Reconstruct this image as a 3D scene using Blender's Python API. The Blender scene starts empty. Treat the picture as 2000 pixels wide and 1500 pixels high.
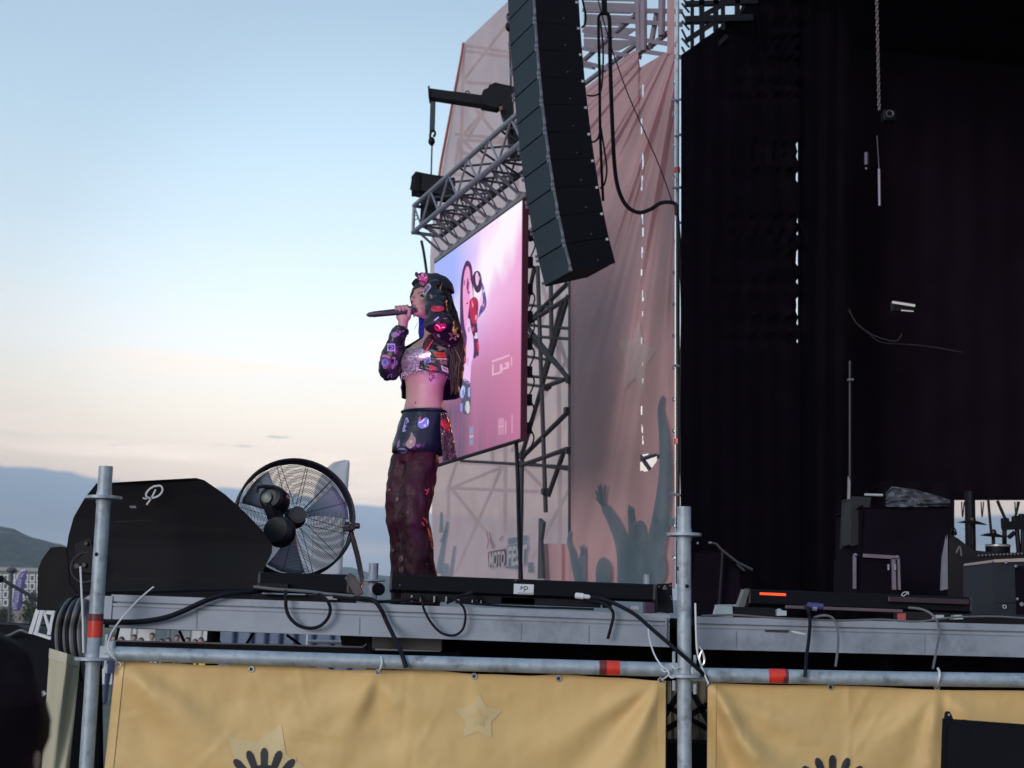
import bpy, bmesh, math, random
from mathutils import Vector, Matrix, Euler, noise as mnoise
from mathutils.geometry import tessellate_polygon
from mathutils.bvhtree import BVHTree
random.seed(7)
S = bpy.context.scene
COL = S.collection
R = math.radians

# ------------------------------------------------------------------ camera
EYE = 1.68
FPX = 2700.0                      # focal length in pixels of the 2000 px wide photograph
PITCH = math.atan(478 / FPX)
ROLL = R(1.6)
fwd = Vector((0, math.cos(PITCH), math.sin(PITCH)))
rt0 = Vector((1, 0, 0)); up0 = Vector((0, -math.sin(PITCH), math.cos(PITCH)))
cr, sr = math.cos(ROLL), math.sin(ROLL)
rt = rt0 * cr + up0 * sr
up = up0 * cr - rt0 * sr
CAMP = Vector((0, 0, EYE))
cam_d = bpy.data.cameras.new('camera'); cam = bpy.data.objects.new('camera', cam_d); COL.objects.link(cam)
m = Matrix((rt, up, -fwd)).transposed().to_4x4(); m.translation = CAMP
cam.matrix_world = m
cam_d.sensor_width = 36; cam_d.lens = FPX / 2000 * 36
cam_d.clip_start = 0.05; cam_d.clip_end = 20000
cam_d.dof.use_dof = True; cam_d.dof.focus_distance = 6.2; cam_d.dof.aperture_fstop = 6.5
S.camera = cam

# ------------------------------------------------------------------ colours
def lin(c):
    return tuple(((x/255)/12.92 if x/255 <= 0.04045 else ((x/255+0.055)/1.055)**2.4) for x in c)
def lin4(c): return lin(c) + (1.0,)

# ------------------------------------------------------------------ world: dusk sky with a low cloud bank
W = bpy.data.worlds.new('World'); S.world = W; W.use_nodes = True
nt = W.node_tree; nt.nodes.clear()
def N(tree, typ, **kw):
    n = tree.nodes.new(typ)
    for k, v in kw.items(): setattr(n, k, v)
    return n
def math_n(tree, op, a, b=None, c=None, clamp=False):
    n = tree.nodes.new('ShaderNodeMath'); n.operation = op; n.use_clamp = clamp
    for i, x in enumerate((a, b, c)):
        if x is None: continue
        if isinstance(x, (int, float)): n.inputs[i].default_value = x
        else: tree.links.new(x, n.inputs[i])
    return n.outputs[0]
def ramp(tree, fac, stops, interp='LINEAR'):
    n = tree.nodes.new('ShaderNodeValToRGB'); cr_ = n.color_ramp; cr_.interpolation = interp
    while len(cr_.elements) < len(stops): cr_.elements.new(0.5)
    for e, (p, c) in zip(cr_.elements, stops):
        e.position = p; e.color = c if len(c) == 4 else tuple(c) + (1,)
    tree.links.new(fac, n.inputs[0]); return n.outputs[0]
def mixc(tree, fac, a, b, mode='MIX'):
    n = tree.nodes.new('ShaderNodeMix'); n.data_type = 'RGBA'; n.blend_type = mode; n.clamp_factor = True
    for sock, x in ((n.inputs[0], fac), (n.inputs[6], a), (n.inputs[7], b)):
        if isinstance(x, (int, float)): sock.default_value = x
        elif isinstance(x, tuple): sock.default_value = x if len(x) == 4 else x + (1,)
        else: tree.links.new(x, sock)
    return n.outputs[2]
SUN_EL, SUN_AZ = R(9), R(215)     # soft glow from behind the camera, to its left
geo = N(nt, 'ShaderNodeTexCoord')
sep = N(nt, 'ShaderNodeSeparateXYZ'); nt.links.new(geo.outputs['Generated'], sep.inputs[0])
elev = math_n(nt, 'MULTIPLY', math_n(nt, 'ARCSINE', sep.outputs[2]), 180/math.pi)
e01 = math_n(nt, 'DIVIDE', math_n(nt, 'ADD', elev, 5.0), 95.0, clamp=True)
def ep(e): return (e + 5) / 95
sky_c = ramp(nt, e01, [
    (ep(-5), lin((150, 152, 165))), (ep(1.0), lin((176, 176, 190))), (ep(5.4), lin((230, 215, 206))), (ep(6.6), lin((241, 228, 216))),
    (ep(8.6), lin((247, 240, 229))), (ep(11.0), lin((241, 245, 246))), (ep(13.5), lin((226, 241, 250))), (ep(16), lin((210, 232, 248))),
    (ep(20.5), lin((192, 219, 240))), (ep(26.5), lin((174, 202, 227))), (ep(45), lin((150, 186, 218))), (ep(90), lin((128, 168, 208)))])
# wisps and small clouds
mp = N(nt, 'ShaderNodeMapping'); mp.inputs['Scale'].default_value = (6, 6, 60); nt.links.new(geo.outputs['Generated'], mp.inputs[0])
wn = N(nt, 'ShaderNodeTexNoise'); wn.inputs['Scale'].default_value = 1.0; wn.inputs['Detail'].default_value = 5; nt.links.new(mp.outputs[0], wn.inputs[0])
wisp = ramp(nt, wn.outputs[0], [(0.48, (0, 0, 0)), (0.66, (1, 1, 1))])
band = ramp(nt, e01, [(ep(4), (0, 0, 0)), (ep(6.5), (1, 1, 1)), (ep(9), (1, 1, 1)), (ep(13), (0, 0, 0))])
wfac = math_n(nt, 'MULTIPLY', math_n(nt, 'MULTIPLY', wisp, band), 0.85)
sky_c = mixc(nt, wfac, sky_c, lin4((255, 240, 230)))
mp2 = N(nt, 'ShaderNodeMapping'); mp2.inputs['Scale'].default_value = (16, 16, 110); mp2.inputs['Location'].default_value = (3.1, 1.7, 0.4); nt.links.new(geo.outputs['Generated'], mp2.inputs[0])
wn2 = N(nt, 'ShaderNodeTexNoise'); wn2.inputs['Detail'].default_value = 3; wn2.inputs['Scale'].default_value = 1.0; nt.links.new(mp2.outputs[0], wn2.inputs[0])
w2 = ramp(nt, wn2.outputs[0], [(0.66, (0, 0, 0)), (0.74, (1, 1, 1))])
band2 = ramp(nt, e01, [(ep(4.6), (0, 0, 0)), (ep(5.4), (1, 1, 1)), (ep(7.5), (1, 1, 1)), (ep(9), (0, 0, 0))])
sky_c = mixc(nt, math_n(nt, 'MULTIPLY', math_n(nt, 'MULTIPLY', w2, band2), 0.7), sky_c, lin4((150, 158, 178)))
# the cloud bank along the horizon
cn = N(nt, 'ShaderNodeTexNoise'); cn.inputs['Scale'].default_value = 9; cn.inputs['Detail'].default_value = 6; cn.inputs['Roughness'].default_value = 0.6
nt.links.new(geo.outputs['Generated'], cn.inputs[0])
edge = math_n(nt, 'ADD', math_n(nt, 'MULTIPLY', math_n(nt, 'SUBTRACT', cn.outputs[0], 0.5), 1.3),
              math_n(nt, 'ADD', 4.65, math_n(nt, 'MAXIMUM', math_n(nt, 'MULTIPLY', sep.outputs[0], -3.4), math_n(nt, 'MULTIPLY', sep.outputs[0], 1.2))))
bank = math_n(nt, 'DIVIDE', math_n(nt, 'SUBTRACT', edge, elev), 0.16, clamp=True)
cn2 = N(nt, 'ShaderNodeTexNoise'); cn2.inputs['Scale'].default_value = 1; cn2.inputs['Detail'].default_value = 3
mp3 = N(nt, 'ShaderNodeMapping'); mp3.inputs['Scale'].default_value = (3, 3, 55); nt.links.new(geo.outputs['Generated'], mp3.inputs[0]); nt.links.new(mp3.outputs[0], cn2.inputs[0])
bank_c = ramp(nt, e01, [(ep(-5), lin((120, 140, 165))), (ep(1.0), lin((150, 164, 186))), (ep(2.6), lin((160, 172, 192))), (ep(3.6), lin((140, 156, 179))), (ep(5.2), lin((146, 165, 188))), (ep(6.0), lin((156, 174, 194)))])
streak = ramp(nt, cn2.outputs[0], [(0.55, (0, 0, 0)), (0.7, (1, 1, 1))])
bank_c = mixc(nt, math_n(nt, 'MULTIPLY', streak, 0.35), bank_c, lin4((205, 192, 196)))
sky_c = mixc(nt, bank, sky_c, bank_c)
nish = N(nt, 'ShaderNodeTexSky', sky_type='NISHITA'); nish.sun_disc = False
nish.sun_elevation = SUN_EL; nish.sun_rotation = SUN_AZ; nish.dust_density = 2.0
bg1 = N(nt, 'ShaderNodeBackground'); nt.links.new(nish.outputs[0], bg1.inputs[0]); bg1.inputs[1].default_value = 0.06
bg2 = N(nt, 'ShaderNodeBackground'); nt.links.new(sky_c, bg2.inputs[0]); 
glow_v = N(nt, 'ShaderNodeVectorMath', operation='DOT_PRODUCT'); nt.links.new(geo.outputs['Generated'], glow_v.inputs[0]); glow_v.inputs[1].default_value = Vector((-0.10, 0.97, 0.19)).normalized()
glow_f = ramp(nt, glow_v.outputs['Value'], [(0.0, (0.8, 0.8, 0.8)), (0.90, (0.88, 0.88, 0.88)), (0.965, (0.97, 0.97, 0.97)), (1.0, (1.22, 1.22, 1.22))], 'EASE')
nt.links.new(glow_f, bg2.inputs[1])
mixs = N(nt, 'ShaderNodeMixShader'); mixs.inputs[0].default_value = 0.94
nt.links.new(bg1.outputs[0], mixs.inputs[1]); nt.links.new(bg2.outputs[0], mixs.inputs[2])
wo = N(nt, 'ShaderNodeOutputWorld'); nt.links.new(mixs.outputs[0], wo.inputs[0])

# ------------------------------------------------------------------ soft evening sun
sd = bpy.data.lights.new('sun', 'SUN'); sd.energy = 1.75; sd.angle = R(28); sd.color = (1.0, 0.95, 0.92)
sun = bpy.data.objects.new('sun', sd); COL.objects.link(sun)
sdir = Vector((math.sin(SUN_AZ) * math.cos(SUN_EL), math.cos(SUN_AZ) * math.cos(SUN_EL), math.sin(SUN_EL)))   # towards the sun
sun.rotation_euler = (-sdir).to_track_quat('-Z', 'Y').to_euler()
S.view_settings.view_transform = 'Standard'; S.view_settings.look = 'None'
S.view_settings.exposure = 0.12; S.view_settings.gamma = 1.0; S.view_settings.use_curve_mapping = False

# ------------------------------------------------------------------ placing helpers
def ray(px, py):
    return fwd + rt * ((px - 1000) / FPX) - up * ((py - 750) / FPX)
def U(px, py, Y):
    d = ray(px, py); return CAMP + d * (Y / d.y)
def on_plane(px, py, P0, n):
    d = ray(px, py); return CAMP + d * ((P0 - CAMP).dot(n) / d.dot(n))
ZUP = Vector((0, 0, 1))
def ground_z(Y):                 # the field drops away a little behind the stage
    t = max(0.0, min(1.0, (Y - 14) / 8)); return -0.5 * t * t * (3 - 2 * t)

# ------------------------------------------------------------------ materials
MATS = {}
def mat(name, col, rough=0.6, metal=0.0, var=0.15, scale=8.0, bump=0.0, bscale=60.0, spec=0.5, dirt=None, dscale=3.0, damt=0.5, sheen=0.0, coat=0.0):
    if name in MATS: return MATS[name]
    mt = bpy.data.materials.new(name); mt.use_nodes = True; t = mt.node_tree
    b = t.nodes['Principled BSDF']
    tc = N(t, 'ShaderNodeTexCoord')
    n1 = N(t, 'ShaderNodeTexNoise'); n1.inputs['Scale'].default_value = scale; n1.inputs['Detail'].default_value = 6; n1.inputs['Roughness'].default_value = 0.65
    t.links.new(tc.outputs['Object'], n1.inputs[0])
    lo = tuple(max(0, c * (1 - var)) for c in col) + (1,); hi = tuple(min(1, c * (1 + var)) for c in col) + (1,)
    c = ramp(t, n1.outputs[0], [(0.3, lo), (0.7, hi)])
    if dirt:
        n2 = N(t, 'ShaderNodeTexNoise'); n2.inputs['Scale'].default_value = dscale; n2.inputs['Detail'].default_value = 8; n2.inputs['Roughness'].default_value = 0.7
        t.links.new(tc.outputs['Object'], n2.inputs[0])
        f = ramp(t, n2.outputs[0], [(0.52, (0, 0, 0)), (0.68, (1, 1, 1))])
        c = mixc(t, math_n(t, 'MULTIPLY', f, damt), c, dirt + (1,))
    t.links.new(c, b.inputs['Base Color'])
    rr = math_n(t, 'ADD', math_n(t, 'MULTIPLY', math_n(t, 'SUBTRACT', n1.outputs[0], 0.5), 0.3), rough, clamp=True)
    t.links.new(rr, b.inputs['Roughness'])
    b.inputs['Metallic'].default_value = metal
    b.inputs['Specular IOR Level'].default_value = spec
    if coat: b.inputs['Coat Weight'].default_value = coat
    if sheen: b.inputs['Sheen Weight'].default_value = sheen
    if bump:
        n3 = N(t, 'ShaderNodeTexNoise'); n3.inputs['Scale'].default_value = bscale; n3.inputs['Detail'].default_value = 4
        t.links.new(tc.outputs['Object'], n3.inputs[0])
        bp = N(t, 'ShaderNodeBump'); bp.inputs['Strength'].default_value = bump; bp.inputs['Distance'].default_value = 0.01
        t.links.new(n3.outputs[0], bp.inputs['Height']); t.links.new(bp.outputs[0], b.inputs['Normal'])
    MATS[name] = mt; return mt
def emis(name, col, strength):
    if name in MATS: return MATS[name]
    mt = bpy.data.materials.new(name); mt.use_nodes = True; t = mt.node_tree; t.nodes.clear()
    e = N(t, 'ShaderNodeEmission'); e.inputs[0].default_value = tuple(col) + (1,); e.inputs[1].default_value = strength
    o = N(t, 'ShaderNodeOutputMaterial'); t.links.new(e.outputs[0], o.inputs[0]); MATS[name] = mt; return mt
def scrim(name, col, transp, transl, var=0.12, col2=None):
    """printed open-weave banner cloth: part reflects, part glows through, part is holes"""
    if name in MATS: return MATS[name]
    mt = bpy.data.materials.new(name); mt.use_nodes = True; t = mt.node_tree; t.nodes.clear()
    tc = N(t, 'ShaderNodeTexCoord')
    n1 = N(t, 'ShaderNodeTexNoise'); n1.inputs['Scale'].default_value = 1.2; n1.inputs['Detail'].default_value = 5; t.links.new(tc.outputs['Object'], n1.inputs[0])
    lo = tuple(c * (1 - var) for c in col) + (1,); hi = tuple(min(1, c * (1 + var)) for c in (col2 or col)) + (1,)
    c = ramp(t, n1.outputs[0], [(0.3, lo), (0.7, hi)])
    d = N(t, 'ShaderNodeBsdfDiffuse'); t.links.new(c, d.inputs[0])
    tr = N(t, 'ShaderNodeBsdfTranslucent'); t.links.new(c, tr.inputs[0])
    tp = N(t, 'ShaderNodeBsdfTransparent')
    m1 = N(t, 'ShaderNodeMixShader'); m1.inputs[0].default_value = transl; t.links.new(d.outputs[0], m1.inputs[1]); t.links.new(tr.outputs[0], m1.inputs[2])
    m2 = N(t, 'ShaderNodeMixShader'); m2.inputs[0].default_value = transp; t.links.new(m1.outputs[0], m2.inputs[1]); t.links.new(tp.outputs[0], m2.inputs[2])
    o = N(t, 'ShaderNodeOutputMaterial'); t.links.new(m2.outputs[0], o.inputs[0]); MATS[name] = mt; return mt

GALV = mat('galvanised steel', (0.33, 0.38, 0.44), 0.55, 0.3, 0.22, 22, 0.07, 60, dirt=(0.12, 0.13, 0.155), dscale=14, damt=0.75)
ALU = mat('brushed aluminium', (0.265, 0.29, 0.35), 0.55, 0.25, 0.14, 7, 0.03, 60, dirt=(0.13, 0.145, 0.18), dscale=3.2, damt=0.8)
TRUSS = mat('truss aluminium', (0.24, 0.25, 0.30), 0.45, 0.5, 0.15, 9)
TRUSSD = mat('dark truss steel', (0.06, 0.06, 0.075), 0.6, 0.2, 0.2, 9)
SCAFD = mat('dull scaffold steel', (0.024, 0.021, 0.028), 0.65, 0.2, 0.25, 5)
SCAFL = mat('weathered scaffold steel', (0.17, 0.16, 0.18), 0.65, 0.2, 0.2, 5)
BLK = mat('black paint', (0.006, 0.006, 0.010), 0.55, 0, 0.3, 14, 0.12, 220, spec=0.16)
BLKS = mat('black texture coat', (0.0052, 0.0055, 0.0095), 0.7, 0, 0.3, 30, 0.35, 300, spec=0.12)
BLKM = mat('matt black cloth', (0.0068, 0.0044, 0.0092), 0.95, 0, 0.35, 3, 0.2, 40, spec=0.05)  # faint purple cast painted in for the haze over the stage drapes
RUB = mat('black rubber', (0.0065, 0.0065, 0.012), 0.55, 0, 0.25, 20, spec=0.14)
RUBG = mat('grey cable sheath', (0.11, 0.11, 0.12), 0.55, 0, 0.2, 20)
GRILLE = mat('speaker grille foam', (0.022, 0.037, 0.050), 0.75, 0, 0.22, 6, 0.4, 260, spec=0.25)
WHITEP = mat('white plastic', (0.62, 0.63, 0.66), 0.4, 0, 0.08, 10)
WHITEM = mat('white painted steel', (0.55, 0.57, 0.62), 0.5, 0, 0.15, 6)
REDT = mat('red tape', (0.62, 0.035, 0.02), 0.4, 0, 0.12, 30)
REDD = mat('dark red tape', (0.13, 0.02, 0.03), 0.5, 0, 0.12, 30)
CHROME = mat('eyelet metal', (0.6, 0.6, 0.62), 0.3, 0.9, 0.1, 30)
INK = mat('black print', (0.016, 0.017, 0.024), 0.6, 0, 0.1, 10)
PRINTW = mat('pale print', (0.42, 0.43, 0.46), 0.6, 0, 0.06, 10)

# ------------------------------------------------------------------ objects
ORG = {}
def tagp(o, label=None, cat=None, group=None, kind=None):
    if label: o['label'] = label
    if cat: o['category'] = cat
    if group: o['group'] = group
    if kind: o['kind'] = kind
    return o
def thing(name, label, cat, loc, group=None, kind=None):
    o = bpy.data.objects.new(name, None); COL.objects.link(o); o.location = loc; o.empty_display_size = 0.1
    ORG[o.name] = Vector(loc); return tagp(o, label, cat, group, kind)
class MB:
    def __init__(s): s.v = []; s.f = []; s.sm = []
    def add(s, vs, fs, smooth=False):
        n = len(s.v); s.v += [Vector(v) for v in vs]; s.f += [tuple(i + n for i in f) for f in fs]; s.sm += [smooth] * len(fs); return s
    def box(s, c, size, ax=None):
        c = Vector(c); X, Y, Z = ax or (Vector((1, 0, 0)), Vector((0, 1, 0)), ZUP)
        hx, hy, hz = size[0] / 2, size[1] / 2, size[2] / 2
        vs = [c + X * (a * hx) + Y * (b * hy) + Z * (d * hz) for a in (-1, 1) for b in (-1, 1) for d in (-1, 1)]
        return s.add(vs, [(0, 1, 3, 2), (4, 6, 7, 5), (0, 4, 5, 1), (2, 3, 7, 6), (0, 2, 6, 4), (1, 5, 7, 3)])
    def beam(s, a, b, w, h=None, upv=ZUP):
        a, b = Vector(a), Vector(b); d = (b - a); L = d.length; d.normalize()
        if abs(d.dot(upv)) > 0.97: upv = Vector((0, 1, 0))
        x = d.cross(upv).normalized(); z = x.cross(d).normalized()
        return s.box((a + b) / 2, (L, w, h or w), (d, x, z))
    def tube(s, pts, r, n=8, cap=True):
        pts = [Vector(p) for p in pts]; m_ = len(pts)
        rs = r if isinstance(r, (list, tuple)) else [r] * m_
        prev = None; rings = []
        for i, p in enumerate(pts):
            t = (pts[min(i + 1, m_ - 1)] - pts[max(i - 1, 0)])
            if t.length < 1e-9: t = Vector((0, 0, 1))
            t.normalize()
            if prev is None:
                a = Vector((0, 0, 1)) if abs(t.z) < 0.9 else Vector((1, 0, 0)); x = t.cross(a).normalized()
            else:
                x = (prev - t * prev.dot(t))
                x = x.normalized() if x.length > 1e-6 else t.orthogonal().normalized()
            y = t.cross(x); prev = x
            rings.append([p + (x * math.cos(2 * math.pi * k / n) + y * math.sin(2 * math.pi * k / n)) * rs[i] for k in range(n)])
        vs = [v for rg in rings for v in rg]
        fs = [(i * n + k, i * n + (k + 1) % n, (i + 1) * n + (k + 1) % n, (i + 1) * n + k) for i in range(m_ - 1) for k in range(n)]
        s.add(vs, fs, True)
        if cap:
            s.add(rings[0], [tuple(range(n))[::-1]]); s.add(rings[-1], [tuple(range(n))])
        return s
    def ring(s, c, axis, Rr, r, n=24, k=6):
        c = Vector(c); axis = Vector(axis).normalized(); x = axis.orthogonal().normalized(); y = axis.cross(x)
        vs = []; fs = []
        for i in range(n):
            a = 2 * math.pi * i / n; o = x * math.cos(a) + y * math.sin(a)
            for j in range(k):
                b = 2 * math.pi * j / k; vs.append(c + o * (Rr + r * math.cos(b)) + axis * (r * math.sin(b)))
        for i in range(n):
            for j in range(k):
                fs.append((i * k + j, ((i + 1) % n) * k + j, ((i + 1) % n) * k + (j + 1) % k, i * k + (j + 1) % k))
        return s.add(vs, fs, True)
    def prism(s, poly, vec):
        poly = [Vector(p) for p in poly]; vec = Vector(vec); n = len(poly)
        vs = poly + [p + vec for p in poly]
        tri = tessellate_polygon([poly])
        fs = [tuple(t) for t in tri] + [tuple(i + n for i in reversed(t)) for t in tri]
        fs += [(i, (i + 1) % n, (i + 1) % n + n, i + n) for i in range(n)]
        return s.add(vs, fs)
    def ell(s, c, rad, ax=None, nu=16, nv=10):
        c = Vector(c); X, Y, Z = ax or (Vector((1, 0, 0)), Vector((0, 1, 0)), ZUP)
        vs = []; fs = []
        for j in range(nv + 1):
            th = math.pi * j / nv
            for i in range(nu):
                ph = 2 * math.pi * i / nu
                vs.append(c + X * (rad[0] * math.sin(th) * math.cos(ph)) + Y * (rad[1] * math.sin(th) * math.sin(ph)) + Z * (rad[2] * math.cos(th)))
        for j in range(nv):
            for i in range(nu):
                fs.append((j * nu + i, (j + 1) * nu + i, (j + 1) * nu + (i + 1) % nu, j * nu + (i + 1) % nu))
        return s.add(vs, fs, True)
    def lathe(s, prof, c, axis, n=24, cap=True):
        c = Vector(c); axis = Vector(axis).normalized(); x = axis.orthogonal().normalized(); y = axis.cross(x)
        vs = [c + axis * t + (x * math.cos(2 * math.pi * k / n) + y * math.sin(2 * math.pi * k / n)) * r for r, t in prof for k in range(n)]
        fs = [(i * n + k, i * n + (k + 1) % n, (i + 1) * n + (k + 1) % n, (i + 1) * n + k) for i in range(len(prof) - 1) for k in range(n)]
        s.add(vs, fs, True)
        if cap:
            s.add(vs[:n], [tuple(range(n))[::-1]]); s.add(vs[-n:], [tuple(range(n))])
        return s
    def grid(s, fn, nu, nv, keep=None, smooth=True):
        vs = [fn(i / nu, j / nv) for j in range(nv + 1) for i in range(nu + 1)]
        fs = [(j * (nu + 1) + i, j * (nu + 1) + i + 1, (j + 1) * (nu + 1) + i + 1, (j + 1) * (nu + 1) + i)
              for j in range(nv) for i in range(nu) if keep is None or keep((i + .5) / nu, (j + .5) / nv)]
        return s.add(vs, fs, smooth)
    def loft(s, rings, closed=True, cap=True):
        n = len(rings[0]); vs = [v for rg in rings for v in rg]
        fs = [(i * n + k, i * n + (k + 1) % n, (i + 1) * n + (k + 1) % n, (i + 1) * n + k) for i in range(len(rings) - 1) for k in range(n if closed else n - 1)]
        s.add(vs, fs, True)
        if cap and closed: s.add(rings[0], [tuple(range(n))[::-1]]); s.add(rings[-1], [tuple(range(n))])
        return s
    def build(s, name, material, parent=None, bevel=0, label=None, cat=None, group=None, kind=None, solid=0, sharp=35):
        me = bpy.data.meshes.new(name)
        if parent is not None: org = ORG[parent.name]
        else:
            xs = [v.x for v in s.v]; ys = [v.y for v in s.v]; zs = [v.z for v in s.v]
            org = Vector(((min(xs) + max(xs)) / 2, (min(ys) + max(ys)) / 2, min(zs)))
        me.from_pydata([v - org for v in s.v], [], s.f); 
        me.polygons.foreach_set('use_smooth', s.sm)
        me.materials.append(material); me.validate(); me.update()
        if not bevel and any(s.sm): me.set_sharp_from_angle(angle=R(sharp))
        o = bpy.data.objects.new(name, me); COL.objects.link(o)
        if parent is not None:
            o.parent = parent
        else: o.location = org
        ORG[o.name] = org
        if solid:
            md = o.modifiers.new('thickness', 'SOLIDIFY'); md.thickness = solid; md.offset = 0
        if bevel:
            md = o.modifiers.new('bevel', 'BEVEL'); md.width = bevel; md.segments = 2; md.limit_method = 'ANGLE'
        return tagp(o, label, cat, group, kind)
def dup(o, loc, parent, label=None, rot=None):
    c = o.copy(); COL.objects.link(c); c.parent = parent
    base = ORG[parent.name] if parent is not None else Vector((0, 0, 0))
    c.location = Vector(loc) - base
    if rot: c.rotation_euler = rot
    ORG[c.name] = Vector(loc)
    if label: c['label'] = label
    return c
def local_part(mb, name, material, parent, loc):
    """part meshed about the world origin and then moved, so copies can share its mesh"""
    me = bpy.data.meshes.new(name); me.from_pydata(mb.v, [], mb.f); me.polygons.foreach_set('use_smooth', mb.sm)
    me.materials.append(material); me.update(); me.set_sharp_from_angle(angle=R(35))
    o = bpy.data.objects.new(name, me); COL.objects.link(o); o.parent = parent
    o.location = Vector(loc) - (ORG[parent.name] if parent is not None else Vector((0, 0, 0)))
    ORG[o.name] = Vector(loc); return o
def spline(pts, k=8):
    pts = [Vector(p) for p in pts]; out = []
    for i in range(len(pts) - 1):
        p0 = pts[max(i - 1, 0)]; p1 = pts[i]; p2 = pts[i + 1]; p3 = pts[min(i + 2, len(pts) - 1)]
        for j in range(k):
            t = j / k
            out.append(0.5 * ((2 * p1) + (p2 - p0) * t + (2 * p0 - 5 * p1 + 4 * p2 - p3) * t * t + (3 * p1 - p0 - 3 * p2 + p3) * t ** 3))
    out.append(pts[-1]); return out
def interp(tab, x):
    for (a, va), (b, vb) in zip(tab, tab[1:]):
        if x <= b:
            t = 0 if b == a else max(0, (x - a) / (b - a)); return va + (vb - va) * t
    return tab[-1][1]
def flat2d(poly, maxlen):
    """triangulate a 2-D polygon and split long edges; returns verts, faces"""
    bm = bmesh.new()
    vs = [bm.verts.new((p[0], p[1], 0)) for p in poly]
    for t in tessellate_polygon([[Vector((p[0], p[1], 0)) for p in poly]]):
        try: bm.faces.new([vs[i] for i in t])
        except ValueError: pass
    return split_bm(bm, maxlen)
def split_bm(bm, maxlen):
    for _ in range(7):
        es = [e for e in bm.edges if e.calc_length() > maxlen]
        if not es: break
        bmesh.ops.subdivide_edges(bm, edges=es, cuts=1)
        bmesh.ops.triangulate(bm, faces=[f for f in bm.faces if len(f.verts) > 3])
    bm.verts.index_update()
    V = [(v.co.x, v.co.y) for v in bm.verts]; F = [tuple(v.index for v in f.verts) for f in bm.faces]; bm.free(); return V, F
def text2d(txt, size=1.0, bold=0.0, shear=0.0):
    cu = bpy.data.curves.new('lettering', 'FONT'); cu.body = txt; cu.size = size; cu.offset = bold; cu.shear = shear
    cu.resolution_u = 3
    o = bpy.data.objects.new('lettering', cu); COL.objects.link(o)
    dg = bpy.context.evaluated_depsgraph_get(); me = bpy.data.meshes.new_from_object(o.evaluated_get(dg))
    V = [(v.co.x, v.co.y) for v in me.vertices]; F = [tuple(p.vertices) for p in me.polygons]
    bpy.data.objects.remove(o); bpy.data.curves.remove(cu); bpy.data.meshes.remove(me); return V, F
def ribbon2d(pts, w):
    V = []; F = []
    for i, p in enumerate(pts):
        a = Vector(pts[max(i - 1, 0)]); b = Vector(pts[min(i + 1, len(pts) - 1)]); t = (b - a)
        t = t.normalized() if t.length > 0 else Vector((1, 0)); nrm = Vector((-t.y, t.x))
        ww = w[i] if isinstance(w, (list, tuple)) else w
        V += [tuple(Vector(p) + nrm * ww / 2), tuple(Vector(p) - nrm * ww / 2)]
    F = [(2 * i, 2 * i + 1, 2 * i + 3, 2 * i + 2) for i in range(len(pts) - 1)]
    return V, F
def star2d(cx, cy, r, r2=None, a0=-90, k=5):
    r2 = r2 or r * 0.55
    return [(cx + (r if i % 2 == 0 else r2) * math.cos(R(a0 + 180 / k * i)), cy + (r if i % 2 == 0 else r2) * math.sin(R(a0 + 180 / k * i))) for i in range(2 * k)]
def cable(name, label, pts, r, material=RUB, k=8, cat='cable', group=None, n=8):
    return MB().tube(spline(pts, k), r, n).build(name, material, None, label=label, cat=cat, group=group)
# ================================================================== SETTING
gm = mat('trampled dry grass', (0.10, 0.10, 0.07), 0.95, 0, 0.4, 0.6, 0.5, 6, dirt=(0.16, 0.14, 0.11), dscale=0.25)
MB().grid(lambda u, v: Vector((-2500 + 5000 * u, -60 + 5060 * v ** 3, ground_z(-60 + 5060 * v ** 3))), 40, 300).build('ground', gm, None, kind='structure', label='trampled grass ground of the festival field')
hm = mat('scrub hillside', (0.036, 0.044, 0.034), 0.95, 0, 0.9, 0.11, 0, dirt=(0.19, 0.17, 0.13), dscale=0.05, damt=0.9)
def hill(name, D0, D1, prof, x0, x1, nu, nv, amp, sc, label):
    def fn(u, v):
        px = x0 + (x1 - x0) * u
        top = U(px, interp(prof, px), D0)
        h = max(top.z, 0)
        k = math.sin(min(1, v * 1.25) * math.pi / 2) if v < 0.8 else 1 - (v - 0.8) * 1.5
        Y = D0 + (D1 - D0) * (v - 0.8)
        X = top.x * (Y / D0)
        n_ = mnoise.fractal(Vector((X * sc, Y * sc, 0)), 1.0, 2.0, 5) * amp
        return Vector((X, Y, h * k + n_ * (0.3 + 0.7 * min(1, v * 1.5)) * (1 if v > 0.02 else 0)))
    return MB().grid(fn, nu, nv).build(name, hm, None, kind='structure', label=label)
hill('hill', 1150, 1500, [(-700, 985), (-300, 1000), (0, 1034), (25, 1037), (60, 1052), (100, 1063), (128, 1070), (180, 1090), (260, 1125), (330, 1160), (420, 1200), (480, 1225)], -700, 480, 150, 30, 3.0, 0.02, 'scrubby hill rising at the left edge')
hill('mountain_range', 2600, 3300, [(-300, 1150), (200, 1150), (500, 1135), (600, 1122), (680, 1108), (705, 1116), (740, 1126), (800, 1130), (900, 1136), (1100, 1150), (1500, 1190), (2300, 1200)], -300, 2300, 150, 16, 6.0, 0.006, 'far mountain range along the horizon')

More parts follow.
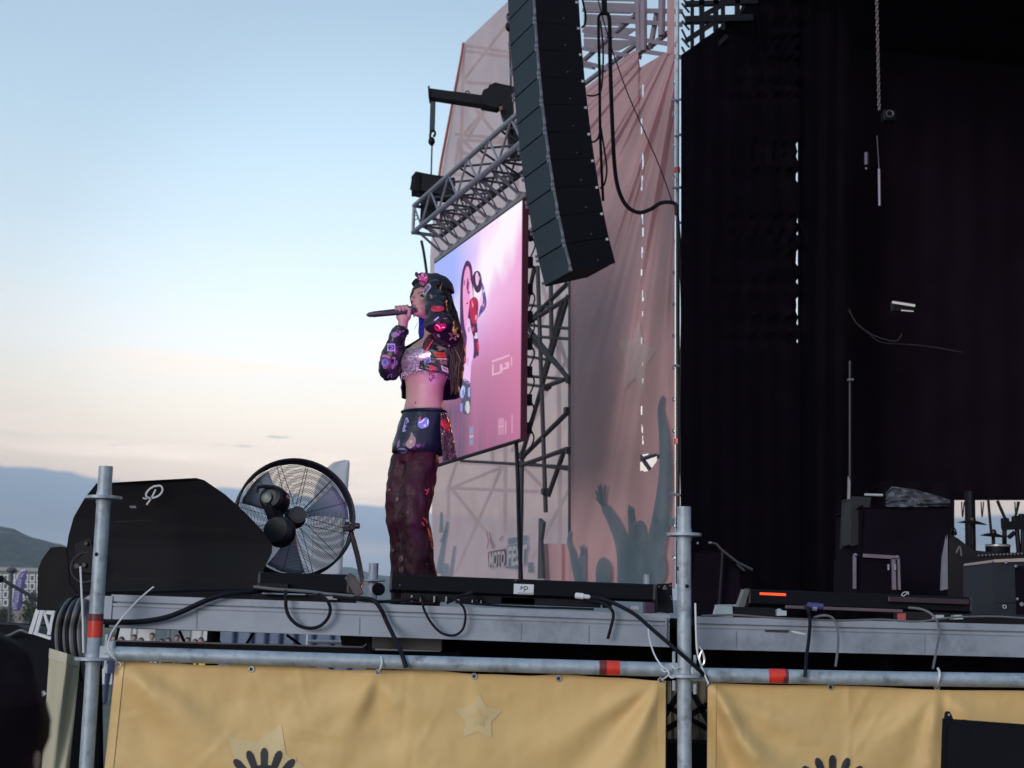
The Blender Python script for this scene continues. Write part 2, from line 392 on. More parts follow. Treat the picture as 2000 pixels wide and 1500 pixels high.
# --- hotel building at far left
bw = mat('hotel render', (0.20, 0.19, 0.18), 0.85, 0, 0.12, 0.3)
bwhite = mat('white window surround', (0.62, 0.64, 0.66), 0.7, 0, 0.06, 1)
glassm = mat('dark window glass', (0.03, 0.04, 0.055), 0.15, 0, 0.2, 1)
DB = 190
b0 = U(-60, 1215, DB); b1 = U(82, 1215, DB); bt = U(40, 1116, DB).z
hotel = thing('hotel', 'grey hotel block with rows of white framed windows below the hill', 'building', ((b0.x + b1.x) / 2, DB, 0))
MB().box(((b0.x + b1.x) / 2, DB + 6.2, bt / 2), (b1.x - b0.x, 12, bt)).build('wall', bw, hotel)
MB().box(((b0.x + b1.x) / 2, DB + 6.2, bt + 0.25), (b1.x - b0.x + 0.8, 12.8, 0.5)).build('roof', mat('roof slab', (0.3, 0.29, 0.3), 0.8), hotel)
win0 = None
for r_, py in enumerate((1129, 1145, 1161, 1177)):
    for px in range(-54, 80, 13):
        c = U(px, py, DB)
        if win0 is None:
            win0 = local_part(MB().box((0, 0, 0), (0.72, 0.1, 0.95)), 'window', bwhite, hotel, c)
            pn0 = MB().box((0, -0.06, 0), (0.40, 0.03, 0.62))
            pane0 = local_part(pn0, 'pane', glassm, win0, c)
        else:
            w_ = dup(win0, c, hotel); p_ = pane0.copy(); COL.objects.link(p_); p_.parent = w_; p_.location = (0, 0, 0); ORG[p_.name] = c

# --- trees beside the hotel
leafm = mat('dusk foliage', (0.045, 0.055, 0.035), 0.9, 0, 0.5, 3)
barkm = mat('bark', (0.06, 0.05, 0.04), 0.9, 0, 0.3, 6)
def tree(px, pyb, pyt, D, wpx, label, seed):
    rnd = random.Random(seed)
    base = U(px, pyb, D); base.z = 0; top = U(px, pyt, D).z; w = wpx * D / FPX
    t = thing('broadleaf_tree', label, 'tree', base, 'trees beside the hotel')
    tb = MB(); tb.tube([base, base + Vector((0.05, 0, top * 0.4)), base + Vector((0, 0.1, top * 0.75))], [w * 0.05, w * 0.035, w * 0.01], 8)
    for k in range(5):
        a = rnd.random() * 6.28; tb.tube([base + Vector((0, 0, top * (0.3 + 0.08 * k))), base + Vector((math.cos(a) * w * 0.35, math.sin(a) * w * 0.35, top * (0.5 + 0.08 * k)))], [w * 0.02, w * 0.006], 5)
    tb.build('trunk', barkm, t)
    cb = MB()
    for k in range(1500):
        # clumps of leaf faces through the crown
        if k % 50 == 0:
            a = rnd.random() * 6.28; rr = rnd.random() ** 0.6 * w * 0.36
            cc = base + Vector((math.cos(a) * rr, math.sin(a) * rr, top * (0.32 + 0.62 * rnd.random() * (1 - 0.5 * rr / (w * 0.36)))))
            cs = w * (0.09 + 0.08 * rnd.random())
        p = cc + Vector((rnd.gauss(0, cs), rnd.gauss(0, cs), rnd.gauss(0, cs * 0.8)))
        s_ = w * 0.028; e = Euler((rnd.random() * 3, rnd.random() * 3, rnd.random() * 3)).to_matrix()
        cb.add([p + e @ Vector(q) for q in ((-s_, -s_, 0), (s_, -s_ * 0.6, 0), (s_ * 0.8, s_, 0), (-s_ * 0.7, s_ * 0.8, 0))], [(0, 1, 2, 3)])
    cb.build('crown', leafm, t)
tree(58, 1230, 1150, 120, 46, 'dark green leafy tree to the right of the purple flag', 3)
tree(95, 1225, 1158, 125, 40, 'dark tree half hidden behind the small stage monitor', 5)
tree(4, 1232, 1172, 118, 40, 'low dark tree at the left edge under the hotel', 9)

# --- purple feather flag and pale feather flag
purp = mat('purple flag cloth', (0.11, 0.09, 0.30), 0.8, 0, 0.1, 2)
def feather(px0, pyb, pyt, D, wpx, material, label, marks, lean=0.0, fat=1.0):
    base = U(px0, pyb, D); fl = thing('feather_flag', label, 'flag', (base.x, base.y, 0), 'feather flags')
    k = D / FPX
    zt = U(px0, pyt, D).z; zb = U(px0, pyb, D).z; H = zt - zb; w = wpx * k
    pole = []
    for i in range(17):
        t = i / 16; pole.append(Vector((base.x + lean * H * t + w * max(0, (t - 0.72) / 0.28) ** 2 * 0.95, D, zb + H * (t if t < 0.8 else 0.8 + 0.2 * math.sin((t - .8) / .2 * math.pi / 2)))))
    MB().tube([Vector((base.x, D, 0)), Vector((base.x, D, zb))] + pole, 0.035 * D / 60, 6).build('pole', WHITEM, fl)
    rows = []
    for i in range(17):
        t = i / 16; p = pole[i]; xr = base.x + lean * H * t + w * (1.0 if t < 0.99 else 0.97) + 0.1 * w * t
        rows.append([Vector((p.x + (max(xr, p.x + 0.01) - p.x) * s_ / 6, D + 0.05 * math.sin(s_ * 1.1 + t * 5) * k * 10, p.z)) for s_ in range(7)])
    MB().loft(rows, closed=False).build('cloth', material, fl, solid=0.01)
    return fl, base, k, zb, H, w
fl, base, k_, zb, H, w_ = feather(21, 1192, 1112, 60, 18, purp, 'purple feather flag with pale lettering in front of the hotel', True, lean=0.07)
mb = MB(); rnd = random.Random(4)
for i in range(17):        # lettering running up the flag, too small to read: short strokes
    t = 0.04 + i * 0.052; xx = base.x + 0.07 * H * t + w_ * 0.5
    if t > 0.8: xx += w_ * 0.3 * (t - 0.8) / 0.2
    mb.box((xx + rnd.uniform(-.06, .06) * w_, 59.86, zb + H * t), (w_ * rnd.uniform(0.25, 0.5), 0.02, H * 0.014))
    mb.box((xx + rnd.choice((-0.2, 0.2)) * w_, 59.855, zb + H * (t + 0.018)), (w_ * 0.09, 0.02, H * 0.036))
mb.build('lettering', PRINTW, fl)
pale = mat('pale grey flag cloth', (0.42, 0.46, 0.54), 0.85, 0, 0.06, 2)
feather(606, 1130, 897, 20, 60, pale, 'plain pale grey feather flag rising behind the fan', False, lean=0.0)

# --- market stalls and people seen through the gap under the deck
tentm = mat('white tent canvas', (0.62, 0.64, 0.67), 0.8, 0, 0.06, 2)
def stall(px0, px1, D, label):
    a = U(px0, 1240, D); b = U(px1, 1240, D); c = (a + b) / 2
    gz = ground_z(D); t = thing('market_stall', label, 'stall', (c.x, D, gz), 'stalls on the field')
    w = (b - a).x
    mb = MB(); mb.add([(a.x, D - 1.5, 1.75), (b.x, D - 1.5, 1.75), (b.x, D + 1.5, 1.75), (a.x, D + 1.5, 1.75), (c.x, D, 2.1)], [(0, 1, 4), (1, 2, 4), (2, 3, 4), (3, 0, 4)])
    mb.build('roof', tentm, t, solid=0.02)
    MB().box((c.x, D + 1.45, 0.95), (w, 0.04, 1.75)).build('back_wall', tentm, t)
    MB().box((c.x, D - 1.3, gz + 0.5), (w * 0.92, 0.6, 0.96)).build('counter', WHITEM, t)
    for x in (a.x + 0.05, b.x - 0.05):
        MB().tube([(x, D - 1.48, gz), (x, D - 1.48, 1.75)], 0.03, 6).build('post', TRUSS, t)
stall(208, 282, 48, 'white market stall tent nearest the left pole')
stall(286, 352, 49, 'white market stall tent with a pink sign beside it')
stall(356, 416, 47, 'white market stall tent next to the blue barrier')
skinD = mat('crowd skin', (0.34, 0.21, 0.16), 0.6, 0, 0.1, 10)  # one even skin tone for the bystanders and the spectator
hairD = mat('dark brown hair', (0.018, 0.011, 0.009), 0.55, 0, 0.3, 40)
def bystander(px, D, h, cloth, label, rot=0.0):
    b = U(px, 1240, D); b.z = ground_z(D)
    t = thing('person', label, 'person', b, 'people among the stalls')
    s = h / 1.7; mb = MB()
    def rg(z, a, c, dx=0): return [b + Vector((dx + a * math.cos(2 * math.pi * i / 12 + rot), c * math.sin(2 * math.pi * i / 12), z)) * 1 for i in range(12)]
    mb.loft([rg(0.78 * s, .16, .11), rg(0.98 * s, .17, .12), rg(1.15 * s, .15, .11), rg(1.32 * s, .20, .12), rg(1.42 * s, .17, .1), rg(1.47 * s, .06, .06), rg(1.54 * s, .055, .06)])
    for sx in (-1, 1):
        mb.tube([b + Vector((sx * .09, 0, .86 * s)), b + Vector((sx * .1, -.02, .48 * s)), b + Vector((sx * .11, 0, .06 * s)), b + Vector((sx * .12, -.12, .03 * s))], [.09, .06, .045, .035], 8)
        mb.tube([b + Vector((sx * .19, 0, 1.38 * s)), b + Vector((sx * .25, .02, 1.1 * s)), b + Vector((sx * .22, -.12, .9 * s))], [.05, .042, .033], 8)
    mb.build('body', cloth, t)
    MB().ell(b + Vector((0, 0, 1.61 * s)), (.075, .09, .11)).build('head', skinD, t)
    MB().ell(b + Vector((0, .02, 1.645 * s)), (.085, .095, .095)).build('hair', hairD, t)
cl = [mat('cloth ' + n_, c, 0.85, 0, 0.1, 4) for n_, c in (('charcoal', (.02, .02, .025)), ('white', (.55, .56, .6)), ('pink', (.5, .2, .3)), ('yellow', (.6, .42, .08)), ('navy', (.03, .04, .1)), ('red', (.3, .04, .05)))]
for px, D, h, ci, lb in ((224, 36, 1.72, 4, 'person in navy nearest the left pole, seen under the deck'), (238, 37, 1.66, 0, 'person in charcoal second from the left pole, seen under the deck'),
        (262, 40, 1.7, 1, 'person in white standing before the first stall gap'), (276, 38, 1.64, 0, 'person in charcoal bending near the thin dark stay'),
        (297, 41, 1.75, 2, 'person in pink in front of the middle stall'), (316, 40, 1.6, 1, 'short person in white before the middle stall'), (330, 38, 1.66, 0, 'person in charcoal before the right half of the middle stall'),
        (346, 42, 1.7, 1, 'person in white between the middle stall and the third stall'), (367, 40, 1.66, 4, 'person in navy before the third stall'), (382, 41, 1.6, 5, 'person in red before the third stall'),
        (393, 39, 1.68, 0, 'person in charcoal left of the person in yellow'), (403, 37, 1.62, 3, 'person in yellow next to the blue barrier')):
    bystander(px, D, h, cl[ci], lb)
# blue barrier sheets
bluem = mat('dull blue barrier sheet', (0.12, 0.16, 0.25), 0.6, 0, 0.25, 1.2, dirt=(0.2, 0.23, 0.3), dscale=1.0)
bar = thing('barrier', 'long dull blue sheeted barrier seen through the gap under the deck', 'barrier', (U(560, 1240, 24).x, 24, 0))
pxs = [412, 458, 492, 520, 548, 577, 612, 648, 684, 722]
for a, b in zip(pxs, pxs[1:]):
    A_, B_ = U(a, 1240, 24), U(b, 1240, 24)
    MB().box(((A_.x + B_.x) / 2, 24, 0.95), ((B_.x - A_.x) - 0.04, 0.04, 1.4)).build('panel', bluem, bar)
    MB().tube([(B_.x, 24 - .06, -.5), (B_.x, 24 - .06, 1.74)], 0.035, 6).build('post', mat('blue post', (0.03, 0.05, 0.12), 0.5), bar)
MB().tube([U(598, 1252, 23.9), U(690, 1254, 23.9)], 0.03, 6).build('rail', TRUSS, bar)

# ================================================================== SCRIM TOWER (axes turned like the screen and the array)
UA = Vector((-0.365, 0.931, 0)).normalized(); VA = Vector((0.931, 0.365, 0)).normalized()
A0 = U(1318, 1000, 15.0)
def PA(px, py, off=0.0): return on_plane(px, py, A0 + VA * off, VA)
B0 = A0 + VA * 2.07
def PB(px, py, off=0.0): return on_plane(px, py, B0 + VA * off, VA)
pinkA = scrim('rose banner scrim', (0.66, 0.395, 0.405), 0.02, 0.5, 0.08)
pinkB = scrim('pale rose banner scrim', (0.68, 0.48, 0.48), 0.12, 0.52, 0.06, (0.68, 0.51, 0.52))
blueA = scrim('blue grey banner print', (0.20, 0.27, 0.32), 0.10, 0.5, 0.08)
blueB = scrim('pale blue grey banner print', (0.27, 0.33, 0.39), 0.18, 0.5, 0.06)
greyA = scrim('faded star print', (0.72, 0.68, 0.66), 0.45, 0.5, 0.04)
def foldA(px, py):
    th = math.atan2(py - 20, 1345 - px); d = math.hypot(py - 20, 1345 - px)
    n_ = mnoise.noise(Vector((th * 15, d * 0.002, 1.3))) + 0.35 * mnoise.noise(Vector((th * 38, d * 0.002, 4.2)))
    return -0.17 * n_ * min(1, d / 380) + 0.03 * mnoise.noise(Vector((px * .012, py * .012, 0)))
def A_pt(px, py, off=0.0): return PA(px, py, foldA(px, py) + off)
rb = thing('banner_scrim', 'rose printed scrim banner hanging on the scaffold right of the speaker array', 'banner', PA(1218, 1140))
slit = [(412, 438), (445, 462), (483, 504), (526, 538), (567, 588), (608, 617), (660, 672), (708, 714), (738, 748), (794, 809), (830, 846), (850, 868), (165, 190), (300, 330), (232, 262), (344, 372)]
topA = [(0, 192), (.60, 101), (.645, 99), (.665, 132), (1, 92)]
def keepA2(u, v):
    px = 1115 + 203 * u; py = interp(topA, u) * (1 - v) + 1150 * v
    if 1251 < px < 1288 and 887 < py < 920 and py < 920 - max(0, px - 1268) * 1.3: return False
    if abs(px - 1254.3 - 1.3 * math.sin(py * .045)) < 1.0 and any(a < py < b for a, b in slit): return False
    return True
MB().grid(lambda u, v: A_pt(1115 + 203 * u, interp(topA, u) * (1 - v) + 1150 * v), 150, 420, keepA2).build('cloth', pinkA, rb)
MB().grid(lambda u, v: PA(1303 + 15 * u, -60 + 165 * v, 0.02 * math.sin(v * 17 + u * 3)), 5, 24).build('cloth', pinkA, rb, label='narrow strip of the scrim running up past the frame')
# prints on the scrim: raised arms, heads, star
def printA(poly, material, name='print', off=-0.03, ml=6):
    V, F = flat2d(poly, ml); return MB().add([A_pt(x, y, off) for x, y in V], F, True).build(name, material, rb)
def armA(pts, w): return ribbon2d([(p.x, p.y) for p in spline([Vector((a, b, 0)) for a, b in pts], 5)], w)
def ribA(pts, w0, w1, off):
    sp = spline([Vector((a, b, 0)) for a, b in pts], 5); n_ = len(sp)
    V = []; F = []; na = 6
    for i, p in enumerate(sp):
        t_ = (sp[min(i + 1, n_ - 1)] - sp[max(i - 1, 0)]).normalized(); nr = Vector((-t_.y, t_.x, 0)); w = w0 + (w1 - w0) * i / (n_ - 1)
        if i == n_ - 1: w *= .35
        if i == n_ - 2: w *= .8
        V += [A_pt(p.x + nr.x * w * (q / na - .5), p.y + nr.y * w * (q / na - .5), off - .018) for q in range(na + 1)]
    F = [(i * (na + 1) + q, i * (na + 1) + q + 1, (i + 1) * (na + 1) + q + 1, (i + 1) * (na + 1) + q) for i in range(n_ - 1) for q in range(na)]
    return V, F
def addr(pts, w0, w1, off=-0.014):
    V, F = ribA(pts, w0, w1, off); MB().add(V, F, True).build('crowd_print', blueA, rb)
addr([(1225, 1145), (1222, 1090), (1212, 1050), (1196, 1015), (1178, 985)], 40, 16)                    # big raised arm
for e in ((1163, 972), (1163, 958), (1168, 947), (1173, 943), (1184, 946)): addr([(1178, 988), ((1178 + e[0]) / 2 - 1, (985 + e[1]) / 2), e], 7, 3.5, -0.018)
addr([(1235, 1145), (1232, 1080), (1236, 1040), (1232, 1010), (1230, 988)], 30, 7)
for e in ((1228, 984), (1236, 990), (1238, 1004)): addr([(1232, 1018), e], 6, 3, -0.018)
hm2 = [(1215 + 36 + 15 * math.cos(a) , 1056 + 40 * math.sin(a)) for a in [i * 0.35 for i in range(18)]]
addr([(1251, 1145), (1250, 1060)], 60, 22)
for cx, cy, rx, ry in ((1250, 1052, 13, 36), (1178, 1120, 15, 32), (1292, 1110, 9, 27)):
    V, F = flat2d([(cx + rx * math.cos(i * math.pi / 9), cy + ry * math.sin(i * math.pi / 9)) for i in range(18)], 9); MB().add([A_pt(x, y, -0.036) for x, y in V], F, True).build('crowd_print', blueA, rb)
addr([(1178, 1148), (1178, 1118)], 36, 22)
addr([(1268, 1148), (1278, 1080), (1292, 1000), (1300, 920), (1296, 850), (1290, 800), (1295, 772)], 46, 5)  # tall arm at the edge
addr([(1282, 1060), (1300, 1020), (1316, 1022)], 20, 16)
for e in ((1277, 1006), (1276, 1014), (1279, 1022)): addr([(1284, 1020), e], 6, 3, -0.018)
addr([(1135, 1147), (1125, 1110), (1118, 1080), (1111, 1058), (1114, 1036)], 20, 4)
addr([(1135, 1147), (1136, 1100), (1140, 1075)], 18, 10, -0.018)
for e in ((1133, 1066), (1138, 1062), (1143, 1066)): addr([(1138, 1084), e], 5, 3, -0.02)
printA([(1243 + (x - 0) * .5, 700 + y) for x, y in star2d(0, 0, 78, 38, -84)], greyA, 'star_print')
for i, py in enumerate(range(160, 1140, 62)):
    MB().ring(PA(1316, py, -0.05), -VA, 0.022, 0.007, 10, 5).build('eyelet', CHROME, rb)

# far scrim
Lb = [(-60, 1050), (0, 995), (85, 905), (200, 883), (320, 860), (420, 846), (500, 840), (960, 843), (1060, 845), (1150, 852)]
fb = thing('banner_scrim', 'pale rose scrim banner on the far scaffold face behind the screen', 'banner', PB(980, 1140))
def foldB(px, py): return 0.10 * mnoise.noise(Vector((px * .03 + py * .012, py * .004, 2.2))) + 0.05 * mnoise.noise(Vector((px * .06, py * .02, 7)))
def B_pt(px, py, off=0.0): return PB(px, py, foldB(px, py) + off)
MB().grid(lambda u, v: B_pt(interp(Lb, -60 + 1205 * v) * (1 - u) + 1122 * u, -60 + 1205 * v), 60, 120).build('cloth', pinkB, fb)
MB().tube([PB(905, 85, -.05)] + [PB(interp(Lb, y) + 1, y, -.06) for y in range(110, 420, 30)], 0.03, 6).build('edge_webbing', mat('faded red webbing', (0.35, 0.09, 0.07), 0.7), fb)
def addb(pts, w0, w1):
    sp = spline([Vector((a, b, 0)) for a, b in pts], 5); n_ = len(sp)
    V, F = ribbon2d([(p.x, p.y) for p in sp], [w0 + (w1 - w0) * i / (n_ - 1) for i in range(n_)]); MB().add([B_pt(x, y, -.03) for x, y in V], F, True).build('crowd_print', blueB, fb)
addb([(856, 1120), (862, 1085), (868, 1050), (874, 1018)], 12, 5); addb([(872, 1035), (862, 1060)], 6, 9); addb([(861, 1040), (862, 1000)], 7, 4); addb([(880, 1125), (884, 1090), (888, 1066)], 6, 4); addb([(868, 1130), (869, 1100)], 16, 12)
addb([(1037, 1118), (1036, 1098)], 12, 9)
# festival name printed on the far scrim
V, F = flat2d([(953, 1078), (988, 1071), (989, 1103), (954, 1109)], 10)
MB().add([B_pt(x, y, -.04) for x, y in V], F, True).build('logo_ground', scrim('plum print', (0.22, 0.13, 0.16), 0.12, 0.5), fb)
V, F = flat2d([(990, 1066), (1030, 1058), (1026, 1100), (1010, 1112), (988, 1110)], 10)
MB().add([B_pt(x, y, -.045) for x, y in V], F, True).build('logo_ground', blueB, fb)
V, F = flat2d([(992, 1052), (1030, 1044), (1030, 1056), (992, 1064)], 10)
MB().add([B_pt(x, y, -.042) for x, y in V], F, True).build('logo_ground', blueB, fb)
wprint = scrim('white print', (0.62, 0.60, 0.63), 0.05, 0.4, 0.02)
def textB(txt, x0, y0, x1, h, slope, shear=0.12):
    V, F = text2d(txt, 1.0, 0.035, shear); xm = max(v[0] for v in V); ym = max(v[1] for v in V); xn = min(v[0] for v in V)
    def mp_(x, y):
        X = x0 + (x - xn) / (xm - xn) * (x1 - x0); return B_pt(X, y0 + slope * (X - x0) - y / ym * h, -.07)
    MB().add([mp_(x, y) for x, y in V], F).build('lettering', wprint, fb, label='white lettering ' + txt)
textB('MOTO', 955, 1108, 986, 29, -0.12); textB('FEST', 990, 1105, 1029, 37, -0.12)
# emblem strokes above the name, too faint to read
for p in ([(950, 1036), (954, 1056), (952, 1072)], [(956, 1040), (958, 1060), (963, 1072)], [(965, 1068), (958, 1052)], [(982, 1046), (975, 1056)]):
    V, F = ribbon2d(p, 2.2); MB().add([B_pt(x, y, -.05) for x, y in V], F).build('emblem_print', scrim('faint plum print', (0.34, 0.22, 0.25), 0.15, 0.5), fb)

# scaffold tower: tubes behind the far scrim, tubes between the two faces
tower = thing('scaffold_tower', 'tall tube scaffold tower carrying the rose scrims', 'scaffold', PB(1060, 1150, -0.6))
def strutB(name, material, lst, off, r):
    for a in lst: MB().tube([PB(a[0], a[1], off), PB(a[2], a[3], off)], a[4] if len(a) > 4 else r, 8).build(name, material, tower)
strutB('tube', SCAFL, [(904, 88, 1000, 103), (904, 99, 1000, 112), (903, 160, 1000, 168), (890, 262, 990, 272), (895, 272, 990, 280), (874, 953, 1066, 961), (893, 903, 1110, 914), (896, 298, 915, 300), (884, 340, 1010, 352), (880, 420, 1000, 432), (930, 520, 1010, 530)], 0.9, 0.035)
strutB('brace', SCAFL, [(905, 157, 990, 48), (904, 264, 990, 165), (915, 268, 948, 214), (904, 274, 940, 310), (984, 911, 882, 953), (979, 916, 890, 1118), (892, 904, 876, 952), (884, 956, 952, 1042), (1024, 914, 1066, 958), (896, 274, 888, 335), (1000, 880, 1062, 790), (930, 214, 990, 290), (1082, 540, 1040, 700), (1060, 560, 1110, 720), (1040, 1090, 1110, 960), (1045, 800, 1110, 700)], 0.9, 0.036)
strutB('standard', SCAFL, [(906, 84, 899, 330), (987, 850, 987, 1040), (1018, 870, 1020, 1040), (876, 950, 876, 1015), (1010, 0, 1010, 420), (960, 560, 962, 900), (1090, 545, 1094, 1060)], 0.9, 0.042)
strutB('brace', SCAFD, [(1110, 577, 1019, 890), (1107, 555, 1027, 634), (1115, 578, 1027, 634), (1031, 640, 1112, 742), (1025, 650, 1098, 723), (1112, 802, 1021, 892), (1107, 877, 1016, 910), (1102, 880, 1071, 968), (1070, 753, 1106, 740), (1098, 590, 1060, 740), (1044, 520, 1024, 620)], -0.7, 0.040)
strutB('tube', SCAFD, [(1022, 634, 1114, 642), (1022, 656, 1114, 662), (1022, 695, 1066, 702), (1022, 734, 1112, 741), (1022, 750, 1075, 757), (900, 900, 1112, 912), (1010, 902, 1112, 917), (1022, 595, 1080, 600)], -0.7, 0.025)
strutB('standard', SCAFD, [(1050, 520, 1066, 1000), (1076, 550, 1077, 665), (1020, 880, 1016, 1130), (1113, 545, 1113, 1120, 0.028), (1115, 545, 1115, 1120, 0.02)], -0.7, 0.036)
SCAFM0 = mat('mauve veil scaffold', (0.19, 0.15, 0.19), 0.7, 0.1, 0.15, 4)
for px, py in ((1066, 757), (1108, 802), (1112, 742), (1027, 634), (1020, 890), (1110, 880), (1064, 960)):
    MB().box(PB(px, py, -0.74), (0.09, 0.09, 0.10), (UA, VA, ZUP)).build('coupler', SCAFD, tower)
strutB('brace', SCAFM0, [(1246, 884, 1276, 926), (1250, 898, 1292, 884), (1286, 880, 1290, 925)], -0.5, 0.03)
# flap of scrim and dark pole low in the gap
MB().grid(lambda u, v: PB(1062 + 56 * u, 1062 + 72 * v, -0.9 + .06 * math.sin(u * 9)), 8, 6).build('cloth', pinkA, fb, label='darker low corner flap of the far scrim')
MB().prism([PB(1052, 1012, -1.0), PB(1061, 1020, -1.0), PB(1056, 1055, -1.0), PB(1060, 1130, -1.0), PB(1050, 1130, -1.0)], VA * 0.05).build('edge_strip', TRUSSD, fb)
SCAFM = mat('mauve veil scaffold', (0.19, 0.15, 0.19), 0.7, 0.1, 0.15, 4)  # mauve tint painted in for tubes veiled by scrim mesh
# roof scaffold seen above the scrim, top right
for a in ((1140, 60, 1320, 88), (1140, 95, 1250, 112), (1140, 122, 1250, 150), (1140, 20, 1330, 22), (1245, 98, 1330, 112), (1140, 128, 1160, 132), (1200, 40, 1330, 48)):
    MB().beam(PA(a[0], a[1], 0.5), PA(a[2], a[3], 0.5), 0.05, 0.055).build('tube', SCAFM, tower)
for a in ((1246, 0, 1249, 105), (1257, 0, 1257, 100), (1293, 0, 1292, 70), (1311, 0, 1309, 50)):
    MB().tube([PA(a[0], a[1], 0.45), PA(a[2], a[3], 0.45)], 0.045, 8).build('standard', SCAFM, tower)
for a in ((1140, 118, 1250, 22), (1140, 165, 1246, 84), (1283, 25, 1270, 95), (1258, 100, 1310, 60), (1176, 150, 1240, 104)):
    MB().tube([PA(a[0], a[1], 0.55), PA(a[2], a[3], 0.55)], 0.036, 8).build('brace', SCAFM, tower)
rs = MB()
for k in range(6):
    y0 = -45 + k * 24
    rs.prism([PA(1140, y0, 1.4), PA(1246, y0 + 4, 1.4), PA(1246 - k * 8, y0 + 24, 1.4), PA(1140, y0 + 22, 1.4)], VA * 0.02)
rs.build('roof_sheet', scrim('roof sheeting', (0.36, 0.31, 0.34), 0.16, 0.5, 0.1), tower)
# corner pole of the tower with clamps, right of the scrim
cp = MB(); cp.tube([PA(1323, -40, -0.12), PA(1323, 430, -0.12)], 0.022, 8); cp.build('standard', GALV, tower, label='light corner pole with clamps right of the scrim')
MB().tube([PA(1324, 430, -0.12), PA(1324, 1140, -0.12)], 0.022, 8).build('standard', SCAFD, tower)
for px0, py0, px1, py1 in ((1312, 196, 1333, 194), (1320, 266, 1346, 258), (1315, 367, 1330, 366), (1324, 435, 1352, 435), (1318, 714, 1334, 716), (1302, 1042, 1330, 1044), (1310, 964, 1330, 968)):
    MB().tube([PA(px0, py0, -0.16), PA(px1, py1, -0.16)], 0.016, 6).build('coupler', TRUSS, tower)
for py in (332, 862): MB().tube([PA(1323, py - 5, -0.12), PA(1323, py + 5, -0.12)], 0.032, 8).build('tape', REDT, tower)
tb_ = MB(); rnd = random.Random(2)
for k in range(26):
    py = -10 + k * 17; tb_.beam(PA(1332, py, 0.1), PA(1340 + (k % 2) * 6, py + 17, 0.1), 0.018)
tb_.build('ladder_lacing', BLK, tower)
# ================================================================== LED SCREEN ON ITS TRUSS
SR = U(1016, 856, 14.5)                       # near lower corner of the screen
def PS(px, py, off=0.0): return on_plane(px, py, SR + VA * off, VA)
su0, su1 = 0.0, (PS(848, 700) - SR).dot(UA)
zt = PS(1018, 392).z; zb = SR.z
ZS = (PS(1020, 392) - SR).normalized()          # the screen hangs a touch out of plumb
scr = thing('led_screen', 'bright pink and lilac video screen hung from the truss behind the singer', 'screen', SR + UA * (su1 / 2))
mt = bpy.data.materials.new('video picture'); mt.use_nodes = True; t = mt.node_tree; t.nodes.clear()
uvn = N(t, 'ShaderNodeUVMap'); sp_ = N(t, 'ShaderNodeSeparateXYZ'); t.links.new(uvn.outputs[0], sp_.inputs[0])
uu, vv = sp_.outputs[0], sp_.outputs[1]        # u: 0 near edge .. 1 far edge, v: 0 bottom .. 1 top
base = ramp(t, vv, [(0.0, lin((140, 104, 130))), (0.18, lin((170, 116, 150))), (0.36, lin((192, 132, 168))), (0.46, lin((212, 148, 196))), (0.62, lin((234, 184, 228))), (0.8, lin((242, 192, 238))), (1, lin((252, 218, 250)))])
base = mixc(t, math_n(t, 'MULTIPLY', ramp(t, uu, [(0.0, (1, 1, 1)), (0.35, (0, 0, 0))]), 0.35), base, lin4((240, 140, 180)))
blue = ramp(t, uu, [(0.35, (0, 0, 0)), (0.75, (1, 1, 1))])
bv = ramp(t, vv, [(0.38, (0, 0, 0)), (0.62, (1, 1, 1))])
base = mixc(t, math_n(t, 'MULTIPLY', blue, bv), base, lin4((165, 180, 255)))
dk = math_n(t, 'MULTIPLY', ramp(t, uu, [(0.48, (0, 0, 0)), (0.64, (1, 1, 1))]), ramp(t, vv, [(0.22, (1, 1, 1)), (0.40, (0, 0, 0))]))
base = mixc(t, math_n(t, 'MULTIPLY', dk, 0.8), base, lin4((84, 84, 108)))
nz = N(t, 'ShaderNodeTexNoise'); nz.inputs['Scale'].default_value = 5; nz.inputs['Detail'].default_value = 6; nz.inputs['Distortion'].default_value = 0.6
mpn = N(t, 'ShaderNodeMapping'); mpn.inputs['Rotation'].default_value = (0, 0, 0.9); mpn.inputs['Scale'].default_value = (1.0, 0.45, 1); t.links.new(uvn.outputs[0], mpn.inputs[0]); t.links.new(mpn.outputs[0], nz.inputs[0])
# bright cloud streak from the upper near corner down to the middle
dline = math_n(t, 'ABSOLUTE', math_n(t, 'SUBTRACT', math_n(t, 'ADD', vv, math_n(t, 'MULTIPLY', uu, 0.75)), 1.06))
st = ramp(t, math_n(t, 'ADD', dline, math_n(t, 'MULTIPLY', math_n(t, 'SUBTRACT', nz.outputs[0], 0.5), 0.45)), [(0.06, (1, 1, 1)), (0.24, (0, 0, 0))])
st = math_n(t, 'MULTIPLY', st, ramp(t, vv, [(0.55, (0, 0, 0)), (0.75, (1, 1, 1))]))
base = mixc(t, math_n(t, 'MULTIPLY', st, 0.9), base, lin4((250, 246, 255)))
nz2 = N(t, 'ShaderNodeTexNoise'); nz2.inputs['Scale'].default_value = 1; nz2.inputs['Detail'].default_value = 4
mpn2 = N(t, 'ShaderNodeMapping'); mpn2.inputs['Scale'].default_value = (26, 3, 1); t.links.new(uvn.outputs[0], mpn2.inputs[0]); t.links.new(mpn2.outputs[0], nz2.inputs[0])
lowf = math_n(t, 'MULTIPLY', ramp(t, nz2.outputs[0], [(0.4, (0, 0, 0)), (0.65, (1, 1, 1))]), ramp(t, vv, [(0.1, (1, 1, 1)), (0.55, (0, 0, 0))]))
base = mixc(t, math_n(t, 'MULTIPLY', lowf, 0.35), base, lin4((200, 110, 160)))
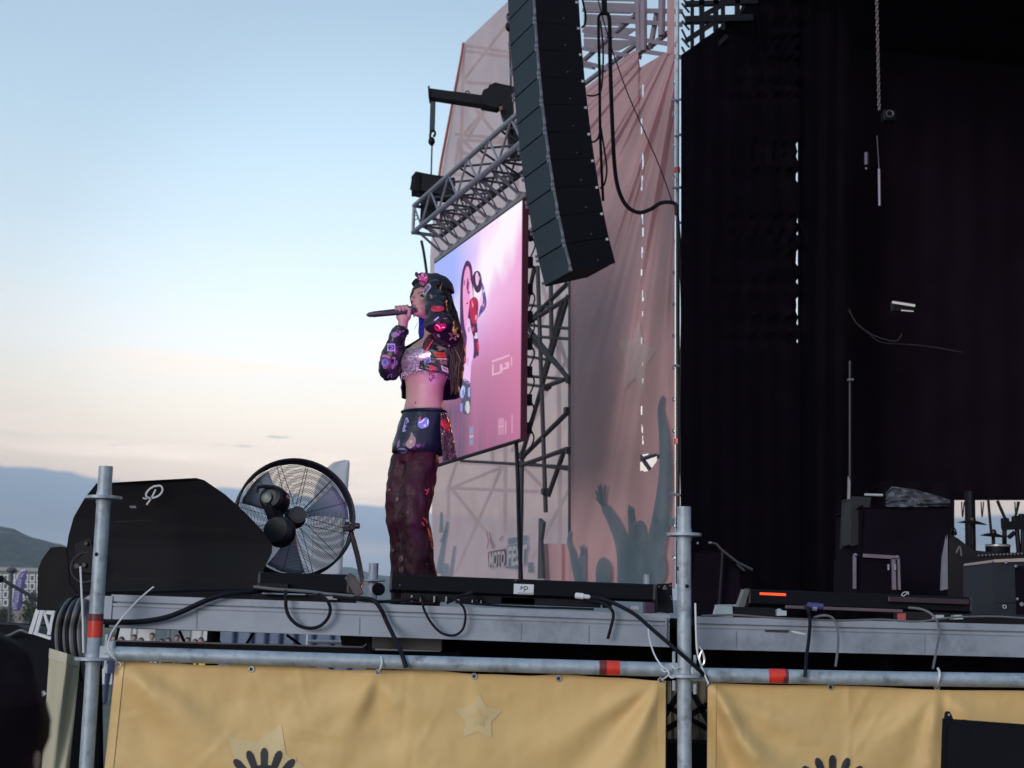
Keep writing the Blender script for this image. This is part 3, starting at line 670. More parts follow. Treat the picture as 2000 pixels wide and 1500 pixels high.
em = N(t, 'ShaderNodeEmission'); t.links.new(base, em.inputs[0]); em.inputs[1].default_value = 0.97
om = N(t, 'ShaderNodeOutputMaterial'); t.links.new(em.outputs[0], om.inputs[0])
# picture surface with UVs
mb = MB(); mb.add([SR, SR + UA * su1, SR + UA * su1 + ZS * (zt - zb), SR + ZS * (zt - zb)], [(0, 1, 2, 3)])
face = mb.build('picture', mt, scr)
uvl = face.data.uv_layers.new(name='UVMap')
for li, uvv in zip(face.data.polygons[0].loop_indices, [(0, 0), (1, 0), (1, 1), (0, 1)]): uvl.data[li].uv = uvv
c_ = SR + UA * (su1 / 2) + VA * 0.036 + ZS * ((zt - zb) / 2)
MB().box(c_, (su1 + 0.03, 0.06, zt - zb + 0.04), (UA, VA, ZS)).build('cabinet', BLK, scr)
MB().box(SR + UA * -0.026 + VA * 0.028 + ZS * ((zt - zb) / 2), (0.02, 0.07, zt - zb + 0.05), (UA, VA, ZS)).build('edge_frame', mat('maroon edge', (0.06, 0.006, 0.02), 0.5), scr)
mb = MB()
for k in range(9):
    z = zb + 0.12 + k * (zt - zb - .2) / 8
    mb.box(SR + VA * 0.10 + UA * 0.03 + ZS * (z - zb), (0.06, 0.07, 0.12), (UA, VA, ZS)); mb.tube(spline([SR + VA * 0.12 + UA * .03 + ZS * (z - zb), SR + VA * 0.17 + UA * .03 + ZS * (z - zb - .10), SR + VA * 0.11 + UA * .03 + ZS * (z - zb - .26)], 4), 0.009, 6)
mb.build('power_link', RUB, scr)
# image of the singer and captions in the video (flat lit picture areas)
def rounded(poly, k=4):
    n_ = len(poly); P_ = [Vector((p[0], p[1], 0)) for p in poly]; out = []
    for i in range(n_):
        p0, p1, p2, p3 = P_[i - 1], P_[i], P_[(i + 1) % n_], P_[(i + 2) % n_]
        for j in range(k):
            t_ = j / k; q = 0.5 * ((2 * p1) + (p2 - p0) * t_ + (2 * p0 - 5 * p1 + 4 * p2 - p3) * t_ * t_ + (3 * p1 - p0 - 3 * p2 + p3) * t_ ** 3)
            out.append((q.x, q.y))
    return out
def vid(poly, col, s=1.0, off=-0.004, name='picture_area'):
    if len(poly) > 4: poly = rounded(poly)
    col = tuple(c * .80 + 38 for c in col)
    nm = 'video ' + '_'.join(str(c) for c in col)
    MB().prism([PS(x, y, off) for x, y in poly], VA * 0.002).build(name, emis(nm, lin(col), s), scr)
vid([(905, 700), (899, 640), (899, 570), (902, 535), (908, 514), (913, 509), (918, 513), (922, 526), (924, 560), (926, 610), (926, 660), (931, 690), (926, 700), (920, 690), (918, 700)], (62, 22, 74), 1, -.003)
vid([(904, 566), (907, 535), (912, 520), (917, 528), (919, 556), (917, 590), (914, 615), (912, 632), (908, 640), (905, 610)], (243, 150, 214), 1.0, -.006)
vid([(911, 560), (913, 542), (916, 552), (914, 575)], (120, 30, 90), 1, -.009)
vid([(917, 548), (922, 560), (926, 590), (935, 592), (940, 570), (938, 552), (945, 560), (946, 590), (940, 612), (930, 622), (920, 615)], (244, 196, 240), 1, -.006)
vid([(923, 548), (925, 534), (932, 529), (938, 534), (941, 550), (939, 566), (932, 572), (926, 564)], (52, 20, 60), 1, -.009)
vid([(929, 535), (933, 533), (935, 548), (932, 558), (929, 550)], (240, 190, 230), 1, -.012)
vid([(941, 552), (946, 566), (949, 582), (950, 592), (947, 604), (939, 614), (934, 620), (938, 600), (943, 590)], (90, 70, 150), 1, -.009)
vid([(917, 590), (922, 582), (927, 580), (933, 586), (934, 602), (931, 628), (924, 632), (919, 618)], (178, 22, 60), 1, -.010)
vid([(918, 622), (930, 626), (933, 660), (935, 690), (931, 694), (926, 660), (922, 650)], (60, 20, 56), 1, -.006)
vid([(928, 650), (932, 650), (933, 660), (929, 662)], (232, 214, 246), 1, -.010); vid([(930, 670), (934, 665), (936, 682), (933, 688)], (200, 30, 70), 1, -.010)
vid([(907, 632), (916, 622), (923, 650), (925, 688), (920, 712), (917, 748), (904, 740), (904, 706), (908, 690), (912, 660)], (240, 190, 246), 1, -.005)
vid([(904, 700), (910, 668), (910, 708), (906, 712)], (168, 20, 80), 1, -.010)
vid([(902, 744), (918, 750), (918, 800), (913, 810), (902, 800)], (66, 62, 98), 1, -.005)
vid([(900, 756), (906, 754), (908, 764), (903, 778), (899, 770)], (176, 190, 250), 1, -.010); vid([(914, 758), (918, 756), (918, 776), (914, 774)], (150, 170, 240), 1, -.010)
vid([(911, 784), (916, 786), (917, 802), (913, 808), (909, 796)], (206, 198, 196), 1, -.010); vid([(899, 788), (903, 788), (903, 804), (899, 804)], (140, 130, 230), 1, -.010)
vid([(921, 585), (925, 596), (922, 602)], (250, 120, 170), 1, -.013); vid([(929, 590), (932, 600), (930, 612)], (80, 14, 60), 1, -.013)
for x, y, w, h, c in ((943, 566, 3, 6, (220, 200, 244)), (946, 580, 3, 5, (40, 24, 80)), (942, 594, 4, 5, (230, 120, 190)), (938, 606, 4, 4, (60, 40, 110)), (922, 640, 4, 8, (190, 60, 120)), (926, 656, 3, 6, (210, 190, 240)), (908, 660, 3, 10, (120, 40, 110)), (912, 700, 3, 14, (214, 150, 214)), (906, 548, 2, 10, (150, 60, 130)), (914, 570, 3, 4, (110, 30, 80)), (910, 592, 5, 2, (200, 40, 90)), (913, 640, 5, 10, (206, 130, 190)), (928, 616, 3, 10, (230, 150, 210)), (935, 540, 3, 8, (160, 110, 190)), (903, 762, 3, 12, (90, 100, 190)), (908, 792, 3, 10, (150, 160, 230))):
    vid([(x, y), (x + w, y - w * .4), (x + w * .8, y + h * .8), (x, y + h)], c, 1, -.014)
cap = (226, 168, 196)
for a in ([(961, 704), (995, 692), (995, 696), (961, 708)], [(961, 712), (964, 711), (964, 732), (961, 733)], [(961, 731), (976, 726), (976, 730), (961, 734)], [(976, 712), (981, 710), (981, 727), (976, 729)], [(981, 719), (994, 715), (994, 719), (981, 723)], [(985, 709), (994, 706), (994, 716), (990, 717)], [(998, 697), (1000, 697), (1000, 714), (998, 715)]):
    vid(a, cap, 1, -.006)
for x0, y0, w, h, c in ((917, 834, 7, 14, (128, 134, 170)), (917, 850, 7, 6, (176, 160, 190)), (917, 858, 7, 12, (120, 130, 165)), (973, 818, 11, 12, (196, 130, 168)), (973, 831, 11, 6, (206, 142, 178)), (973, 838, 11, 12, (188, 122, 160)), (986, 822, 3, 26, (200, 134, 172)), (999, 810, 2, 36, (210, 140, 178))):
    vid([(x0, y0), (x0 + w, y0 - w * .22), (x0 + w, y0 + h - w * .22), (x0, y0 + h)], c, 1, -.006)

# header truss with hanging brackets
tr = thing('lighting_truss', 'square aluminium truss holding the video screen', 'truss', PS(900, 400))
TA = PS(813, 452, -0.15); TB = PS(1012, 268, -0.15)         # axis ends as seen
Ldir = UA
a_len = (TA - TB).dot(UA); hz = (PS(812, 468).z)            # near end TB
nb = PS(1010, 285, -0.3); 
z_low = nb.z; h_tr = 0.36; w_tr = 0.38
n0 = nb - UA * 0.15; Ltr = (PS(806, 467, -0.3) - n0).dot(UA)
def T(s, j, k): return n0 + UA * s + VA * (w_tr * j) + ZUP * (h_tr * k)
for j in (0, 1):
    for k in (0, 1):
        MB().tube([T(0, j, k), T(Ltr, j, k)], 0.03, 8).build('chord', TRUSS if j == 0 else TRUSSD, tr)
nbay = 11; step = Ltr / nbay
for b in range(nbay):
    s0 = b * step
    fl_ = b % 2
    for q, (p0, p1, m_) in enumerate(((T(s0, 0, fl_), T(s0 + step, 0, 1 - fl_), TRUSS), (T(s0, 1, fl_), T(s0 + step, 1, 1 - fl_), TRUSSD), (T(s0, fl_, 0), T(s0 + step, 1 - fl_, 0), TRUSSD), (T(s0, fl_, 1), T(s0 + step, 1 - fl_, 1), TRUSSD))):
        MB().tube([p0, p1], 0.014, 6).build('lacing', m_, tr)
    MB().tube([T(s0, 0, 0), T(s0, 1, 0)], 0.016, 6).build('lacing', TRUSSD, tr)
for s_ in (0, Ltr):
    for p0, p1 in ((T(s_, 0, 0), T(s_, 1, 0)), (T(s_, 0, 1), T(s_, 1, 1)), (T(s_, 0, 0), T(s_, 0, 1)), (T(s_, 1, 0), T(s_, 1, 1))):
        MB().tube([p0, p1], 0.024, 6).build('end_frame', TRUSS, tr)
# hanging bars: V legs from the truss down to the top of the screen
nh = 9
for b in range(nh):
    s_ = su1 * (b + 0.35) / nh
    foot = SR + UA * s_ + VA * 0.02 + ZS * (zt - zb + 0.10)
    for ds in (-0.17, 0.17):
        q = n0 + UA * ((foot - n0).dot(UA) + ds) + VA * (w_tr * 0.1) + ZUP * 0
        MB().beam(foot, q, 0.035, 0.012, VA).build('hanger', mat('hanger strap', (0.13, 0.12, 0.16), 0.5, 0.3), tr)
    MB().box(foot + ZUP * 0.0, (0.07, 0.05, 0.06), (UA, VA, ZUP)).build('hanger_shoe', TRUSS, tr)
MB().box(SR + UA * (su1 / 2) + VA * 0.05 + ZS * (zt - zb + 0.055), (su1 + .1, 0.09, 0.06), (UA, VA, ZS)).build('hanging_rail', mat('rail grey', (0.2, 0.19, 0.22), 0.5, 0.3), tr)

# hoist unit and lamp boxes at the far end of the truss
def hexa(poly_px, Y, depth, material, name, parent=None, bevel=0.006, **kw):
    return MB().prism([U(x, y, Y) for x, y in poly_px], Vector((0, depth, 0))).build(name, material, parent, bevel, **kw)
D_end = (n0 + UA * Ltr).y
h = thing('chain_hoist', 'black chain hoist motor on the far end of the truss', 'hoist', U(840, 377, D_end))
hexa([(803, 369), (805, 345), (813, 337), (840, 341), (886, 348), (886, 379), (868, 380), (836, 375)], D_end - 0.1, 0.3, BLK, 'motor_body', h, 0.02)
hexa([(814, 337), (820, 338), (818, 372), (811, 370)], D_end - 0.13, 0.04, BLKS, 'end_cover', h, 0.008)
MB().tube([U(842, 345, D_end), U(844, 275, D_end)], 0.012, 6).build('chain', TRUSSD, h)
hk = [U(x, y, D_end) for x, y in ((843, 278), (840, 270), (841, 264), (845, 262), (848, 266), (847, 272), (844, 275))]
MB().tube(spline([U(844, 285, D_end), U(843, 276, D_end), U(840, 268, D_end), U(842, 258, D_end), U(847, 255, D_end), U(850, 261, D_end), U(847, 267, D_end)], 5), 0.017, 6).build('hook', BLK, h)
MB().ell(U(843, 276, D_end), (.045, .045, .06)).build('hook_block', BLK, h)
MB().beam(U(846, 187, D_end), U(844, 258, D_end), 0.07, 0.02).build('sling', mat('lifting sling', (0.035, 0.045, 0.06), 0.8), h)
for k, pp in enumerate(([(822, 381), (851, 378), (850, 412), (838, 420), (822, 432)],)):
    lb = thing('lamp_box', 'dark boxy lamp hanging below the hoist at the truss end', 'lamp', U(836, 430, D_end))
    hexa(pp, D_end - .05, 0.22, BLK, 'housing', lb, 0.012)
    MB().tube([U(818, 379, D_end), U(824, 374, D_end)], 0.012, 6).build('clamp', TRUSSD, lb)
    MB().ring(U(811, 425, D_end), (0, 1, 0), 0.03, 0.006, 12, 5).build('safety_ring', TRUSSD, lb)
cable('safety_wire', 'thin slack wire hanging from the truss end down behind the cap', [U(823, 470, D_end), U(828, 495, D_end), U(833, 530, D_end), U(836, 560, D_end)], 0.018, BLK, cat='wire')
# jib arm with its sling
jib = thing('jib_crane', 'black steel jib arm reaching left above the truss', 'crane arm', U(950, 200, D_end - 1))
DJ = D_end - 0.8
hexa([(838, 176), (840, 173), (942, 186), (942, 203), (840, 188)], DJ, 0.16, BLK, 'arm', jib, 0.01)
hexa([(836, 168), (839, 168), (840, 190), (837, 190)], DJ - .02, 0.2, BLK, 'end_plate', jib, 0.004)
hexa([(941, 190), (946, 177), (955, 173), (957, 167), (968, 163), (980, 165), (1003, 170), (1003, 250), (1001, 262), (988, 240), (980, 222), (976, 205), (970, 208), (941, 204)], DJ - .05, 0.18, BLK, 'column_head', jib, 0.02)
hexa([(990, 236), (1012, 240), (1016, 292), (997, 292), (992, 262)], DJ - .05, 0.4, BLK, 'column', jib, 0.015)
MB().ring(U(913, 181, DJ + .08), (0, 1, 0), 0.022, 0.008, 12, 5).build('lifting_eye', BLK, jib)
MB().box(U(978, 212, DJ - .12), (.04, .04, .05)).build('limit_switch', mat('dull red plastic', (.2, .04, .04), .5), jib)
ch = thing('hoist_chain', 'dark vertical chain beside the left edge of the speaker array', 'chain', U(996, 170, 14.2))
mb = MB(); 
for k in range(70):
    z0 = U(994, -10, 14.0); z1 = U(998, 168, 14.0); p = z0.lerp(z1, k / 69)
    mb.ring(p, (1, 0, 0) if k % 2 else (0, 1, 0), 0.011, 0.0045, 8, 4)
mb.build('links', BLK, ch)
for py, r in ((33, .032), (52, .04)): MB().ell(U(994, py, 14.0), (r, r, r * 1.4), nu=10, nv=7).build('stop_block', BLK, ch)

# ================================================================== LINE ARRAY
arr = thing('speaker_array', 'tall curved line array of black speaker cabinets hanging above the stage', 'speaker array', U(1120, 540, 12))
BU = Vector((-0.372, 0.928, 0)).normalized(); BV = Vector((0.928, 0.372, 0)).normalized()
Wd, Hh, Dp = 0.62, 0.264, 0.44
P = U(1041, -115, 12.0)
ncab = 12
angs = [3.6, 4.2, 5.0, 5.8, 6.6, 7.5, 8.5, 9.6, 10.8, 12.2, 14.0, 17.0]
def cab_parts(P, ang, first):
    a = R(ang); dn = -ZUP * math.cos(a) + BV * math.sin(a); bk = BV * math.cos(a) + ZUP * math.sin(a)
    return dn, bk
for i in range(ncab):
    dn, bk = cab_parts(P, angs[i], i == 0)
    taper = 0.10
    # side profile trapezium, extruded along the cabinet width
    g = 0.002
    p0 = P + dn * g; p1 = P + dn * (Hh - g); p2 = P + bk * Dp + dn * (Hh - g - 0.006); p3 = P + bk * Dp + dn * (g + 0.006)
    cb_ = MB().prism([p0, p1, p2, p3], BU * Wd).build('cabinet', BLKS, arr, 0.006)
    # front grille, set proud of the face
    gl = MB().box(P + dn * (Hh / 2) - bk * 0.009 + BU * (Wd / 2), (Wd - 0.03, 0.016, Hh - 0.012), (BU, bk, -dn)).build('grille', GRILLE, cb_, 0.003)
    MB().box(P + dn * (Hh / 2) - bk * 0.012 + BU * 0.006, (0.012, 0.022, Hh - 0.012), (BU, bk, -dn)).build('rigging_rail', mat('rigging steel', (0.16, 0.18, 0.2), 0.5, 0.5), cb_)
    mb = MB()
    for s_ in (0.004, Wd - 0.004):
        for dd in (0.012, Hh - 0.03): mb.box(P + dn * dd - bk * 0.02 + BU * s_, (0.014, 0.03, 0.03), (BU, bk, -dn))
    mb.box(P + dn * (Hh * .62) - bk * 0.016 + BU * -0.004, (0.012, 0.02, 0.06), (BU, bk, -dn))
    mb.build('rigging_pin', TRUSS, cb_, kind='stuff')
    # ribs on the side wall
    mb = MB()
    for q in range(3): mb.box(P + dn * (Hh * (0.24 + 0.26 * q)) + bk * (Dp * 0.52) - BU * 0.0008, (0.0016, Dp * 0.82, 0.004), (BU, bk, -dn))
    mb.build('side_rib', BLK, cb_)
    MB().box(P + dn * 0.03 + bk * (Dp - 0.02) - BU * 0.006, (0.012, 0.022, 0.022), (BU, bk, -dn)).build('rear_pin', mat('bright pin', (0.8, 0.8, 0.82), 0.3, 0.6), cb_)
    MB().box(P + dn * (Hh - .06) + bk * (Dp * .62) - BU * 0.005, (0.01, 0.008, 0.008), (BU, bk, -dn)).build('screw', TRUSS, cb_)
    P = P + dn * Hh
# trunk cable and loops behind the array
DK = 12.8
def cab_px(lst, D): return [U(x, y, D) for x, y in lst]
cable('trunk_cable', 'thick black multicore bundle hanging from above, right of the array', cab_px([(1180, -60), (1180, 0), (1181, 28)], DK), 0.028, cat='cable')
cable('trunk_cable', 'thick black cable looping down from the bundle and over to the corner pole', cab_px([(1182, 24), (1189, 32), (1191, 60), (1192, 130), (1195, 220), (1200, 320), (1208, 370), (1224, 402), (1247, 415), (1270, 409), (1292, 396), (1318, 398), (1322, 420)], DK), 0.02, cat='cable')
cable('speaker_cable', 'black cable falling straight from the bundle along the back of the array', cab_px([(1180, 24), (1170, 32), (1169, 60), (1171, 150), (1172, 250), (1175, 330), (1178, 392)], DK), 0.014)
cable('speaker_cable', 'thin black cable looping from the bundle to the eighth visible cabinet', cab_px([(1172, 40), (1177, 80), (1178, 120), (1176, 160), (1172, 180), (1160, 187), (1146, 186)], 12.4), 0.009)
cable('speaker_cable', 'thin black cable loop low behind the array', cab_px([(1172, 240), (1180, 290), (1185, 330), (1181, 358), (1172, 368)], DK), 0.009)
cable('speaker_cable', 'thin black cable running from the straight cable to a middle cabinet', cab_px([(1172, 255), (1168, 270), (1160, 277), (1150, 276)], 12.4), 0.009)
cable('speaker_cable', 'short black cable loop at the top rear of the array', cab_px([(1134, -20), (1140, 10), (1144, 32), (1142, 48), (1136, 54)], DK), 0.011)
cable('steel_wire', 'thin dark wire slanting down from the bundle to the corner pole', cab_px([(1166, -10), (1176, 30), (1195, 95), (1225, 180), (1262, 265), (1290, 330), (1312, 392)], DK), 0.006, cat='wire')
cable('steel_wire', 'black cable running down beside the corner pole', cab_px([(1322, 400), (1328, 480), (1332, 620), (1328, 800), (1332, 980), (1330, 1130)], 13.5), 0.014, cat='wire')
cable('power_cable', 'black cable dropping from the near lower corner of the screen to the deck', [PS(1008, 862, .05), PS(1010, 900, 0), PS(1012, 960, 0), PS(1014, 1040, -.1), PS(1017, 1115, -.2), PS(1019, 1175, -.2)], 0.022, BLK)
# ================================================================== STAGE DECK
DZ = EYE + 0.072
YF = 5.0
def D_(px, Y=YF): return U(px, 1200, Y).x
deck = thing('stage_deck', 'low stage deck edged with scuffed aluminium beams', 'stage', ((D_(200) + D_(2000)) / 2, 9, 0))
xl, xr = D_(207), D_(2150)
MB().box(((xl + xr) / 2, 9.6, DZ - 0.03), (xr - xl, 9.1, 0.024)).build('deck_floor', BLKS, deck)
def edge_beam(px0, px1, label):
    pa_, pb_ = U(px0, 1161 + (px0 - 218) * .0358 if px0 < 1350 else 1204 + (px0 - 1362) * .025, YF), U(px1, 1161 + (px1 - 218) * .0358 if px1 < 1350 else 1204 + (px1 - 1362) * .025, YF); a, b = pa_.x, pb_.x; zt_ = pa_.z
    prof = [(0.0, 0.0), (0.0, -0.024), (0.014, -0.0245), (0.014, -0.029), (-0.002, -0.030), (-0.002, -0.040), (0.002, -0.041), (0.002, -0.043), (0.0, -0.044), (0.0, -0.115), (0.05, -0.115), (0.05, 0.0)]
    MB().prism([(a, YF + y, zt_ + z) for y, z in prof], (b - a, 0, pb_.z - pa_.z)).build('edge_beam', ALU, deck, 0, label=label)
edge_beam(218, 1308, 'scuffed aluminium edge beam left of the right hand pole')
edge_beam(1362, 2150, 'scuffed aluminium edge beam right of the right hand pole')
MB().box((D_(210), YF + 0.02, DZ - 0.046), (D_(219) - D_(203), 0.05, 0.10)).build('end_cap', ALU, deck)
MB().box((D_(1300), YF - 0.012, DZ - 0.062), (0.004, 0.014, 0.09)).build('corner_angle', ALU, deck)
# seams, a slot and a paint smear on the beams
def by(px): return 1161 + (px - 218) * .0358 if px < 1350 else 1204 + (px - 1362) * .025
for px in (384, 702, 1018, 1150, 1438, 1806):
    MB().prism([U(px, by(px) + 27, YF - .001), U(px + 1.6, by(px) + 27, YF - .001), U(px + 1, by(px) + 61, YF - .001), U(px - .6, by(px) + 61, YF - .001)], (0, .0008, 0)).build('joint', mat('joint grey', (.13, .14, .17), .7), deck)
MB().prism([U(1492, by(1492) + 22, YF - .003), U(1540, by(1540) + 22, YF - .003), U(1540, by(1540) + 27, YF - .003), U(1496, by(1496) + 27, YF - .003)], (0, .001, 0)).build('slot', INK, deck)
MB().prism([U(1542, by(1542) + 23, YF - .0026), U(1550, by(1550) + 23, YF - .0026), U(1574, by(1574) + 28, YF - .0026), U(1572, by(1572) + 31, YF - .0026), U(1552, by(1552) + 28, YF - .0026)], (0, .0008, 0)).build('paint_smear', mat('paint smear', (.5, .52, .56), .7), deck)
# dark members under the deck
MB().beam(U(208, 1221.5, YF + .1), U(1310, 1258, YF + .1), 0.05, 0.016).build('under_beam', BLKS, deck)
Yb = 5.12
MB().prism([U(212, 1252, Yb), U(712, 1265, Yb), U(720, 1262, Yb), U(722, 1279, Yb), U(212, 1264, Yb)], (0, 0.05, 0)).build('lower_tray', BLKS, deck)
MB().tube([U(213, 1251, Yb), U(708, 1264, Yb), U(716, 1258, Yb)], 0.0032, 6).build('tray_lip', TRUSS, deck)
MB().prism([U(715, 1243, Yb), U(724, 1243, Yb), U(724, 1282, Yb), U(712, 1280, Yb)], (0, 0.05, 0)).build('tray_bracket', BLKS, deck)
cream = mat('cream corrugated sheet', (0.34, 0.31, 0.25), 0.7, 0, 0.15, 3, dirt=(.12, .1, .1), dscale=2)
MB().prism([U(722, 1240, 5.3), U(862, 1245, 5.3), U(862, 1272, 5.3), U(722, 1266, 5.3)], (0, 0.15, 0)).build('side_box', mat('pale crate', (.17, .165, .165), .7), deck)
MB().prism([U(716, 1270, 5.35), U(900, 1274, 5.35), U(900, 1320, 5.35), U(716, 1320, 5.35)], (0, .03, 0)).build('gap_blackout_board', BLKS, deck)  # black board added to make the gap below the crate dark
MB().prism([U(610, 1228, 5.4), U(714, 1232, 5.4), U(714, 1272, 5.4), U(668, 1262, 5.4), U(664, 1240, 5.4)], (0, 0.1, 0)).build('junction_tray', BLK, deck)
for px0, py0, px1, py1 in ((232, 1226, 226, 1252), (420, 1236, 432, 1262), (350, 1232, 362, 1258), (495, 1236, 480, 1260), (560, 1240, 590, 1262)):
    MB().tube([U(px0, py0, 5.5), U(px1, py1, 5.5)], 0.006, 6).build('stay', BLKS, deck)
# black skirt behind the banners, with a few deck legs
MB().grid(lambda u, v: Vector((D_(862, 5.75) + u * (D_(2100, 5.75) - D_(862, 5.75)), 5.75 + 0.03 * math.sin(u * 70), DZ - 0.05 - v * 1.68)), 120, 4).build('skirt', BLKM, deck)
for px in (420, 905, 1290, 1730):
    MB().tube([(D_(px, 5.6), 5.6, 0), (D_(px, 5.6), 5.6, DZ - 0.05)], 0.026, 10).build('leg', BLKS, deck)
# cream sheet, dark braces and a dark box seen between the two gold banners
MB().grid(lambda u, v: U(1296 + 92 * u, 1330 + 118 * v, 5.6) + Vector((0, .012 * math.sin(u * 34), 0)), 40, 3).build('liner_sheet', cream, deck)
for a in ((1300, 1378, 1385, 1425), (1300, 1425, 1385, 1375), (1352, 1352, 1390, 1420), (1296, 1400, 1330, 1350)):
    MB().beam(U(a[0], a[1], 5.45), U(a[2], a[3], 5.45), 0.03, 0.02).build('brace', BLKS, deck)
MB().box(U(1340, 1500, 5.5), (0.22, 0.2, 0.2)).build('base_box', BLK, deck)

# ================================================================== FRONT SCAFFOLD
YP = 4.83
sc_ = thing('stage_scaffold', 'galvanised tube scaffold frame with two upright poles along the stage front', 'scaffold', U(760, 1283, YP))
TR = 0.0242
def pole(px0, py0, px1, py1, label, rosettes, holes):
    a, b = U(px0, py0, YP), U(px1, py1, YP)
    d = (b - a).normalized(); b2 = a + d * (a.z / -d.z) if d.z < 0 else b
    mb = MB(); mb.tube([a, a.lerp(b2, .25), a.lerp(b2, .6), b2], TR, 20, cap=False); mb.lathe([(TR, 0), (TR * .8, 0), (TR * .8, 0.05)], a, d, 20, cap=False)
    o = mb.build('upright', GALV, sc_, label=label)
    for t_, rr in rosettes:
        p = a + d * t_
        r_ = MB(); r_.lathe([(TR * 1.02, -.006), (rr, -.005), (rr, .005), (TR * 1.02, .006)], p, d, 28, cap=False)
        r_.lathe([(TR * 1.1, -.02), (TR * 1.1, .02)], p, d, 20, cap=False)
        r_.build('rosette', GALV, o)
    for t_, off in holes:
        p = a + d * t_; x = Vector((off, -math.sqrt(max(0, TR * TR - off * off)) * 1.002, 0))
        MB().lathe([(0.0001, 0), (0.0072, 0), (0.0072, .004)], p + x, Vector((off * 30, -1, 0)).normalized() * -1, 14, cap=False).build('pin_hole', mat('hole shadow black', (.003, .003, .004), .9), o)
    return o, a, d
pl, pa, pd = pole(207, 911, 168.5, 1500, 'left upright pole with red tape', [(0.110, 0.062), (0.662, 0.062)], [(0.308, -.006)])
pr, qa, qd = pole(1336, 990, 1337, 1500, 'right upright pole', [(0.097, 0.060), (0.578, 0.062)], [(0.275, .007), (0.215, -.021)])
def band(o, a, d, t0, t1, material):
    MB().lathe([(TR * 1.03, t0), (TR * 1.035, t1)], a, d, 24, cap=False).build('tape', material, o)
band(pl, pa, pd, 0.532, 0.590, REDT); band(pl, pa, pd, 0.510, 0.534, REDD)
def rail(px0, py0, px1, py1, label):
    o = MB().tube([U(px0, py0, YP), U((px0 + px1) / 2, (py0 + py1) / 2 + 1, YP), U(px1, py1, YP)], TR, 20).build('rail', GALV, sc_, label=label); return o
rl = rail(216, 1276, 1312, 1308, 'long left horizontal rail'); rr_ = rail(1362, 1318, 2080, 1330, 'right horizontal rail')
def hband(o, px0, py0, px1, py1, material):
    MB().tube([U(px0, py0, YP), U(px1, py1, YP)], TR * 1.035, 22, cap=False).build('tape', material, o)
def ry(px): return 1276 + (px - 216) * (32 / 1096)
hband(rl, 1182, ry(1182), 1210, ry(1210), REDT); hband(rl, 1170, ry(1170), 1184, ry(1184), REDD)
hband(rr_, 1500, 1320.3, 1532, 1320.8, REDT); hband(rr_, 1528, 1320.8, 1538, 1321, REDD)
def ledger_head(px0, px1, py, s):
    mb = MB(); p0, p1 = U(px0, py, YP), U(px1, py, YP)
    mb.beam(p0, p1, 0.036, 0.05); mb.build('ledger_head', GALV, sc_, 0.006)
    c = U((px0 + px1) / 2, py - 22, YP - 0.01); MB().box(c, (0.010, 0.012, 0.05)).build('wedge_pin', GALV, sc_, 0.002)
    MB().box(U((px0 + px1) / 2, py + 30, YP - 0.01), (0.010, 0.012, 0.035)).build('wedge_pin', GALV, sc_, 0.002)
ledger_head(196, 220, 1275, 1); ledger_head(1306, 1326, 1309, 1); ledger_head(1348, 1366, 1316, 1)
MB().box(U(215, 1265, YP - .01), (.035, .02, .05)).build('pin_catch', GALV, sc_, .006)
# rear uprights standing behind the deck
def rear(px0, py0, py1, Y, label, rr, ros):
    a, b = U(px0, py0, Y), U(px0 - 2, py1, Y)
    o = MB().tube([a, Vector((b.x, b.y, 0))], 0.0242, 14).build('upright', GALV, sc_, label=label)
    for t_ in ros: MB().lathe([(.025, -.005), (.06, -.004), (.06, .004), (.025, .005)], a - ZUP * t_, ZUP, 22, cap=False).build('rosette', GALV, o)
rear(730, 1100, 1180, 6.9, 'short far upright between the fan and the singer', .06, [0.085])
rear(1264, 1122, 1200, 8.6, 'short far upright behind the light bar end', .06, [])
MB().lathe([(.022, 0), (.03, .005), (.03, .03), (.022, .035)], U(740, 1151, 6.5), (0, -1, 0), 14).build('castor', RUB, sc_)

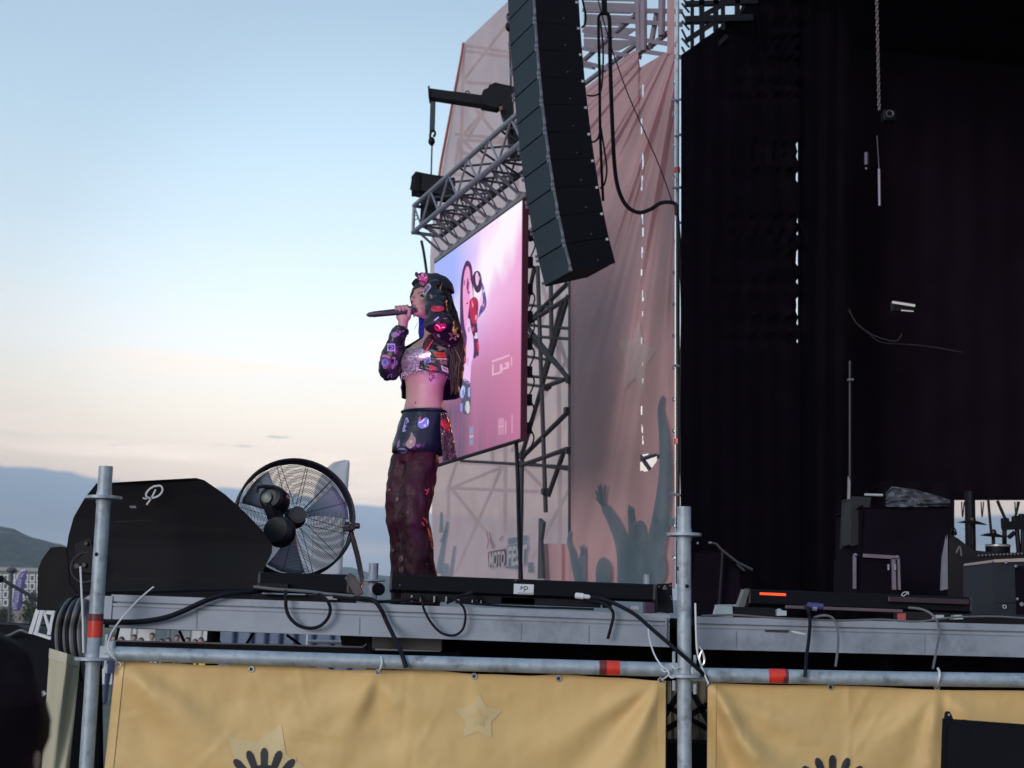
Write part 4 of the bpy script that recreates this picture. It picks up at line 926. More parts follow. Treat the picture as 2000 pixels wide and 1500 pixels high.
# ================================================================== GOLD BANNERS
gold = mat('gold banner vinyl', (0.63, 0.425, 0.185), 0.55, 0, 0.05, 1.4, 0.03, 14, spec=0.3, dirt=(0.57, 0.40, 0.20), dscale=1.1, damt=0.5)
goldstar = mat('pale star print', (0.60, 0.455, 0.235), 0.55, 0, 0.05, 2)
goldhem = mat('gold hem', (0.65, 0.44, 0.19), 0.42, 0, 0.06, 3)
YBN = 4.865
def ridge(px, py, x0, y0, ang, amp, w0, grow, L, start=0):
    dx, dy = px - x0, py - y0; ca, sa = math.cos(R(ang)), math.sin(R(ang))
    l = dx * ca + dy * sa; d = -dx * sa + dy * ca
    if l < 0: return 0
    w = w0 + grow * l
    return 1.15 * amp * math.exp(-(d / w) ** 2) * math.exp(-l / L) * min(1, l / 70)
def make_banner(name, px0, px1, ytop, eyes, ridges, label, edgeL, edgeR):
    bn = thing(name, label, 'banner', U((px0 + px1) / 2, 1500, YBN))
    rc = random.Random(int(px0)); creases = [(rc.uniform(px0, px1), rc.uniform(ytop(px0) + 10, 1500), rc.uniform(0, 360), rc.choice((-.005, .006)), rc.uniform(4, 7), .02, rc.uniform(40, 110)) for _ in range(16)]
    def bul(px, py):
        s = 0
        for r_ in ridges: s += ridge(px, py, *r_)
        top = ytop(px); dd = max(0, py - top)
        s += 0.018 * mnoise.noise(Vector((px * .006, py * .007, 3.3))) * min(1, dd / 80)
        s += 0.0045 * mnoise.noise(Vector((px * .02 + py * .012, py * .02 - px * .008, 9.1))) * min(1, dd / 30)
        for c_ in creases: s += ridge(px, py, *c_)
        s += 0.0012 * mnoise.noise(Vector((px * .06, py * .05, 1.1)))
        return s
    def pt(px, py, off=0.0): return U(px, py, YBN - bul(px, py) - off)
    def fn(u, v):
        t = v; 
        ly = edgeL(t); ry_ = edgeR(t)
        px = ly + (ry_ - ly) * u; py = ytop(px) + (1790 - ytop(px)) * v
        return pt(px, py)
    MB().grid(fn, 230, 95).build('cloth', gold, bn)
    if 1:
        hem = MB(); hem.grid(lambda u, v: pt(edgeL(v) + 1 + u * 16, ytop(edgeL(v)) + 4 + (1780 - ytop(edgeL(v))) * v, 0.0035), 2, 60)
        hem.build('side_hem', goldhem, bn); hem = MB(); hem.grid(lambda u, v: pt(edgeR(v) - 17 + u * 16, ytop(edgeR(v)) + 4 + (1780 - ytop(edgeR(v))) * v, 0.0035), 2, 60)
    hem.build('side_hem', goldhem, bn)
    for ex, ey in eyes:
        p = pt(ex, ey, 0.004)
        rg = MB(); rg.ring(p, (0, 1, 0), 0.0082, 0.0032, 18, 6); e_ = rg.build('eyelet', CHROME, bn)
        MB().lathe([(0.0001, 0), (0.0062, 0), (.0062, .002)], p + Vector((0, -.0008, 0)), (0, 1, 0), 14, cap=False).build('eyelet_hole', INK, e_)
    return bn, pt
def ytL(px): 
    e = [231, 491, 738, 926, 1091, 1292]; base = 1291 + (px - 225) * (36 / 1075)
    return base + 2.2 * math.sin(px * .021) + 1.0 * math.sin(px * .05)
bnL, ptL = make_banner('gold_banner', 205, 1300, ytL, [(231, 1298), (491, 1307), (738, 1313), (926, 1321), (1091, 1325), (1291, 1329)],
    [(232, 1298, 47, .060, 14, .22, 420), (240, 1300, 62, -.03, 10, .2, 300), (300, 1330, 40, .02, 10, .15, 200), (738, 1313, 118, .035, 8, .16, 150), (738, 1313, 62, .030, 8, .22, 190), (760, 1330, 40, .024, 10, .2, 190), (738, 1313, 140, .02, 8, .16, 190),
     (1292, 1328, 117, .055, 8, .17, 320), (1292, 1328, 133, -.035, 10, .18, 260), (1292, 1328, 148, .03, 10, .14, 220), (926, 1321, 80, .012, 10, .2, 120), (491, 1307, 95, .012, 10, .25, 120), (491, 1307, 40, .014, 8, .2, 160)],
    'long gold fabric banner with stars tied below the left rail', lambda t: 226 - 52 * t, lambda t: 1301 - 2 * t)
def ytR(px): return 1333 + (px - 1380) * (20 / 700) + 1.6 * math.sin(px * .018)
bnR, ptR = make_banner('gold_banner', 1380, 2080, ytR, [(1385, 1336), (1622, 1342), (1830, 1342)],
    [(1383, 1335, 60, .085, 11, .13, 380), (1383, 1335, 72, -.05, 10, .12, 260), (1383, 1335, 38, .022, 9, .16, 240), (1830, 1340, 130, .03, 8, .2, 200), (1830, 1340, 95, .035, 8, .12, 260), (1830, 1340, 45, .026, 8, .2, 200), (1440, 1370, 24, .022, 14, .10, 240), (1420, 1440, 28, .03, 16, .1, 260)],
    'gold fabric banner with black paw print below the right rail', lambda t: 1382 - 3 * t, lambda t: 2085)
def on_banner(pt, bn, V, F, material, name, off=0.004, **kw):
    return MB().add([pt(x, y, off) for x, y in V], F, True).build(name, material, bn, **kw)
def star_on(pt, bn, cx, cy, r, a0=-90, name='star_print', off=.0022, m_=goldstar):
    V, F = flat2d(star2d(cx, cy, r, r * .56, a0), 11); on_banner(pt, bn, V, F, m_, name, off)
star_on(ptL, bnL, 934, 1402, 48, -88)
star_on(ptL, bnL, 936, 1404, 20, -86, off=.0032, m_=mat('inner star print', (0.61, 0.435, 0.205), 0.55))
star_on(ptL, bnL, 515, 1500, 92, -68)
def paw(pt, bn, cx, cy, s, m_):
    # round black gear like emblem: fingers fan out of a disc
    poly = []
    for k in range(17):
        a = R(-90 + (k - 0) * 360 / 17)
        for da, rr in ((-7.0, 62), (-5.6, 88), (-3.2, 97), (0, 100), (3.2, 97), (5.6, 88), (7.0, 62)):
            q = a + R(da); poly.append((cx + s * rr * math.cos(q), cy + s * rr * math.sin(q)))
    V, F = flat2d(poly, 14); on_banner(pt, bn, V, F, m_, 'emblem_print', .0046)
    V, F = flat2d([(cx + (x - cx) * 1.035, cy + (y - cy) * 1.035) for x, y in poly], 14); on_banner(pt, bn, V, F, goldstar, 'emblem_outline', .0034)
paw(ptL, bnL, 516, 1548, 0.88, INK); paw(ptR, bnR, 1626, 1560, 0.86, INK)
# tie knots and cable ties
def tie(label, pts, r=.0028, m_=WHITEP): return cable('cable_tie', label, pts, r, m_, 6, 'cable tie', None, 6)
tie('long white cable tie with its tail sticking up over the left end of the deck', [U(x, y, Y) for x, y, Y in ((300, 1146, 4.9), (272, 1170, 4.86), (240, 1205, 4.8), (218, 1236, 4.79), (211, 1262, 4.79), (217, 1278, 4.79), (225, 1288, 4.8), (231, 1298, 4.84))])
tie('white cable tie rising along the left side of the left pole', [U(x, y, 4.78) for x, y in ((157, 1106), (159, 1150), (162, 1220), (163, 1275))], .0034)
tie('white cable tie hanging from the middle of the left rail', [U(x, y, Y) for x, y, Y in ((744, 1282, 4.81), (746, 1292, 4.798), (743, 1305, 4.80), (738, 1313, 4.84))])
tie('pale cable tie looping down to the right end of the left rail', [U(x, y, Y) for x, y, Y in ((1266, 1216, 4.97), (1268, 1245, 4.9), (1278, 1278, 4.82), (1292, 1300, 4.79), (1303, 1308, 4.79), (1306, 1318, 4.79), (1292, 1328, 4.84))])
tie('white cable tie standing upright beside the right pole', [U(x, y, 4.79) for x, y in ((1358, 1178), (1359, 1220), (1361, 1265), (1366, 1290), (1378, 1322), (1384, 1336))], .0034)
tie('white cable tie over the right rail', [U(x, y, Y) for x, y, Y in ((1832, 1306, 4.83), (1835, 1314, 4.795), (1834, 1328, 4.795), (1830, 1341, 4.84))], .0045)
for k, (x, y) in enumerate(((1298, 1312), (1312, 1324), (1318, 1306))):
    tie(('short curled tie end at the left of the right pole clamp', 'short tie end pointing at the right pole clamp', 'short tie end above the right pole clamp')[k], [U(x - 6, y - 6, 4.79), U(x, y, 4.785), U(x + 8, y - 3, 4.79)], .0025)
MB().tube(spline([U(x, y, 4.79) for x, y in ((1364, 1262), (1372, 1274), (1376, 1292), (1370, 1300), (1366, 1285), (1372, 1270))], 6), .004, 7).build('shackle', CHROME, None, label='bright shackle hooked beside the right pole', cat='shackle')

# cream banner end at the left corner
creamv = mat('cream banner cloth', (0.40, 0.37, 0.27), 0.75, 0, 0.06, 2, 0.1, 30)
cb0 = thing('cream_banner', 'narrow cream fabric banner hanging below the cable bundle left of the left pole', 'banner', U(110, 1500, 5.0))
def cbp(u, v):
    py = 1268 + 18 * u + (560 - 18 * u) * v
    px = (97 - 38 * v) + (60 - 16 * v) * u
    return U(px, py, 4.90 + 0.05 * (1 - math.sin(u * math.pi)) + 0.012 * math.sin(u * 9 + v * 5) + .02 * mnoise.noise(Vector((u * 4, v * 3, 5))))
MB().grid(cbp, 30, 50).build('cloth', creamv, cb0)
MB().grid(lambda u, v: cbp(u, v * 0.035 - 0.004) + Vector((0, -.006, 0)), 24, 3).build('top_hem', mat('cream hem', (0.44, 0.41, 0.32), .75), cb0)

# ================================================================== CABLE BUNDLE OVER THE DECK CORNER
cols_ = [RUB, RUBG, RUB, RUBG, RUB, RUBG, RUB, RUBG]
for k in range(8):
    dx = k * 7.2; r_ = 0.0058 + 0.002 * (k % 3)
    cable('drape_cable', ('black cable', 'grey cable')[k % 2] + (' outermost in', ' second from the left in', ' third from the left in', ' fourth from the left in', ' fifth from the left in', ' sixth from the left in', ' seventh from the left in', ' innermost in')[k] + ' the bundle draped over the deck corner',
          [U(x, y, Y) for x, y, Y in ((150 + dx * .5, 1168 + k, 5.35), (132 + dx * .7, 1172, 5.12), (112 + dx, 1196 - k * .5, 5.0 - k * .004), (104 + dx, 1228, 4.99), (104 + dx * 1.02, 1262, 4.99), (110 + dx, 1290, 5.0), (116 + dx, 1330, 5.02))], r_, cols_[k], group='cables draped over the deck corner')
MB().prism([U(150, 1180, 5.1), U(176, 1160, 5.1), U(176, 1285, 5.1), U(144, 1282, 5.1), U(146, 1200, 5.1)], (0, .04, 0)).build('corner_plate', ALU, deck, .003)

# ================================================================== CABLES ON THE FRONT OF THE DECK
def fc(label, pts, r=.008, m_=RUB, Y=4.965): return cable('deck_cable', label, [U(p[0], p[1], p[2] if len(p) > 2 else Y) for p in pts], r, m_, 8, 'cable')
fc('thick black cable sweeping along the fascia from the left pole up to the floor monitor', [(196, 1214), (230, 1215), (275, 1214), (320, 1207), (352, 1196), (380, 1183), (410, 1170), (445, 1160), (490, 1156, 5.0), (520, 1150, 5.1)], .0095)
fc('black cable hanging in a wide loop below the fan stand', [(557, 1152, 5.03), (558, 1168), (559, 1188), (566, 1206), (582, 1221), (604, 1227), (626, 1222), (641, 1206), (645, 1188), (638, 1172), (620, 1158, 5.03)], .0062)
fc('black cable falling over the fascia and rail to the left banner', [(690, 1168, 5.05), (712, 1169, 5.0), (730, 1173, 4.97), (744, 1190), (756, 1216), (770, 1245, 4.90), (784, 1275, 4.81), (793, 1304, 4.79)], .0080)
fc('thin black cable loop below the left foot of the light bar', [(822, 1160, 5.03), (825, 1176), (829, 1192), (842, 1216), (862, 1236), (886, 1241), (903, 1230), (909, 1208), (906, 1188), (893, 1174), (876, 1168, 5.02)], .0045)
fc('black cable from the white plug running down across to the right pole', [(1148, 1166, 5.03), (1175, 1170, 5.0), (1205, 1181), (1240, 1200, 4.93), (1275, 1230, 4.85), (1310, 1260, 4.79), (1345, 1290, 4.785), (1372, 1315, 4.79), (1384, 1330, 4.83)], .0072)
fc('second black cable from the white plug stopping at the fascia', [(1146, 1172, 5.03), (1170, 1176, 5.0), (1190, 1186), (1198, 1200), (1194, 1222), (1187, 1248)], .0058)
fc('dark cable hanging down from the blue plug over the right rail', [(1572, 1184, 5.03), (1578, 1190), (1582, 1212), (1580, 1245, 4.92), (1575, 1285, 4.81), (1572, 1322, 4.79)], .0062)
fc('grey cable arching over the right beam beside the blue plug cable', [(1590, 1206, 5.0), (1610, 1202), (1626, 1207), (1634, 1222), (1637, 1245, 4.93), (1636, 1270, 4.9), (1632, 1302, 4.87)], .0045, RUBG)
fc('grey cable hanging over the right beam below the low light bar', [(1775, 1187, 5.05), (1800, 1190, 5.0), (1820, 1200, 4.97), (1832, 1218), (1834, 1240), (1830, 1265, 4.92), (1822, 1306, 4.87)], .0045, RUBG)
fc('flat dark cable lying along the top of the left beam', [(650, 1165, 5.01), (690, 1170, 5.01), (740, 1175, 5.01), (790, 1172, 5.01), (815, 1168, 5.01)], .006)
fc('grey cable along the top of the left beam under the fan', [(495, 1146, 5.02), (540, 1151, 5.02), (600, 1155, 5.02), (640, 1160, 5.02), (690, 1164, 5.02)], .0055, RUBG)
fc('pale cable lying along the top of the right beam', [(1370, 1203, 5.0), (1430, 1201, 5.0), (1500, 1206, 5.0), (1560, 1209, 5.0), (1640, 1212, 5.0), (1720, 1210, 5.0), (1790, 1214, 5.0), (1860, 1206, 5.0), (1940, 1204, 5.0), (2010, 1208, 5.0)], .0035, RUBG)
fc('thin cable lying along the light bar foot on the left beam', [(890, 1176, 5.0), (960, 1182, 5.0), (1040, 1186, 5.0), (1110, 1188, 5.0), (1160, 1190, 5.0)], .004)

# ================================================================== FLOOR MONITORS
def ribbon_on(pts, w, fn): 
    sp = spline([Vector((a, b, 0)) for a, b in pts], 6); V, F = ribbon2d([(p.x, p.y) for p in sp], w); return [fn(x, y) for x, y in V], F
mon = thing('floor_monitor', 'large black wedge floor monitor with a white logo behind the left pole', 'monitor speaker', U(320, 1160, 5.3))
YM = 5.16
prof = [(188, 945), (300, 939), (383, 935), (399, 938), (440, 966), (482, 1004), (512, 1036), (532, 1062), (531, 1080), (516, 1110), (500, 1150), (490, 1170), (345, 1172), (225, 1166), (150, 1158), (136, 1140), (130, 1073), (134, 1046), (144, 1010), (166, 972)]
def mY(px): return YM + (0.0 if px < 343 else (px - 343) / 190 * 0.10) + (0.0 if px > 215 else (215 - px) / 85 * .06)
front = [U(x, y, mY(x)) for x, y in prof]
cxm, cym = 335, 1060
back = [U(cxm + (x - cxm) * 0.93, cym + (y - cym) * .9 + 6, YM + 0.48) for x, y in prof]
mb = MB(); nP = len(prof)
tri = tessellate_polygon([[Vector((x, y, 0)) for x, y in prof]])
mb.add(front + back, [tuple(t_) for t_ in tri] + [tuple(i + nP for i in reversed(t_)) for t_ in tri] + [(i, (i + 1) % nP, (i + 1) % nP + nP, i + nP) for i in range(nP)])
WBLK = mat('monitor textured paint', (0.0052, 0.0046, 0.0075), 0.6, 0, 0.25, 12, 0.3, 260, spec=0.16, dirt=(.0105, .009, .011), dscale=2.2, damt=.6)
mb.build('cabinet', WBLK, mon, 0.006)
def mF(x, y): return U(x, y, mY(x) - 0.004)
V, F = flat2d([(222, 1018), (340, 1016), (340, 1148), (218, 1148)], 60)
lg = MB()
for pts, w in (([(308, 949), (300, 950), (290, 957), (285, 966), (289, 972), (300, 972), (311, 967), (317, 958), (315, 950), (308, 948)], 3.6), ([(304, 956), (299, 966), (293, 976), (286, 986)], 3.2), ([(279, 972), (283, 974), (290, 972)], 2.6)):
    V, F = ribbon_on(pts, w, mF); lg.add(V, F)
lg.build('logo', PRINTW, mon)
lg = MB()
for x0 in (253, 257, 261): V, F = ribbon_on([(x0, 990), (x0 + 2.5, 988), (x0 + 3, 992), (x0 + 5, 991)], 1.4, mF); lg.add(V, F)
lg.build('small_print', mat('dim print', (.2, .2, .21), .6), mon)
pp = MB(); 
V, F = ribbon_on([(225, 1019), (270, 1017), (305, 1018)], 1.2, mF); pp.add(V, F)
V, F = ribbon_on([(216, 1130), (300, 1132), (420, 1134)], .9, mF); pp.add(V, F)
pp.build('panel_seam', mat('seam', (.004, .004, .005), .8), mon)
# recessed connector plate at the left end
cp = MB().prism([U(x, y, mY(x) - .005) for x, y in ((146, 1062), (176, 1050), (182, 1072), (182, 1120), (150, 1116))], (0, .006, 0)).build('connector_plate', BLK, mon)
for x, y, rr in ((170, 1062, .008), (152, 1106, .012), (166, 1104, .010)):
    MB().lathe([(rr, 0), (rr, .012), (rr * .7, .014)], U(x, y, mY(x) - .004), (0, -1, 0), 14).build('socket', mat('socket grey', (.022, .02, .028), .5, .1), cp)
MB().ring(U(167, 1108, mY(167) - .006), (0, 1, 0), .055, .0022, 26, 5).build('recess_ring', mat('worn edge', (.05, .045, .05), .6), mon)
mon2 = thing('floor_monitor', 'small dark wedge floor monitor further back behind the left end', 'monitor speaker', U(105, 1190, 6.2))
MB().prism([U(x, y, 5.9) for x, y in ((75, 1189), (77, 1112), (84, 1094), (100, 1072), (118, 1070), (150, 1074), (160, 1192))], (0, .4, 0)).build('cabinet', WBLK, mon2, .008)

# ================================================================== FAN
FANC = U(576, 1012, 5.75)
fan = thing('drum_fan', 'round black drum fan with wire guards on the stage beside the floor monitor', 'fan', U(600, 1165, 5.75))
fax = Vector((0.30, -0.93, 0.14)).normalized()             # axis towards the viewer
FR = 0.245
fx = fax.cross(ZUP).normalized(); fy = fx.cross(fax).normalized()
FANM = mat('fan black enamel', (0.007, 0.007, 0.012), 0.4, 0.0, 0.2, 15, spec=0.3)
MB().lathe([(FR, -0.04), (FR + .003, -0.036), (FR + .003, 0.022), (FR, 0.025), (FR - .002, 0.022), (FR - .002, -0.036), (FR, -.04)], FANC, fax, 64, cap=False).build('drum', FANM, fan)
for t_ in (-0.04, 0.025): MB().ring(FANC + fax * t_, fax, FR, .006, 64, 8).build('rim', FANM, fan)
def guard(t0, dome, nring, nsp, r):
    mb = MB()
    for k in range(nring):
        q = 0.045 + (FR - .05) * (k + 1) / (nring + 1)
        mb.ring(FANC + fax * (t0 + dome * (1 - (q / FR) ** 2)), fax, q, r, 56, 4)
    for k in range(nsp):
        a = 2 * math.pi * k / nsp + .2
        o = fx * math.cos(a) + fy * math.sin(a)
        mb.tube([FANC + o * (FR * q) + fax * (t0 + dome * (1 - q * q)) for q in (.12, .4, .7, 1.0)], r * 1.6, 5)
    return mb
guard(.025, .03, 34, 12, .0009).build('front_guard', FANM, fan)
guard(-.04, -.03, 30, 12, .0009).build('rear_guard', FANM, fan)
MB().lathe([(.032, -.012), (.037, 0), (.035, .012), (.02, .016)], FANC + fax * .058, fax, 28).build('badge', mat('fan badge', (.07, .055, .06), .45, .2), fan)
bl = MB()
for k in range(3):
    a0 = 2 * math.pi * k / 3 + 0.5
    def bf(u, v, a0=a0):
        rr = .045 + (.225 - .045) * v; a = a0 + (u - .3) * (0.50 + .25 * v)
        return FANC + (fx * math.cos(a) + fy * math.sin(a)) * rr + fax * (-0.02 + (u - .5) * .05)
    bl.grid(bf, 8, 8)
bl.build('blade', mat('fan blade aluminium', (.32, .38, .48), .5, .1, .1, 8), fan, solid=.003)
MB().lathe([(.04, -.03), (.045, 0), (.03, .025)], FANC, fax, 24).build('hub', FANM, fan)
# motor housing on the rear guard, on the viewer's left
mc = U(536, 975, 5.62)
max_ = Vector((-0.25, -0.9, 0.15)).normalized()
mo = MB().lathe([(.032, -.06), (.050, -.045), (.054, 0), (.052, .03), (.042, .042), (.028, .045)], mc, max_, 28).build('motor', FANM, fan)
MB().lathe([(.022, .0), (.022, .006), (.012, .008)], mc + max_ * .044 + fx * .012 - ZUP * .006, max_, 22).build('motor_cap', mat('motor cap steel', (.10, .115, .115), .4, .3), mo)
MB().tube(spline([U(x, y, 5.58) for x, y in ((502, 962), (503, 952), (520, 950), (540, 954), (548, 966))], 5), .008, 8).build('motor_handle', FANM, mo)
MB().lathe([(.042, -.03), (.060, -.015), (.063, .03), (.05, .05)], U(548, 1040, 5.55), max_, 28).build('switch_housing', FANM, fan)
MB().beam(U(528, 985, 5.6), U(545, 1030, 5.57), .05, .04).build('motor_bracket', FANM, fan)
# tilting stand
MB().tube(spline([U(x, y, Y) for x, y, Y in ((684, 1030, 5.72), (690, 1055, 5.7), (698, 1085, 5.66), (704, 1115, 5.6), (706, 1135, 5.52), (700, 1150, 5.42), (680, 1160, 5.3), (640, 1157, 5.22), (600, 1154, 5.2), (560, 1150, 5.2), (520, 1148, 5.22))], 6), .011, 12).build('stand', mat('fan stand lacquer', (.05, .035, .04), .25, .6, .2, 10, spec=.7), fan)
MB().lathe([(.012, -.03), (.020, -.028), (.020, -.008), (.012, -.006), (.012, .03)], U(688, 1028, 5.70), (1, -.2, .1), 14).build('pivot_knob', FANM, fan)
MB().beam(U(670, 1034, 5.7), U(694, 1028, 5.7), .03, .02).build('pivot_bracket', FANM, fan)

# ================================================================== LIGHT BARS (lit side faces the stage)
pinkL = emis('magenta light bar lens', (1.0, 0.16, 0.62), 6.0)
purL = emis('violet light bar lens', (0.62, 0.10, 0.8), 16.0)
redL = emis('red light slit', (1.0, 0.08, 0.03), 1.6)
def light_bar(label, tl, tr_, h, Y, depth, lens, tilt=0.0):
    a, b = U(tl[0], tl[1], Y), U(tr_[0], tr_[1], Y); ax_ = (b - a).normalized(); L = (b - a).length
    z_ = Vector((0, 0, 1)) - ax_ * ax_.z; z_.normalize(); y_ = z_.cross(ax_).normalized() * 1.0
    if y_.y < 0: y_ = -y_
    t = thing('light_bar', label, 'stage light', (a + b) / 2 - ZUP * h, 'light bars along the stage front')
    def q(s, y, z): return a + ax_ * s + y_ * y + z_ * z
    prof = [(0.012, 0), (depth * .7, 0.0), (depth, -h * .25), (depth, -h * .85), (depth * .8, -h), (0.02, -h), (0.0, -h * .86), (0, -h * .12)]
    MB().prism([q(0.008, y, z) for y, z in prof], ax_ * (L - .016)).build('housing', BLKS, t, .002)
    for s_ in (0, L - .008):
        MB().prism([q(s_, y * 1.04 - .002, z * 1.05 + .002) for y, z in prof], ax_ * .008).build('end_plate', mat('end plate', (.03, .03, .036), .5), t)
    MB().box(q(L / 2, depth + .003, -h * .42), (L * .94, .004, h * .42), (ax_, y_, z_)).build('lens', lens, t)
    return t, q, L
lb1, q1, L1 = light_bar('black light bar lying in front of the singer with a white sticker', (762, 1121), (1280, 1141), .064, 5.06, .10, pinkL)
def lbox(t, q, s, y, z, size, material, name, bev=.002):
    ax_ = (q(1, 0, 0) - q(0, 0, 0)).normalized(); z_ = (q(0, 0, 1) - q(0, 0, 0)).normalized(); y_ = (q(0, 1, 0) - q(0, 0, 0)).normalized()
    return MB().box(q(s, y, z), size, (ax_, y_, z_)).build(name, material, t, bev)
ld_ = bpy.data.lights.new('light_bar_beam', 'AREA'); ld_.shape = 'RECTANGLE'; ld_.size = .5; ld_.size_y = .04; ld_.energy = 5.5; ld_.color = (.78, .24, 1.0); ld_.spread = R(60)
lo_ = bpy.data.objects.new('light_bar_beam', ld_); COL.objects.link(lo_); lo_.location = q1(.30, .115, .0); lo_.rotation_euler = (U(835, 690, 7.0) - q1(.30, .115, .0)).to_track_quat('-Z', 'Y').to_euler()
lbox(lb1, q1, L1 * .30, .05, -.078, (L1 * .5, .06, .028), BLK, 'power_box')
lbox(lb1, q1, L1 * .63, .05, -.078, (L1 * .42, .06, .026), BLK, 'power_box')
for s_ in (.085, .12, .17, .215, .80):
    lbox(lb1, q1, L1 * s_, .012, -.084, (.006, .02, .022), mat('bracket steel', (.28, .28, .3), .4, .6), 'bracket', 0)
MB().lathe([(.012, 0), (.016, .01), (.006, .03)], q1(L1 * .33, .0, -.085), (0, -1, 0), 14).build('socket', BLK, lb1)
for s_, w_ in ((.255, .022), (.33, .035), (.925, .03)):
    lbox(lb1, q1, L1 * s_, -.004, -.088, (w_, .018, .014), mat('pale connector', (.36, .36, .38), .5), 'connector')
lbox(lb1, q1, L1 * .505, -.0012, -.036, (.072, .0015, .036), mat('white sticker', (.55, .57, .62), .5), 'sticker', 0)
st_ = MB()
def q1p(px, py): 
    p = U(px, py, 5.06); return Vector((p.x, p.y - .0035, p.z))
for pts, w in (([(1016, 1147), (1020, 1146), (1018, 1150), (1015, 1151)], 1.5), ([(1023, 1151), (1024, 1146), (1029, 1146), (1030, 1150), (1025, 1152), (1023, 1156)], 1.5), ([(1011, 1158), (1041, 1159)], 1.0), ([(1013, 1161.5), (1039, 1162.3)], .7)):
    sp = spline([Vector((a, b, 0)) for a, b in pts], 4); V, F = ribbon2d([(p.x, p.y) for p in sp], w); st_.add([q1p(x, y) for x, y in V], F)
st_.build('sticker_print', INK, lb1)
for px, py in ((781, 1143), (1007, 1134)):
    MB().ell(U(px, py, 5.058), (.0025, .0025, .0025), nu=8, nv=6).build('screw', TRUSS, lb1)
pg = thing('cable_plug', 'white plug in the right part of the light bar before the singer', 'plug', U(1140, 1170, 5.02))
MB().lathe([(.007, 0), (.011, .004), (.011, .03), (.008, .034), (.008, .05), (.005, .055)], U(1123, 1163, 5.02), (1, 0, -.08), 16).build('plug_body', WHITEP, pg)
pg2 = thing('cable_plug', 'grey plug with a dark cable at the left part of the light bar', 'plug', U(915, 1160, 5.02))
MB().lathe([(.006, 0), (.009, .004), (.009, .02), (.006, .03)], U(925, 1156, 5.02), (-1, 0, -.35), 14).build('plug_body', RUB, pg2)
MB().tube(spline([U(x, y, 5.02) for x, y in ((918, 1158), (898, 1164), (884, 1172), (872, 1178))], 5), .0055, 8).build('plug_cable', RUB, pg2)
lb2, q2, L2 = light_bar('shorter black light bar lying below the fan', (505, 1117), (683, 1122), .075, 5.12, .10, mat('unlit lens', (.05, .04, .06), .2))
lbox(lb2, q2, .06, -.012, -.055, (.11, .02, .03), BLK, 'power_box'); lbox(lb2, q2, .10, -.006, -.078, (.16, .03, .006), ALU, 'foot'); lbox(lb2, q2, L2 * .5, .05, -.098, (L2 * 1.12, .08, .042), BLK, 'base')
MB().prism([U(683, 1120, 5.118), U(694, 1127, 5.12), U(708, 1158, 5.12), U(696, 1165, 5.118), U(672, 1128, 5.118)], (0, .02, 0)).build('tilt_plate', mat('brown black plate', (.06, .05, .055), .5), lb2, .002)
lbox(lb2, q2, .27, -.004, -.088, (.05, .012, .012), mat('pale connector', (.36, .36, .38), .5), 'connector')
lb3, q3, L3 = light_bar('long black light bar with a lit red slit on the right of the stage', (1462, 1150), (1898, 1166), .062, 5.3, .10, purL)
MB().prism([U(1443, 1186, 5.29), U(1456, 1150, 5.29), U(1464, 1153, 5.29), U(1452, 1187, 5.29)], (0, .09, 0)).build('tilt_plate', mat('grey end plate', (.10, .10, .105), .5), lb3, .002)
MB().prism([U(1484, 1157, 5.297), U(1535, 1159, 5.297), U(1535, 1164, 5.297), U(1484, 1161.5, 5.297)], (0, .004, 0)).build('red_slit', redL, lb3)
lbox(lb3, q3, L3 * .42, -.02, -.063, (L3 * .52, .02, .012), mat('dull violet strip', (.10, .07, .085), .4), 'base_strip')
lbox(lb3, q3, L3 * .80, -.012, -.02, (L3 * .36, .02, .02), mat('plum black', (.03, .012, .022), .35), 'cover_strip')
V, F = ribbon_on([(1772, 1156), (1765, 1157), (1761, 1162), (1765, 1164), (1770, 1160), (1774, 1156), (1774, 1162)], 1.6, lambda x, y: U(x, y, 5.293)); MB().add(V, F).build('logo', PRINTW, lb3)
lbox(lb3, q3, L3 * .68, -.01, -.085, (.03, .02, .03), mat('red clip', (.35, .06, .08), .5), 'clip')
# things lying on the right beam
cs = thing('pale_case', 'small pale grey case on the deck right of the right pole', 'case', U(1416, 1200, 5.1))
MB().prism([U(x, y, 5.08) for x, y in ((1396, 1202), (1403, 1182), (1430, 1183), (1430, 1203))], (0, .06, 0)).build('body', mat('pale blue grey plastic', (.34, .40, .43), .5), cs, .003)
MB().prism([U(x, y, 5.1) for x, y in ((1402, 1181), (1438, 1181), (1440, 1184), (1403, 1184))], (0, .08, 0)).build('lid', mat('pale blue grey plastic', (.34, .40, .43), .5), cs, .002)
MB().prism([U(x, y, 5.09) for x, y in ((1432, 1187), (1512, 1190), (1512, 1204), (1432, 1203))], (0, .08, 0)).build('power_supply', BLK, None, .004, label='low black box on the deck beside the pale case', cat='box')
MB().prism([U(x, y, 5.07) for x, y in ((1517, 1192), (1523, 1189), (1528, 1192), (1536, 1193), (1536, 1202), (1518, 1202))], (0, .03, 0)).build('plug', mat('pale blue grey plastic', (.34, .40, .43), .5), None, .002, label='pale plug standing under the red slit of the light bar', cat='plug')
bp = thing('cable_plug', 'dark blue cable plug lying on the right beam', 'plug', U(1592, 1185, 5.04))
MB().lathe([(.007, 0), (.012, .006), (.013, .035), (.010, .058), (.006, .06)], U(1576, 1183, 5.04), (1, 0, -.02), 16).build('plug_body', mat('dark blue plastic', (.05, .05, .18), .4), bp)
MB().lathe([(.009, .004), (.0095, .02)], U(1584, 1188, 5.035), (1, 0, -.02), 14).build('collar', mat('grey collar', (.2, .2, .22), .5), bp)
